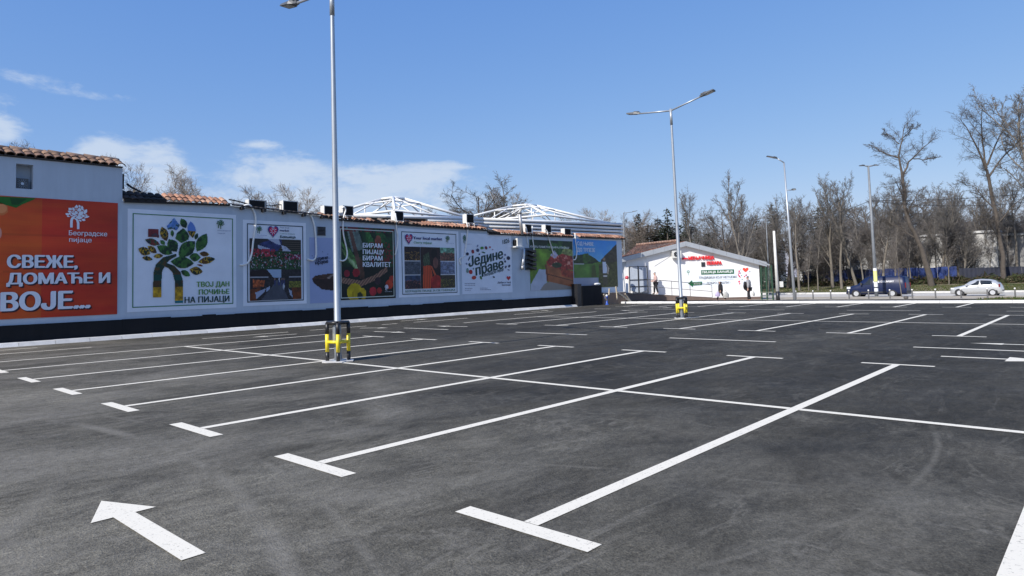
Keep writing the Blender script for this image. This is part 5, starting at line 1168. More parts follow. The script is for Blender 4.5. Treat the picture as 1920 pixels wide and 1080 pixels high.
def lean_for(bx, by, tpx, tpy, h): # tip placed so that the post leans as measured
    d = ray(tpx, tpy); n = math.hypot(d.x, d.y); rr = math.hypot(bx - CAM.x, by - CAM.y); p = CAM + d * (rr / n); return (p.x - bx, p.y - by)
L1, L2 = (4.93, 9.68), (21.43, 10.29)
car_park_lamp(*L1, 8.26, 'galvanised twin lamp post in front of the market wall, taller in view', lean_for(*L1, 622, -20, 8.26))
car_park_lamp(*L2, 8.58, 'galvanised twin lamp post in the middle of the car park before the white building', lean_for(*L2, 1257.5, 205, 8.5))
def guard(x, y, label, rot):
    t = thing('post_guard', label, 'post guard', (x, y, 0), group='black and yellow guards round the car park lamp posts'); o = Vector((x, y, 0)); h = .84; a = .158; c, s = math.cos(rot), math.sin(rot)
    C = [o + Vector((c * i * a - s * j * a, s * i * a + c * j * a, 0)) for i, j in ((-1, -1), (1, -1), (1, 1), (-1, 1))]
    for k, p in enumerate(C):
        g = MB(); g.tube([p + EZ * .01, p + EZ * .22], .041, 10); g.tube([p + EZ * .60, p + EZ * h], .041, 10); po = g.build('post', M_BLACK, t)
        g = MB(); g.tube([p + EZ * .22, p + EZ * .60], .0425, 10); g.build('yellow_band', M_YEL, po)
    for k in range(4):
        p, q = C[k], C[(k + 1) % 4]; g = MB(); g.tube([p + EZ * h, q + EZ * h], .040, 10); g.build('top_rail', M_BLACK, t)
        g = MB(); g.tube([p + EZ * .43, q + EZ * .43], .034, 8); g.build('cross_rail', M_YEL, t)
    return t
guard(*L1, 'black and yellow tube guard round the foot of the nearer lamp post', R(12)); guard(*L2, 'black and yellow tube guard round the foot of the lamp post before the white building', R(14))
for (x, y), lb in ((L1, 'rough pale concrete patch at the foot of the nearer lamp post'), (L2, 'rough pale concrete patch at the foot of the middle lamp post')):
    g = MB(); rr = random.Random(int(x)); n = 16; P = [Vector((x + (.34 + rr.uniform(-.06, .08)) * math.cos(2 * math.pi * k / n), y + (.34 + rr.uniform(-.06, .08)) * math.sin(2 * math.pi * k / n), .0105)) for k in range(n)]
    g.prism(P, (0, 0, .02)); tag(g.build('concrete_footing', M_CONC, origin=(x, y, 0)), lb, 'footing')
# street lamp beside the white post, single arm
def street_lamp(px, pyb, dep, pxt, pyt, label, arm, arm_rise, small=None, r=.085, mt=None, head=True):
    mt = mt or M_POLE; b = atD(px, pyb, dep); b.z = gz(b.x); d = ray(pxt, pyt); k = math.hypot(b.x - CAM.x, b.y - CAM.y) / math.hypot(d.x, d.y); tp = CAM + d * k
    t = thing('street_lamp', label, 'street lamp', b); g = MB(); g.tube([b - EZ * .05, b.lerp(tp, .5), tp], [r, r * .75, r * .55], 10); g.build('pole', mt, t)
    for av in arm:
        e = tp + Vector(av) + EZ * arm_rise; g = MB(); g.tube([tp, e], [r * .42, r * .36], 7); g.build('arm', mt, t); lamp_head(t, e, (av[0], av[1], 0), R(14 if len(arm) < 2 else 3), .75 if len(arm) < 2 else .5, .15)
    if small: p = b.lerp(tp, small); e = p + RGT.xyz * .35; g = MB(); g.tube([p, e], .03, 6); g.build('small_arm', mt, t); lamp_head(t, e, (RGT.x, RGT.y, 0), R(2), .3)
    return t, b, tp
LW = Vector((-RGT.x, -RGT.y, 0)).normalized()
street_lamp(1490, 563, 46.0, 1470, 305, 'pale street lamp with one arm and a small side lamp, right of the white building', [tuple(LW * .45)], .3, .80, .10)
grey = mat('weathered_grey_pole', (.20, .215, .23), .6, .2, .2, 3)
st, sb, stp = street_lamp(1644, 560, 60.0, 1628, 312, 'grey leaning street lamp with torn notices, in front of the blue van', [tuple(LW * .3), tuple(LW * -.45)], .06, None, .16, grey)
g = MB(); 
for k, (f0, f1, c) in enumerate(((.125, .205, (.80, .80, .30)), (.085, .122, (.82, .82, .80)), (.205, .225, (.80, .80, .78)), (.05, .075, (.78, .79, .80)))):
    g.col = c; g.tube([sb.lerp(stp, f0), sb.lerp(stp, f1)], [.172 - .05 * f0, .172 - .05 * f1], 10, cap=False)
g.build('torn_notices', M_INK, st)
street_lamp(1443, 545, 82, 1436, 404, 'distant thin street lamp behind the white post', [tuple(LW * -1.0)], .1, None, .09, grey)
street_lamp(1172, 540, 92, 1169, 399.5, 'distant thin street lamp over the right end of the market roof', [tuple(LW * -1.2)], .1, None, .09, grey)
# old white concrete post with a cabinet
b = atD(1459, 564, 48); b.z = gz(b.x); d = ray(1451, 433); k = math.hypot(b.x - CAM.x, b.y - CAM.y) / math.hypot(d.x, d.y); tp = CAM + d * k
t = thing('utility_post', 'old white concrete post with a dark foot, left of the pale street lamp', 'post', b)
g = MB(); g.tube([b.lerp(tp, .14), tp], [.125, .085], 8); g.build('shaft', mat('limewashed_concrete', (.62, .61, .58), .9, 0, .2, 3), t)
g = MB(); g.tube([b - EZ * .05, b.lerp(tp, .14)], [.15, .14], 8); g.build('foot', M_BLACK, t)
g = MB(); p = b.lerp(tp, .24) + Vector((RGT.x, RGT.y, 0)) * .3; g.obox(p, Vector((RGT.x, RGT.y, 0)) * .11, FWD * .09, EZ * .2); g.build('cabinet', M_CASE, t)
# green fenced shelter right of the white building
gs = thing('fence', 'green mesh fence panel with dark canopy bar beside the white building', 'fence', atD(1438, 565, 49)); M_GRN = mat('green_enamel', (.022, .062, .036), .5)
def fp(px, py): return atD(px, py, 49.5)
g = MB(); g.beam(fp(1422, 489.5), fp(1442, 497), .22, .1); g.build('canopy_bar', M_ZINC, gs)
for (a, b_) in (((1446, 497), (1450, 565)), ((1436, 500), (1439, 565)), ((1427, 500), (1428.5, 565))):
    g = MB(); g.beam(fp(*a), fp(*b_), .10, .10); g.build('post', M_GRN, gs)
g = MB()
for i in range(13): x = 1428 + i * 1.7; g.tube([fp(x - 1, 502), fp(x + .5, 545)], .013, 4)
for y in (505, 512, 519, 526, 533, 540, 545): g.tube([fp(1427, y), fp(1448, y)], .013, 4)
g.build('mesh', M_GRN, gs)
for y in (548, 555, 562):
    g = MB(); g.beam(fp(1426, y), fp(1449, y), .10, .05); g.build('rail', mat('grey_green_rail', (.24, .26, .22), .7), gs)
# bollards along the street
bo = None; M_BOL = mat('grey_bollard', (.10, .097, .093), .6, .1, .15, 6)
for i, (px, lb) in enumerate(((1492.6, 'grey bollard beside the pale street lamp'), (1524.7, 'second grey bollard right of the pale street lamp'), (1558, 'third grey bollard right of the pale street lamp'), (1592.3, 'grey bollard in front of the van’s front wheel'), (1629, 'grey bollard just left of the notice-covered street lamp'),
                         (1669, 'grey bollard in front of the van’s rear wheel'), (1711, 'grey bollard just right of the van'), (1754.5, 'grey bollard midway between the van and the silver car'), (1802.5, 'grey bollard in front of the silver car’s front wheel'), (1852, 'grey bollard in front of the silver car’s rear wheel'), (1904, 'grey bollard right of the silver car'))):
    p = atD(px, 560, 57.5); x = 51.0; d = ray(px, 560); p = CAM + d * ((x - CAM.x) / d.x); p.z = gz(x) + .03
    if bo is None:
        bo = thing('bollard', lb, 'bollard', p, group='grey bollards along the street')
        g = MB(); g.lathe([(.05, 0), (.045, .56), (.03, .58)], p, 10); g.build('post', M_BOL, bo); g = MB(); g.ball((p.x, p.y, p.z + .62), .06, 10, 6); g.build('knob', M_CASE, bo)
    else: dup(bo, p, 0, lb)
# small yellow marker post and overhead cables
mk = thing('marker_post', 'small cream T-shaped marker post on the grass right of the silver car', 'marker', atD(1892, 541, 85)); p, q = atD(1893.5, 543, 85), atD(1892, 524, 85)
g = MB(); g.tube([p, q], .10, 6); g.build('post', mat('cream_paint', (.70, .62, .38), .6), mk); g = MB(); g.beam(atD(1887, 524, 85), atD(1894.5, 523.5, 85), .24, .18); g.build('head', mat('cream_paint', (.70, .62, .38), .6), mk)
def span(label, A, B_, sag, r=.022):
    g = MB(); P = [A.lerp(B_, i / 16) - EZ * sag * (1 - (2 * i / 16 - 1) ** 2) for i in range(17)]; g.tube(P, r, 4); tag(g.build('overhead_cable', M_CABLE, origin=A), label, 'cable')
at = sb.lerp(stp, .74)
span('black cable from the grey street lamp across the trees to the right', at, atD(1960, 359, 58), .25); span('second black cable running right from the grey street lamp below the first', sb.lerp(stp, .735), atD(1960, 375, 62), .5)
span('black cable from the grey street lamp down to the left through the trees', at, atD(1497, 412, 84), .4)
# loose stones, twig and litter by the far kerb
g = MB(); p = atD(1699, 560, 46); g.ball((p.x, p.y, gz(p.x) + .14), .16, 7, 5, (1.3, 1, .8)); tag(g.build('broken_stone', mat('dark_stone', (.10, .09, .08), .9, 0, .3, 8), origin=(p.x, p.y, gz(p.x))), 'dark broken stone on the verge right of the young tree', 'stone')
# ---------------------------------------------------------------- vehicles
def vehicle(name, label, cat, loc, rz, st, zb, paint, wheels, wr, glass_x, screens, extras, track, trim):
    """st: stations (x, z belt, z roof, half width, half width at the roof), x from the nose (0) backwards; built round the origin, nose along -x"""
    t = thing(name, label, cat, (0, 0, 0)); rings = []
    for x, zl, zt, w, wt in st:
        zl = min(zl, zt - .02)
        r = [(w * .80, zb), (w * .97, zb + .10), (w, zb + .30), (w * 1.0, (zb + zl) / 2 + .12), (w * .965, zl), (wt + (w * .965 - wt) * .12, zt - .10 if zt - zl > .2 else zl + (zt - zl) * .5), (wt * .86, zt - .02), (wt * .45, zt)]
        rings.append([(x, y, z) for y, z in r] + [(x, -y, z) for y, z in reversed(r)])
    n = 16; g = MB(); g.sm = True; F = []
    for i in range(len(rings) - 1):
        for k in range(n):
            k2 = (k + 1) % n; F.append([i * n + k, (i + 1) * n + k, (i + 1) * n + k2, i * n + k2])
    g.add([p for r in rings for p in r], F); g.sm = False
    e = (len(rings) - 1) * n; b = 0
    g.add(rings[0], [list(range(n))]); g.add(rings[-1], [list(range(n - 1, -1, -1))])
    body = g.build('body', paint, t)
    def at(x):
        for a, c in zip(st, st[1:]):
            if a[0] <= x <= c[0]: q = (x - a[0]) / (c[0] - a[0]); return [u + (v - u) * q for u, v in zip(a, c)]
        return st[-1]
    GL = glass('vehicle_glass', (.012, .016, .02))
    for sd in (1, -1):
        for x0, x1, cut in glass_x:                # side windows
            def lo(x): s_ = at(x); return (x, sd * (s_[3] * .965 + .008 - .01), s_[1] + .03)
            def hi(x, d=0): s_ = at(x); zz = s_[2] - .12; y = s_[4] + (s_[3] * .965 - s_[4]) * .16; return (x, sd * (y + .008), zz)
            xs = [x0 + (x1 - x0) * k / 4 for k in range(5)]; P = [lo(x) for x in xs]; top = [hi(x) for x in xs]
            if cut: top = [(a + (cut * (1 - k / 4)), b_, c) if cut > 0 else (a, b_, c) for k, (a, b_, c) in enumerate(top)]
            P = P + top[::-1]; g = MB(); g.prism(P if sd > 0 else P[::-1], (0, sd * .006, 0)); g.build('side_window', GL, body)
    for x0, x1 in screens:                          # windscreen and rear glass
        a, c = at(x0), at(x1); g = MB(); P = [(x0, -a[4] * .80, a[2] + .012), (x0, a[4] * .80, a[2] + .012), (x1, c[4] * .80, c[2] + .012), (x1, -c[4] * .80, c[2] + .012)]; g.prism(P, (-.004, 0, .006)); g.build('screen', GL, body)
    for wx_ in wheels:
        for sd in (1, -1):
            g = MB(); g.lathe([(wr + .07, 0), (wr + .07, .006)], (wx_, sd * (track + .012) if sd > 0 else sd * (track + .012) - .0, wr), 18, 'y'); g.build('wheel_arch', M_BLACK, body)
            g = MB(); y0 = sd * (track - .17); g.lathe([(wr * .62, .0), (wr * .96, .0), (wr, .03 * sd), (wr, .17 * sd), (wr * .95, .20 * sd), (wr * .62, .205 * sd)], (wx_, y0, wr), 20, 'y'); w = g.build('wheel', M_RUBBER, t)
            g = MB(); g.lathe([(.001, .18 * sd), (wr * .2, .20 * sd), (wr * .3, .17 * sd), (wr * .55, .18 * sd), (wr * .64, .207 * sd)], (wx_, y0, wr), 20, 'y'); g.build('rim', mat('alloy_rim', (.55, .56, .57), .35, .4, .1, 8), w)
    for nm, mt, boxes in extras:
        g = MB()
        for q in boxes: g.box(*q)
        g.build(nm, mt, t)
    t.rotation_euler = (0, 0, rz); t.location = loc; return t
# both stand on the street, noses towards +Y (left in the view); local -x is forward, so turn by -90 degrees
M_SILV = mat('silver_car_paint', (.52, .53, .53), .28, .45, .04, 2, coat=.6); M_NAVY = mat('navy_van_paint', (.005, .012, .050), .4, 0, .1, 2, coat=.25, spec=.3)
M_RED = mat('red_lens', (.16, .006, .01), .3); M_LENS = mat('clear_lens', (.65, .67, .68), .15); M_TRIM = mat('dark_trim', (.03, .03, .033), .6)
st = [(0, .52, .56, .60, .50), (.06, .64, .70, .72, .60), (.35, .74, .80, .79, .66), (.85, .82, .90, .82, .70), (1.05, .87, .97, .825, .68), (1.45, .90, 1.27, .83, .60), (1.85, .92, 1.44, .83, .56), (2.3, .93, 1.48, .83, .56), (2.9, .95, 1.45, .83, .55), (3.35, .96, 1.34, .815, .52), (3.62, .95, 1.12, .80, .58), (3.74, .80, .88, .78, .66), (3.80, .55, .60, .72, .60)]
cx_ = 67.2; d0 = ray(1832, 556); pc = CAM + d0 * ((cx_ - CAM.x) / d0.x)
def ends(px, X): d = ray(px, 556); return (CAM + d * ((X - CAM.x) / d.x)).y
yn = ends(1781.5, cx_)
vehicle('parked_car', 'silver five-door hatchback with black windows on the street', 'car', (cx_ + .83, yn, gz(cx_)), R(-90), st, .20, M_SILV, (.72, 3.12), .30, [(1.30, 2.18, .30), (2.27, 3.12, 0)], [(1.12, 1.78), (3.38, 3.60)],
        [('headlight', M_LENS, [(.08, .34, -.80, -.58, .60, .74)]), ('headlight', M_LENS, [(.08, .34, .58, .80, .60, .74)]), ('tail_light', M_RED, [(3.56, 3.68, -.815, -.70, .76, 1.02)]), ('tail_light', M_RED, [(3.56, 3.68, .70, .815, .76, 1.02)]),
         ('mirror', M_SILV, [(1.20, 1.36, -1.0, -.82, .92, 1.06)]), ('mirror', M_SILV, [(1.20, 1.36, .82, 1.0, .92, 1.06)]), ('door_handle', M_TRIM, [(2.02, 2.18, -.848, -.80, .80, .84)]), ('door_handle', M_TRIM, [(2.96, 3.12, -.84, -.80, .84, .88)]), ('bumper_strip', M_TRIM, [(3.70, 3.83, -.70, .70, .42, .50)]), ('number_plate', M_WHITE, [(3.80, 3.815, -.25, .25, .52, .62)])], .80, None)
vx = 66.0; yn = ends(1587, vx)
st = [(0, .60, .66, .70, .60), (.06, .82, .90, .88, .74), (.45, 1.0, 1.08, .93, .78), (.95, 1.08, 1.20, .95, .80), (1.25, 1.12, 1.45, .955, .76), (1.65, 1.14, 1.80, .955, .78), (2.05, 1.15, 1.93, .955, .80), (3.2, 1.15, 1.95, .955, .80), (4.7, 1.15, 1.92, .95, .79), (4.98, 1.14, 1.86, .94, .77), (5.08, .9, 1.10, .92, .80), (5.12, .5, .58, .90, .78)]
van = vehicle('parked_van', 'dark blue panel van with white lettering on its side, behind the notice-covered lamp', 'van', (vx + .955, yn, gz(vx)), R(-90), st, .24, M_NAVY, (.88, 3.95), .34, [(1.42, 2.15, .38)], [(1.0, 1.62)],
        [('headlight', M_LENS, [(.07, .38, -.91, -.66, .80, 1.0)]), ('headlight', M_LENS, [(.07, .38, .66, .91, .80, 1.0)]), ('tail_light', M_RED, [(5.02, 5.10, -.945, -.86, .85, 1.30)]), ('tail_light', M_RED, [(5.02, 5.10, .86, .945, .85, 1.30)]),
         ('mirror', M_TRIM, [(1.32, 1.46, -1.16, -.94, 1.14, 1.36)]), ('mirror', M_TRIM, [(1.32, 1.46, .94, 1.16, 1.14, 1.36)]), ('bumper', M_TRIM, [(-.03, .25, -.86, .86, .30, .56)]), ('rear_bumper', M_TRIM, [(5.0, 5.16, -.88, .88, .34, .56)]), ('side_trim', M_TRIM, [(1.3, 3.5, -.975, -.94, .42, .52)]), ('door_seam', M_TRIM, [(2.22, 2.24, -.968, -.9, .45, 1.72)]), ('door_seam', M_TRIM, [(3.42, 3.44, -.968, -.9, .45, 1.72)])], .93, None)
g = MB(); g.col = (.8, .8, .82)
# the near side of the van is local -y; text runs from nose to tail
lettering(g, 'DELIVERY', Vector((3.05, -.962, 1.36)), Vector((1, 0, 0)), Vector((0, .1, .99)).normalized(), 1.1, .17, .04)
for k in range(5): a = 2.42 + k * .1; g.face((a, -.962, 1.34 + .03 * (k % 2)), (a + .12, -.962, 1.42 - .02 * k), (a + .1, -.955, 1.53), (a - .02, -.955, 1.5 - .03 * (k % 2)))
o = g.build('lettering', M_INK); o.parent = van
# ---------------------------------------------------------------- fences and buildings beyond the street
def dz(px, py, X): d = ray(px, py); return CAM + d * ((X - CAM.x) / d.x)
M_BFEN = mat('blue_site_fence', (.022, .045, .17), .55, .1, .45, 1.2); M_BFEN2 = mat('dark_site_fence', (.018, .022, .04), .6, .1, .3, 1.2)
def site_fence(label, X, p0, p1, pyt, m):
    a, b = dz(p0, 530, X), dz(p1, 530, X); t = thing('site_fence', label, 'fence', ((a.x + b.x) / 2, (a.y + b.y) / 2, gz(X))); zt = dz((p0 + p1) / 2, pyt, X).z; n = int(abs(a.y - b.y) / 2.2)
    for i in range(n):
        y0 = a.y + (b.y - a.y) * i / n; y1 = a.y + (b.y - a.y) * (i + .985) / n; g = MB(); k = 9; rr = random.Random(i); off = rr.uniform(-.04, .04); h = zt + rr.uniform(-.05, .05)
        for j in range(k):                          # corrugated sheet
            ya, yb = y0 + (y1 - y0) * j / k, y0 + (y1 - y0) * (j + 1) / k; xa, xb = X + off + (.03 if j % 2 else -.03), X + off + (-.03 if j % 2 else .03)
            g.face((xa, ya, gz(X)), (xb, yb, gz(X)), (xb, yb, h), (xa, ya, h))
        g.build('panel', m, t)
    return t
site_fence('blue corrugated site fence behind the van and the bare trees', 108, 1505, 1796, 504.5, M_BFEN); site_fence('dark weathered site fence continuing right behind the silver car', 107, 1800, 1960, 501, M_BFEN2)
M_FAR = plaster('far_white_render', (.52, .515, .50), .12); M_FARD = plaster('far_grey_render', (.27, .265, .26), .15)
def far_building(label, X, p0, p1, pyt, depth, mw, win=0, name='warehouse'):
    a, b = dz(p0, 500, X), dz(p1, 500, X); y0, y1 = min(a.y, b.y), max(a.y, b.y); zt = dz((p0 + p1) / 2, pyt, X).z; z0 = gz(X)
    t = thing(name, label, 'building', (X, (y0 + y1) / 2, z0)); g = MB(); g.box(X, X + depth, y0, y1, z0 - .3, zt); g.build('wall', mw, t)
    g = MB(); g.box(X - .25, X + depth + .2, y0 - .25, y1 + .25, zt + .002, zt + .32); g.build('roof', mat('pale_roof_edge', (.55, .55, .54), .6), t)
    for i in range(win):
        yy = y0 + (y1 - y0) * (i + .5) / win; g = MB(); g.box(X - .04, X - .004, yy - .7, yy + .7, z0 + 2.6, z0 + 3.9); f = g.build('window', mat('grey_frame', (.2, .21, .22), .5), t); g = MB(); g.box(X - .05, X - .042, yy - .6, yy + .6, z0 + 2.7, z0 + 3.8); g.build('pane', glass('dark_pane'), f)
far_building('long low white warehouse behind the blue fence and trees', 122, 1575, 1795, 447, 14, M_FAR); far_building('tall pale warehouse wall behind the fence left of the silver car’s roof', 116, 1795, 1872, 437, 18, M_FAR); far_building('dim grey warehouse at the right edge behind the trees', 117, 1873, 1990, 440, 18, M_FARD)
far_building('small pale house far off between the trees, right of the pale street lamp', 150, 1497, 1545, 470, 10, M_FAR, 3, 'house')
far_building('white house half seen among the trees behind the white gabled roof', 135, 1386, 1440, 455, 10, M_FAR, 3, 'house')

# ---------------------------------------------------------------- trees
def bark(name, rgb):
    return mat(name, rgb, .95, 0, .35, 3.0, .5, 12)
M_BARK = bark('grey_brown_bark', (.17, .15, .125)); M_TWIG = bark('brown_twigs', (.14, .13, .12)); M_BARKD = bark('dark_bark', (.095, .08, .068)); M_TWIGP = bark('pale_twigs', (.24, .20, .165)); M_TWIGR = bark('reddish_twigs', (.155, .138, .125))
class Gen:
    def __init__(s, seed): s.r = random.Random(seed); s.trunk = MB(); s.crown = MB()
    def rv(s): return Vector((s.r.gauss(0, 1), s.r.gauss(0, 1), s.r.gauss(0, 1)))
    def limb(s, mb, p, d, L, r0, r1, seg, wob, up, n):
        P = [p.copy()]; R_ = [r0]; d = d.normalized()
        for i in range(seg):
            d = (d + s.rv() * wob + EZ * up).normalized(); p = p + d * (L / seg); P.append(p.copy()); R_.append(r0 + (r1 - r0) * (i + 1) / seg)
        mb.tube(P, R_, n, cap=False); return P, R_
    def grow(s, P, R_, L, lvl, cfg):
        c = cfg[lvl]; r = s.r
        for k in range(c['n']):
            t = c['t0'] + (1 - c['t0']) * (k + r.random()) / c['n']; q = t * (len(P) - 1); i = min(int(q), len(P) - 2); f = q - i
            b = P[i].lerp(P[i + 1], f); br = R_[i] + (R_[i + 1] - R_[i]) * f; ax = (P[i + 1] - P[i]).normalized()
            a = Vector((r.gauss(0, 1), r.gauss(0, 1), r.gauss(0, .35))); a = (a - ax * a.dot(ax)).normalized(); ang = R(r.uniform(*c['ang']))
            d = ax * math.cos(ang) + a * math.sin(ang); ln = L * c['len'] * r.uniform(.65, 1.2) * (1 - c.get('tap', .45) * t); rr = max(c['rmin'], min(br * .8, c['r'] * ln))
            mb = s.trunk if lvl < c.get('split', 1) else s.crown
            P2, R2 = s.limb(mb, b, d, ln, rr, max(c['rmin'] * .7, rr * .35), c['seg'], c['wob'], c['up'], c['sides'])
            if lvl + 1 < len(cfg): s.grow(P2, R2, ln, lvl + 1, cfg)
def deciduous(name, label, seed, H, tr, cfg, lean=(0, 0), fork=None, mt=None, mc=None, wob=.05):
    G = Gen(seed); d = Vector((lean[0], lean[1], 1))
    P, R_ = G.limb(G.trunk, Vector((0, 0, -.3)), d, H, tr, tr * .22, 9, wob, .02, 8)
    G.grow(P, R_, H, 0, cfg)
    t = thing(name, label, 'tree', (0, 0, 0)); G.trunk.build('trunk', mt or M_BARK, t); G.crown.build('crown', mc or M_TWIG, t); return t
def C(n, t0, ang, ln, r, seg, wob, up, sides, rmin, tap=.45, split=1): return dict(n=n, t0=t0, ang=ang, len=ln, r=r, seg=seg, wob=wob, up=up, sides=sides, rmin=rmin, tap=tap, split=split)
rm = .0065
def CF(a, b, c, d): return [a, b, c, d]
tall = deciduous('bare_tree', 'x', 3, 9.5, .17, CF(C(12, .46, (22, 50), .40, .013, 6, .12, .10, 6, .03, .35), C(9, .2, (25, 60), .46, .012, 5, .16, .06, 4, .013, .3), C(8, .12, (25, 65), .48, .010, 4, .2, .04, 3, .009, .3), C(6, .1, (25, 65), .55, .009, 3, .22, .02, 3, rm, .2)))
vase = deciduous('bare_tree', 'x', 8, 8.0, .19, CF(C(13, .26, (18, 45), .66, .012, 7, .10, .11, 6, .035, .45), C(10, .2, (20, 50), .42, .011, 5, .14, .06, 4, .013, .3), C(8, .1, (20, 55), .46, .010, 4, .18, .04, 3, .009, .3), C(6, .1, (20, 60), .55, .009, 3, .2, .03, 3, rm, .2)))
slim = deciduous('bare_tree', 'x', 15, 9.5, .10, CF(C(18, .28, (22, 48), .26, .011, 5, .12, .11, 5, .02, .4), C(8, .2, (25, 55), .48, .011, 4, .16, .06, 3, .010, .3), C(7, .1, (25, 60), .55, .009, 3, .2, .04, 3, rm, .2), C(4, .1, (25, 60), .6, .008, 2, .2, .03, 3, rm * .9, .2)), mc=M_TWIGR)
wide = deciduous('bare_tree', 'x', 21, 7.2, .24, CF(C(12, .22, (32, 68), .74, .014, 7, .15, .06, 6, .04, .4), C(10, .2, (30, 65), .45, .012, 6, .2, .03, 4, .014, .3), C(9, .1, (25, 65), .46, .010, 4, .22, .03, 3, .009, .3), C(6, .1, (25, 65), .55, .009, 3, .22, .01, 3, rm, .2)), mt=M_BARKD)
bush = deciduous('bare_tree', 'x', 33, 6.2, .08, CF(C(26, .03, (18, 55), .58, .009, 5, .13, .10, 4, .016, .4), C(10, .12, (20, 55), .46, .010, 4, .18, .06, 3, .009, .3), C(8, .1, (25, 60), .55, .009, 3, .2, .04, 3, rm, .2), C(4, .1, (25, 60), .6, .008, 2, .2, .03, 3, rm * .9, .2)), mc=M_TWIGR)
pale = deciduous('bare_tree', 'x', 40, 7.6, .13, CF(C(22, .10, (18, 50), .55, .010, 6, .12, .11, 5, .02, .45), C(11, .15, (20, 50), .46, .010, 5, .16, .07, 3, .010, .3), C(9, .1, (20, 60), .55, .009, 3, .2, .05, 3, .008, .2), C(4, .1, (25, 60), .6, .008, 2, .2, .03, 3, rm, .2)), mc=M_TWIGP)
PROTO = {'tall': (tall, 11.5), 'vase': (vase, 10.6), 'slim': (slim, 10.2), 'wide': (wide, 9.6), 'bush': (bush, 7.6), 'pale': (pale, 9.4)}
def top_of(t): return max((v.co.z for ch in t.children for v in ch.data.vertices))
PROTO = {k: (t, top_of(t)) for k, (t, h) in PROTO.items()}
used = set()
def plant(kind, px, dep, pyt, label, rz, lean=0.0, wid=1.0, group='bare trees beyond the street'):
    """a tree whose foot stands dep metres out under photo column px and whose top reaches row pyt"""
    t, h0 = PROTO[kind]; b = atD(px, 540, dep); b.z = gz(b.x); top = atD(px, pyt, dep).z; s_ = (top - b.z) / h0
    tl = (0, 0)
    if lean: ax = Vector((FWD.x, FWD.y, 0)).normalized() * lean; tl = (ax.x, ax.y)
    r = dup(t, b, rz, label, (s_ * wid, s_ * wid, s_), None); r['group'] = group
    if lean: r.rotation_mode = 'XYZ'; r.matrix_world = Matrix.Translation(b) @ Matrix.Rotation(lean, 4, Vector((FWD.x, FWD.y, 0)).normalized()) @ Matrix.Rotation(rz, 4, 'Z') @ Matrix.Diagonal((s_ * wid, s_ * wid, s_, 1))
    return r
# right half, front to back; each label names what stands next to it
TR = [('tall', 1499, 88, 352, 'bare tree with a thick trunk, first right of the pale street lamp', .3, .03, .9), ('slim', 1516, 86, 440, 'thin low bare sapling right of the pale street lamp', 1.0, .02, 1.0), ('slim', 1534, 86, 405, 'thin upright bare tree between the pale lamp and the van', 2.0, 0, 1.1),
      ('vase', 1561, 92, 330, 'tall bare tree with long open limbs above the van’s nose', 2.6, -.05, .95), ('tall', 1578, 88, 322, 'bare tree rising behind the van’s cab', 4.0, -.08, .9), ('vase', 1607, 90, 312, 'bare tree just behind the van’s bonnet pillar', .9, -.10, .85), ('slim', 1620, 85, 380, 'slim bare tree behind the van, left of the grey lamp', 3.3, -.05, 1.2),
      ('tall', 1657, 93, 350, 'bare tree behind the van’s load bay, right of the grey lamp', 5.2, .03, 1.0), ('slim', 1680, 91, 395, 'slim bare tree behind the van’s tail', .4, .02, 1.3), ('slim', 1703, 88, 420, 'thin bare tree just right of the van', 1.7, .02, 1.2),
      ('vase', 1764, 96, 338, 'wide bare tree between the leaning old tree and the silver car', 3.9, .02, 1.0), ('slim', 1780, 86, 425, 'thin bare tree left of the silver car’s bonnet', 5.0, .03, 1.2), ('tall', 1800, 97, 372, 'bare tree behind the silver car’s bonnet', 1.2, -.02, 1.0),
      ('vase', 1850, 98, 330, 'bare tree behind the silver car’s roof', 5.6, 0, .95), ('tall', 1908, 95, 320, 'bare tree right of the silver car', 2.9, .0, 1.0), ('tall', 1990, 78, 118, 'big bare tree entering from the right edge', .6, -.06, 1.1), ('slim', 1893, 90, 420, 'thin bare tree behind the cream marker post', 3.1, .05, 1.2), 
      ('bush', 1545, 99, 415, 'low bushy bare tree behind the thin upright tree', .5, 0, 1.2), ('bush', 1590, 101, 400, 'bushy bare tree in front of the blue fence, left of the grey lamp', 1.5, 0, 1.3), ('bush', 1640, 100, 405, 'bushy bare tree directly behind the grey lamp', 2.5, 0, 1.3), ('bush', 1690, 101, 412, 'bushy bare tree behind the van’s rear end', 3.5, 0, 1.3), ('bush', 1730, 99, 400, 'bushy bare tree left of the leaning trunk', 4.5, 0, 1.3), ('bush', 1815, 101, 405, 'bushy bare tree before the tall pale warehouse wall', 5.5, 0, 1.2), ('bush', 1860, 99, 395, 'bushy bare tree behind the silver car’s tail', .2, 0, 1.3), ('bush', 1902, 100, 390, 'bushy bare tree near the right edge', 1.9, 0, 1.3),
      # around the white building
      ('vase', 1399, 74, 308, 'large dark bare tree directly behind the white gabled building', .2, 0, .95), ('wide', 1365, 90, 372, 'spreading bare tree left of the large dark tree', 1.4, 0, .9), ('tall', 1306, 84, 346, 'slender bare tree right of the middle lamp post', 2.3, .02, .8), ('vase', 1440, 92, 365, 'bare tree behind the old white post', 3.6, 0, .95), ('wide', 1478, 97, 372, 'bare tree behind the pale street lamp', 4.1, .05, 1.0), ('bush', 1335, 98, 425, 'low bushy bare tree above the white gable', .9, 0, 1.3), ('bush', 1420, 96, 405, 'bushy bare tree behind the right slope of the white building', 2.9, 0, 1.4), ('bush', 1462, 99, 412, 'bushy bare tree between the white post and the pale lamp', 5.1, 0, 1.3), ('bush', 1228, 104, 415, 'reddish bushy bare tree between the dark conifers', 1.1, 0, 1.3), ('bush', 1283, 102, 412, 'bushy bare tree right of the middle lamp post, low', 4.0, 0, 1.2)]
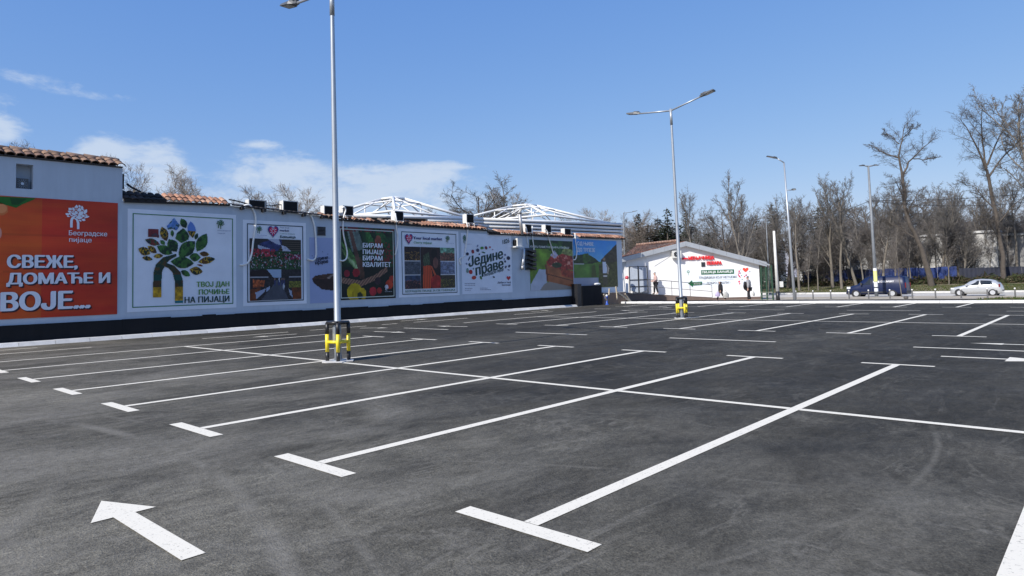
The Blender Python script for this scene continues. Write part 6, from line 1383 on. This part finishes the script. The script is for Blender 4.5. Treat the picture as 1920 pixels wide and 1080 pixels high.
rb = random.Random(12); wh = ['van', 'white warehouse', 'pale street lamp', 'silver car']
for i in range(30):                                # the wood behind: nothing tells these trees apart one by one
    px = 1462 + i * 16 + rb.uniform(-5, 5); TR.append((rb.choice(('bush', 'vase', 'slim', 'bush', 'tall')), px, rb.uniform(104, 112) if px < 1560 else rb.uniform(128, 142), rb.uniform(375, 425), 'one of the dense bare trees massed along the site fence', rb.uniform(0, 6), rb.uniform(-.06, .06), rb.uniform(.9, 1.3)))
for i in range(16):
    px = 1640 + i * 19 + rb.uniform(-7, 7); TR.append((rb.choice(('vase', 'tall', 'vase', 'wide')), px, rb.uniform(100, 107) if px > 1800 else rb.uniform(125, 138), rb.uniform(325, 385), 'one of the taller bare trees filling the gaps between the two old trees', rb.uniform(0, 6), rb.uniform(-.05, .05), rb.uniform(.8, 1.1)))
for i in range(13):
    px = 1688 + i * 17.5 + rb.uniform(-6, 6); TR.append((rb.choice(('slim', 'bush', 'slim', 'vase')), px, rb.uniform(92, 104), rb.uniform(385, 432), 'one of the thin bare trees screening the pale warehouse walls', rb.uniform(0, 6), rb.uniform(-.07, .07), rb.uniform(1.0, 1.4)))
for i in range(11):
    px = 1572 + i * 27 + rb.uniform(-8, 8); TR.append((rb.choice(('slim', 'bush', 'slim')), px, rb.uniform(107, 111), rb.uniform(405, 440), 'one of the dense bare trees massed along the site fence', rb.uniform(0, 6), rb.uniform(-.06, .06), rb.uniform(.9, 1.3)))
for i in range(14):
    px = 1192 + i * 20 + rb.uniform(-6, 6); TR.append((rb.choice(('bush', 'vase', 'bush')), px, rb.uniform(108, 122), rb.uniform(392, 430), 'one of the dense bare trees massed behind the white building', rb.uniform(0, 6), 0, rb.uniform(1.0, 1.4)))
for kind, px, dep, pyt, lb, rz, ln, wd in TR: plant(kind, px, dep, pyt, lb, rz, ln, wd)
for kind, px, dep, pyt, lb, rz, wd in [('pale', 82, 46, 249, 'pale twig crown just showing above the tall block’s tiled coping', .4, .8), ('pale', 258, 50, 292, 'pale bare tree beside the tall block, behind the dark tiles', 1.9, .8), ('pale', 300, 56, 312, 'pale bushy bare tree behind the red tiles', 3.2, 1.0), ('pale', 388, 58, 318, 'pale bare tree behind the right end of the red tiles', .8, .8), ('pale', 428, 62, 352, 'low pale bare tree left of the first roof unit', 4.6, 1.0), ('pale', 492, 62, 350, 'low pale bare tree behind the two left roof units', 2.2, 1.0), ('pale', 540, 66, 362, 'low pale bare tree right of the second roof unit', 5.4, 1.1), ('pale', 594, 62, 342, 'round pale bare tree just left of the tall lamp post', 1.3, 1.1),
                                     ('wide', 893, 78, 340, 'spreading bare tree between the two roof pyramids', 5.9, 1.25), ('vase', 946, 80, 326, 'taller spreading bare tree rising behind the second roof pyramid', 3.0, 1.35), ('pale', 988, 83, 352, 'pale bare tree on the right behind the second roof pyramid', 1.0, 1.2), ('pale', 1066, 86, 398, 'low bare tree at the right slope of the second roof pyramid', 2.0, 1.1), ('pale', 1150, 96, 385, 'pale bare tree right of the market canopy', .9, 1.2), ('pale', 1178, 99, 392, 'pale bare tree beside the distant lamp over the market roof', 3.7, 1.1)]:
    plant(kind, px, dep, pyt, lb, rz, 0, wd, 'bare trees behind the market')
# two old trees drawn limb by limb: trunk and main limbs follow measured paths, each with its own spread in depth
def old_tree(label, dep, seed, r0, trunk, limbs, cfg):
    G = Gen(seed); f = atD(*trunk[0], dep); f.z = gz(f.x); t = thing('bare_tree', label, 'tree', f, group='bare trees beyond the street'); fw = Vector((FWD.x, FWD.y, 0)).normalized(); q = G.r
    def path(P, ra, rb_, dz_):
        V = [atD(a, b, dep) + fw * (dz_ * (k / max(1, len(P) - 1))) for k, (a, b) in enumerate(P)]; S = []
        for k in range(len(V) - 1):
            for s_ in (0, .34, .67): S.append(V[k].lerp(V[k + 1], s_) + (G.rv() * .05 if k + s_ > 0 else Vector((0, 0, 0))))
        S.append(V[-1]); R_ = [ra + (rb_ - ra) * (k / (len(S) - 1)) ** .8 for k in range(len(S))]; G.trunk.tube(S, R_, 8, cap=False); return S, R_
    P0, R0 = path(trunk, r0, r0 * .42, 0)
    G.grow(P0[-7:], R0[-7:], 5.0, 0, cfg)
    for P, ra, rb_, dz_ in limbs:
        S, R_ = path(P, ra, rb_, dz_); L = sum((S[k + 1] - S[k]).length for k in range(len(S) - 1)); G.grow(S, R_, L, 0, cfg)
    G.trunk.build('trunk', M_BARKD, t); G.crown.build('crown', M_BARKD, t)
OC = [C(11, .12, (28, 62), .44, .012, 5, .20, .06, 4, .016, .35, 0), C(9, .12, (28, 68), .48, .010, 4, .24, .03, 3, .010, .3, 0), C(9, .1, (25, 70), .52, .009, 3, .25, .02, 3, .0075, .2, 0)]
old_tree('tallest leaning old bare tree, forked high up, behind the van and the warehouse wall', 84, 61, .40, [(1750, 546), (1738, 500), (1726, 462), (1706, 424), (1696, 384), (1692, 330)],
         [([(1692, 334), (1684, 294), (1687, 266), (1690, 236)], .16, .03, -.8), ([(1685, 296), (1668, 288), (1654, 279), (1645, 268)], .11, .02, 1.2), ([(1692, 332), (1706, 304), (1733, 278), (1757, 258)], .15, .03, .9), ([(1713, 298), (1736, 300), (1748, 298)], .07, .02, -1.0), ([(1697, 388), (1680, 356), (1664, 336)], .10, .02, -1.5), ([(1702, 402), (1722, 372), (1738, 352)], .10, .02, 1.6), ([(1716, 446), (1690, 424), (1672, 414)], .08, .02, 1.5), ([(1686, 270), (1672, 252), (1664, 246)], .06, .015, .8), ([(1688, 262), (1704, 246), (1712, 240)], .06, .015, -.8)], OC)
old_tree('tall old bare tree with spreading forked crown leaning left above the silver car', 86, 67, .34, [(1884, 545), (1880, 480), (1866, 400), (1854, 335), (1850, 318)],
         [([(1850, 320), (1832, 282), (1812, 250), (1789, 222)], .15, .03, -.8), ([(1850, 316), (1845, 268), (1848, 204)], .15, .03, .7), ([(1851, 310), (1870, 256), (1890, 229)], .13, .025, -.5), ([(1854, 332), (1886, 290), (1920, 262), (1945, 245)], .13, .03, 1.2), ([(1864, 390), (1836, 350), (1818, 340)], .09, .02, 1.5), ([(1870, 420), (1900, 380), (1916, 362)], .09, .02, -1.2), ([(1846, 262), (1826, 228), (1820, 212)], .06, .015, 1.0), ([(1877, 455), (1850, 420), (1836, 405)], .08, .02, -1.4)], OC)
# the young tree at the kerb
plant('slim', 1690, 52.5, 425, 'young thin-trunked tree on the verge in front of the van’s tail', 2.4, -.09, .8, 'young street trees')
for k, (t, h) in PROTO.items():
    for ch in list(t.children): bpy.data.objects.remove(ch)
    bpy.data.objects.remove(t)
# conifers: trunk and drooping sprays of needles
M_NEED = mat_col('conifer_needles', .8, .4, 4, .2)
def conifer(seed, H, rad):
    r = random.Random(seed); t = thing('conifer', 'x', 'tree', (0, 0, 0), group='dark conifers behind the white building'); g = MB(); g.tube([(0, 0, -.2), (0, 0, H * .5), (0, 0, H)], [H * .022, H * .014, .02], 7); g.build('trunk', M_BARKD, t)
    g = MB(); lev = int(H * 3.2)
    for i in range(lev):
        f = i / lev; z = H * (.10 + .90 * f); R0 = rad * (1 - f) ** .8 * r.uniform(.75, 1.15) + .12; nb = 9 if f < .8 else 6
        for k in range(nb):
            a = r.uniform(0, 6.283); d = Vector((math.cos(a), math.sin(a), 0)); L = R0 * r.uniform(.6, 1.1); b = Vector((0, 0, z)); dr = -.25 + .45 * f
            for q in range(int(3 + L * 7)):
                s_ = r.uniform(.15, 1) * L; c = b + d * s_ + EZ * (dr * s_ + r.uniform(-.12, .12)) + Vector((r.gauss(0, .1), r.gauss(0, .1), 0)); sz = r.uniform(.10, .24); k_ = r.uniform(.6, 1.3); g.col = (.030 * k_, .044 * k_, .024 * k_) if r.random() > .12 else (.07 * k_, .06 * k_, .035 * k_)
                e = (d + Vector((r.gauss(0, .5), r.gauss(0, .5), r.gauss(-.25, .3)))).normalized() * sz; sd = e.cross(EZ + Vector((r.gauss(0, .5), r.gauss(0, .5), 0))).normalized() * sz * .42
                g.face(c - e * .5, c + sd, c + e * 1.1, c - sd)
    g.build('crown', M_NEED, t); return t
cA, cB = conifer(4, 9, 2.4), conifer(9, 9, 3.0)
for i, (p, px, dep, pyt, lb, wd) in enumerate([(cA, 1201, 100, 398, 'dark pointed conifer just right of the distant lamp over the market roof', 1.0), (cA, 1256, 98, 388, 'dark pointed conifer left of the middle lamp post', .9), (cA, 1291, 94, 390, 'dark pointed conifer right of the middle lamp post', .8), (cB, 1238, 106, 408, 'broad dark conifer behind the pointed ones', 1.5), (cB, 1272, 104, 415, 'broad dark conifer hidden behind the middle lamp post', 1.5), (cB, 1425, 100, 402, 'dark conifer behind the old white post', .8), (cB, 1218, 101, 420, 'low wide dark conifer at the left of the conifer group', 2.0), (cB, 1252, 102, 424, 'low wide dark conifer in the middle of the conifer group', 2.0), (cB, 1300, 101, 422, 'low wide dark conifer above the white gable’s left slope', 1.9), (cB, 1330, 106, 436, 'low dark conifer above the white gable’s ridge', 1.9),
                                       (cA, 1541, 106, 386, 'pointed green conifer above the space left of the van', 1.3), (cB, 1455, 103, 380, 'dark conifer mass left of the pale street lamp', .7), (cB, 1584, 110, 415, 'dark conifer behind the van’s cab trees', .9), (cA, 1788, 112, 385, 'dark conifer standing above the low white warehouse', 1.2)]):
    b = atD(px, 540, dep); b.z = gz(b.x); s_ = (atD(px, pyt, dep).z - b.z) / 9.0; o = dup(p, b, i * 1.3, lb, (s_ * wd, s_ * wd, s_))
for p in (cA, cB):
    for ch in list(p.children): bpy.data.objects.remove(ch)
    bpy.data.objects.remove(p)
# low winter undergrowth in front of the site fences: one mass of stems and dry leaves
M_UND = mat_col('undergrowth_leaves', .9, .4, 5, .15)
g = MB(); r = random.Random(77)
for i in range(5200):
    px = r.uniform(1490, 1935); X = r.uniform(99, 106); b = dz(px, 530, X); h = r.uniform(.15, 1.0) * (.5 + .7 * abs(math.sin(px * .05))); g.col = r.choice(((.07, .055, .035), (.05, .06, .025), (.10, .08, .05), (.035, .045, .02)))
    c = Vector((X, b.y, gz(X) + h * r.uniform(.1, 1))); e = Vector((r.gauss(0, .1), r.gauss(0, .25), r.gauss(.1, .2))); s_ = Vector((r.gauss(0, .06), r.gauss(0, .06), r.gauss(0, .06))); g.face(c - e, c + s_, c + e, c - s_)
tag(g.build('undergrowth', M_UND), 'low dry winter undergrowth along the site fences', 'undergrowth', kind='stuff')
g = MB()
for i in range(9000):
    px = r.uniform(1455, 1960); X = r.uniform(79.6, 97) if r.random() < .7 else r.uniform(41, 50); b = dz(px, 545, X)
    if X < 60 and b.y > 3: continue
    h = r.uniform(.05, .16); g.col = r.choice(((.05, .08, .02), (.08, .10, .03), (.12, .11, .05))); a = r.uniform(0, 3.14); d = Vector((math.cos(a), math.sin(a), 0)) * r.uniform(.03, .08); c = Vector((X, b.y, gz(X) + (.02 if X > 60 else .05))); g.face(c - d, c + d, c + d * .2 + EZ * h)
tag(g.build('grass_tufts', M_UND), 'short rough grass tufts on the bank and verge', 'grass', kind='stuff')
# ---------------------------------------------------------------- people
def skin_mesh(name, verts, edges, radii, m, parent, root=0, sub=2):
    me = bpy.data.meshes.new(name); me.from_pydata([tuple(v) for v in verts], edges, []); ob = bpy.data.objects.new(name, me); COL.objects.link(ob)
    ob.modifiers.new('skin', 'SKIN'); sv = me.skin_vertices[0].data
    for i, r_ in enumerate(radii): rr = r_ if hasattr(r_, '__len__') else (r_, r_); sv[i].radius = rr; sv[i].use_root = (i == root)
    ob.modifiers['skin'].use_smooth_shade = True
    if sub: s_ = ob.modifiers.new('sub', 'SUBSURF'); s_.levels = sub; s_.render_levels = sub
    dg = bpy.context.evaluated_depsgraph_get(); m2 = bpy.data.meshes.new_from_object(ob.evaluated_get(dg)); bpy.data.objects.remove(ob)
    m2.materials.clear(); m2.materials.append(m); m2.name = name; o = bpy.data.objects.new(name, m2); COL.objects.link(o); o.parent = parent
    for p in m2.polygons: p.use_smooth = True
    return o
M_SKIN = mat('skin', (.50, .30, .22), .6, 0, .08, 8)
def person(label, loc, rz, J, H, cloth):
    """J: joint positions in metres for a 1.75 m figure facing -x; cloth: list of (part name, material, chains)"""
    t = thing('person', label, 'person', (0, 0, 0)); V, E, Rr = [], [], []
    def chain(pts, rad, start=None):
        ids = []
        for i, (p, r_) in enumerate(zip(pts, rad)):
            if i == 0 and start is not None: ids.append(start); continue
            V.append(p); Rr.append(r_); ids.append(len(V) - 1)
            if i > 0: E.append((ids[-2], ids[-1]))
        return ids
    pel = J['pelvis']; sp = chain([pel, J['waist'], J['chest'], J['neck'], J['head0'], J['head1'], J['head2']], [(.15, .13), (.14, .11), (.18, .12), .055, .075, (.085, .095), .06])
    for sd in ('l', 'r'):
        chain([V[sp[0]], J['hip' + sd], J['knee' + sd], J['ank' + sd], J['toe' + sd]], [0, .09, .058, .042, .035], sp[0])
        a = chain([V[sp[2]], J['sho' + sd], J['elb' + sd], J['wri' + sd], J['pal' + sd]], [0, .06, .042, .03, (.04, .018)], sp[2])
        w, p = Vector(J['wri' + sd]), Vector(J['pal' + sd]); d = (p - w).normalized(); side = d.cross(Vector((0, 1, 0))); side = side.normalized() if side.length > .1 else Vector((1, 0, 0)); n_ = d.cross(side)
        for k, L in enumerate((.075, .085, .08, .062)):
            b = p + side * (.028 - .019 * k); chain([V[a[-1]], b + d * .02, b + d * (.02 + L * .5) + n_ * .006, b + d * (.02 + L * .92) + n_ * .022], [0, .009, .0085, .007], a[-1])
        b = p - d * .045 + side * .03; chain([V[a[-1]], b + side * .02 + d * .02, b + side * .035 + d * .06], [0, .010, .0085], a[-1])
    skin_mesh('body', V, E, Rr, M_SKIN, t)
    h = Vector(J['head1']); f = Vector((-1, 0, 0))
    g = MB(); g.prism([h + f * .085 + Vector((0, -.014, -.01)), h + f * .085 + Vector((0, .014, -.01)), h + f * .118 + Vector((0, 0, -.03)), ], (0, 0, -.012)); g.build('nose', M_SKIN, t)
    for sd in (-1, 1): g = MB(); g.ball(tuple(h + f * .088 + Vector((0, sd * .032, .012))), .011, 6, 4); g.build('eye', M_BLACK, t); g = MB(); g.ball(tuple(h + Vector((.01, sd * .092, -.01))), .024, 6, 4, (1, .5, 1.3)); g.build('ear', M_SKIN, t)
    g = MB(); g.box(h.x - .096, h.x - .085, h.y - .022, h.y + .022, h.z - .062, h.z - .054); g.build('mouth', mat('lips', (.35, .13, .11), .6), t)
    for nm, mt, chains in cloth:
        V2, E2, R2 = [], [], []; idx = {}
        for ch in chains:
            prev = None
            for p, r_ in ch:
                k = tuple(round(c, 4) for c in p)
                if k not in idx: idx[k] = len(V2); V2.append(p); R2.append(r_)
                if prev is not None and prev != idx[k]: E2.append((prev, idx[k]))
                prev = idx[k]
        skin_mesh(nm, V2, E2, R2, mt, t)
    t.scale = (H / 1.75,) * 3; t.rotation_euler = (0, 0, rz); t.location = loc; return t
def base_pose(step=.0, arm=.0, bend=.1):
    """standing pose; step swings the legs, arm swings the arms"""
    J = dict(pelvis=(0, 0, .95), waist=(-.0, 0, 1.10), chest=(-.02, 0, 1.32), neck=(-.03, 0, 1.50), head0=(-.045, 0, 1.56), head1=(-.06, 0, 1.645), head2=(-.05, 0, 1.70))
    for sd, y, s_ in (('l', .10, 1), ('r', -.10, -1)):
        J['hip' + sd] = (0, y * .9, .88); J['knee' + sd] = (-.16 * step * s_ - .03, y, .50); J['ank' + sd] = (-.30 * step * s_ + (.10 * step if s_ < 0 else 0), y, .09 + (.05 * step if s_ < 0 else 0)); J['toe' + sd] = (J['ank' + sd][0] - .15, y, .035 + (.0 if s_ > 0 else .02 * step))
        J['sho' + sd] = (-.01, y * 1.95, 1.42); J['elb' + sd] = (.02 + .16 * arm * s_, y * 2.4, 1.14); J['wri' + sd] = (-.05 - bend + .2 * arm * s_, y * 2.3, .92); J['pal' + sd] = (-.07 - bend * 1.2 + .22 * arm * s_, y * 2.25, .84)
    return J
def trousers(J, r=1.0): return [[(J['pelvis'], (.17 * r, .15 * r)), (J['hip' + s], .112 * r), (J['knee' + s], .082 * r), (J['ank' + s], .066 * r)] for s in 'lr']
def top(J, r=1.0, low=None, sleeve=True):
    b = [[(low or J['pelvis'], (.175 * r, .15 * r)), (J['waist'], (.17 * r, .135 * r)), (J['chest'], (.205 * r, .145 * r)), (tuple(Vector(J['neck']) - EZ * .04), .08 * r)]]
    if sleeve: b += [[(J['chest'], (.205 * r, .145 * r)), (J['sho' + s], .082 * r), (J['elb' + s], .062 * r), (tuple(Vector(J['wri' + s]) + EZ * .02), .05 * r)] for s in 'lr']
    return b
def shoes(J): return [[(tuple(Vector(J['ank' + s]) - EZ * .03 + Vector((.04, 0, 0))), .05), (tuple(Vector(J['toe' + s]) + Vector((-.01, 0, .012))), .045)] for s in 'lr']
M_BLK = mat('black_cloth', (.016, .016, .019), .9, 0, .3, 8); M_PINK = mat('pale_pink_shirt', (.62, .42, .38), .9, 0, .1, 8); M_GREY = mat('grey_knit', (.30, .30, .31), .95, 0, .2, 14); M_HAIRG = mat('grey_hair', (.20, .19, .18), .9); M_HAIRD = mat('dark_hair', (.02, .016, .013), .9); M_SHOE = mat('white_shoes', (.7, .7, .68), .6)
def face_dir(v): return math.atan2(-v[1], -v[0])          # the figure's local -x looks along v
def hair(J, extra=()): h = Vector(J['head1']); return [[(tuple(h + Vector((.04, 0, -.02))), .075), (tuple(h + Vector((.03, 0, .05))), .09), (tuple(h + Vector((-.02, 0, .085))), .07)]] + list(extra)
# man in a pink shirt on the ramp, seen from the side, arms bent
J = base_pose(.35, .15, .20); J['wril'] = (-.26, .16, 1.05); J['pall'] = (-.33, .12, 1.06); J['wrir'] = (-.24, -.16, 1.02); J['palr'] = (-.31, -.12, 1.03)
sx = fs(onR(1230, 550, .62)); p = F3(sx, zt_(sx) + .04, .62)
person('man in a pale pink shirt and black trousers walking on the ramp', p, face_dir(-FT), J, 1.76, [('shirt', M_PINK, top(J, 1.02)), ('trousers', M_BLK, trousers(J)), ('hair', M_HAIRG, hair(J)), ('shoes', M_BLK, shoes(J))])
# woman in a black hooded coat with two bags, striding left
J = base_pose(1.0, .1, .02); b = atD(1352, 563, 50.0); b.z = gz(b.x) + .02
w = person('woman in black with a hood striding left, a bag in each hand', b, face_dir(-RGT), J, 1.52, [('coat', M_BLK, top(J, 1.28, (0, 0, .70))), ('trousers', M_BLK, trousers(J, .92)), ('hood', M_BLK, [[((.05, 0, 1.50), .11), ((-.01, 0, 1.60), .125), ((-.03, 0, 1.69), .10)]]), ('shoes', M_SHOE, shoes(J))])
def bag(label, at, m, h, wd, rz):
    g = MB(); n = 12; prof = [(.75, 0), (1.0, .18), (1.0, .5), (.72, .82), (.35, 1.0)]; x, y, z = at; c, s_ = math.cos(rz), math.sin(rz); b_ = len(g.v)
    for r_, q in prof:
        for k in range(n): a = 2 * math.pi * k / n; ux, uy = r_ * wd * math.cos(a) * (1 + .08 * math.sin(3 * a + q * 7)), r_ * wd * .45 * math.sin(a); g.v.append((x + ux * c - uy * s_, y + ux * s_ + uy * c, z + q * h))
    for i in range(len(prof) - 1):
        for k in range(n): k2 = (k + 1) % n; g.f.append([b_ + i * n + k, b_ + i * n + k2, b_ + (i + 1) * n + k2, b_ + (i + 1) * n + k]); g.c.append(g.col); g.m.append(0); g.s.append(True)
    g.f.append([b_ + k for k in range(n)]); g.c.append(g.col); g.m.append(0); g.s.append(True)
    for sg in (-1, 1): g.tube([(x + sg * wd * .3 * c, y + sg * wd * .3 * s_, z + h * .95), (x + sg * wd * .12 * c, y + sg * wd * .12 * s_, z + h * 1.25), (x, y, z + h * 1.33)], .012, 5)
    return tag(g.build('carrier_bag', m, origin=(x, y, z)), label, 'bag')
wd_ = Vector((w.location)); lf = Vector((-RGT.x, -RGT.y, 0)).normalized()
bag('pale lilac carrier bag in the leading hand of the woman in black', tuple(wd_ + lf * .30 + EZ * .36 + Vector((-.12, -.12, 0))), mat('lilac_plastic', (.42, .36, .52), .5, 0, .2, 12), .34, .19, math.atan2(lf.y, lf.x))
bag('whitish carrier bag in the trailing hand of the woman in black', tuple(wd_ - lf * .32 + EZ * .26 + Vector((-.16, -.14, 0))), mat('whitish_plastic', (.36, .36, .34), .5, 0, .25, 12), .42, .23, math.atan2(lf.y, lf.x))
# stout man with a dark coat over one side of a grey pullover, seen from behind his right shoulder
J = base_pose(.25, .1, -.06); b = atD(1405, 564, 47.0); b.z = gz(b.x) + .02
J['elbr'] = (.06, -.30, 1.14); J['wrir'] = (.02, -.30, .90); J['palr'] = (.01, -.30, .82)
vd = Vector((FWD.x, FWD.y, 0)).normalized() * .55 + lf * .8
mn = person('stout man in a grey pullover with a black coat hung over his left side', b, face_dir(vd), J, 1.76, [('pullover', M_GREY, top(J, 1.16)), ('trousers', M_BLK, trousers(J, 1.12)), ('hair', M_HAIRD, hair(J)), ('shoes', M_BLK, shoes(J)), ('coat', M_BLK, [[((-.13, .02, 1.42), (.17, .17)), ((-.17, .02, 1.12), (.20, .24)), ((-.16, .02, .72), (.20, .22))], [((-.13, .02, 1.42), (.17, .17)), ((-.20, -.22, 1.18), .10), ((-.26, -.14, .98), .09)]])])
bag('small whitish carrier bag hanging from the stout man’s right hand', tuple(Vector(b) - lf * .30 + EZ * .36 + Vector((-.05, -.05, 0))), mat('whitish_plastic', (.36, .36, .34), .5, 0, .25, 12), .30, .17, .3)
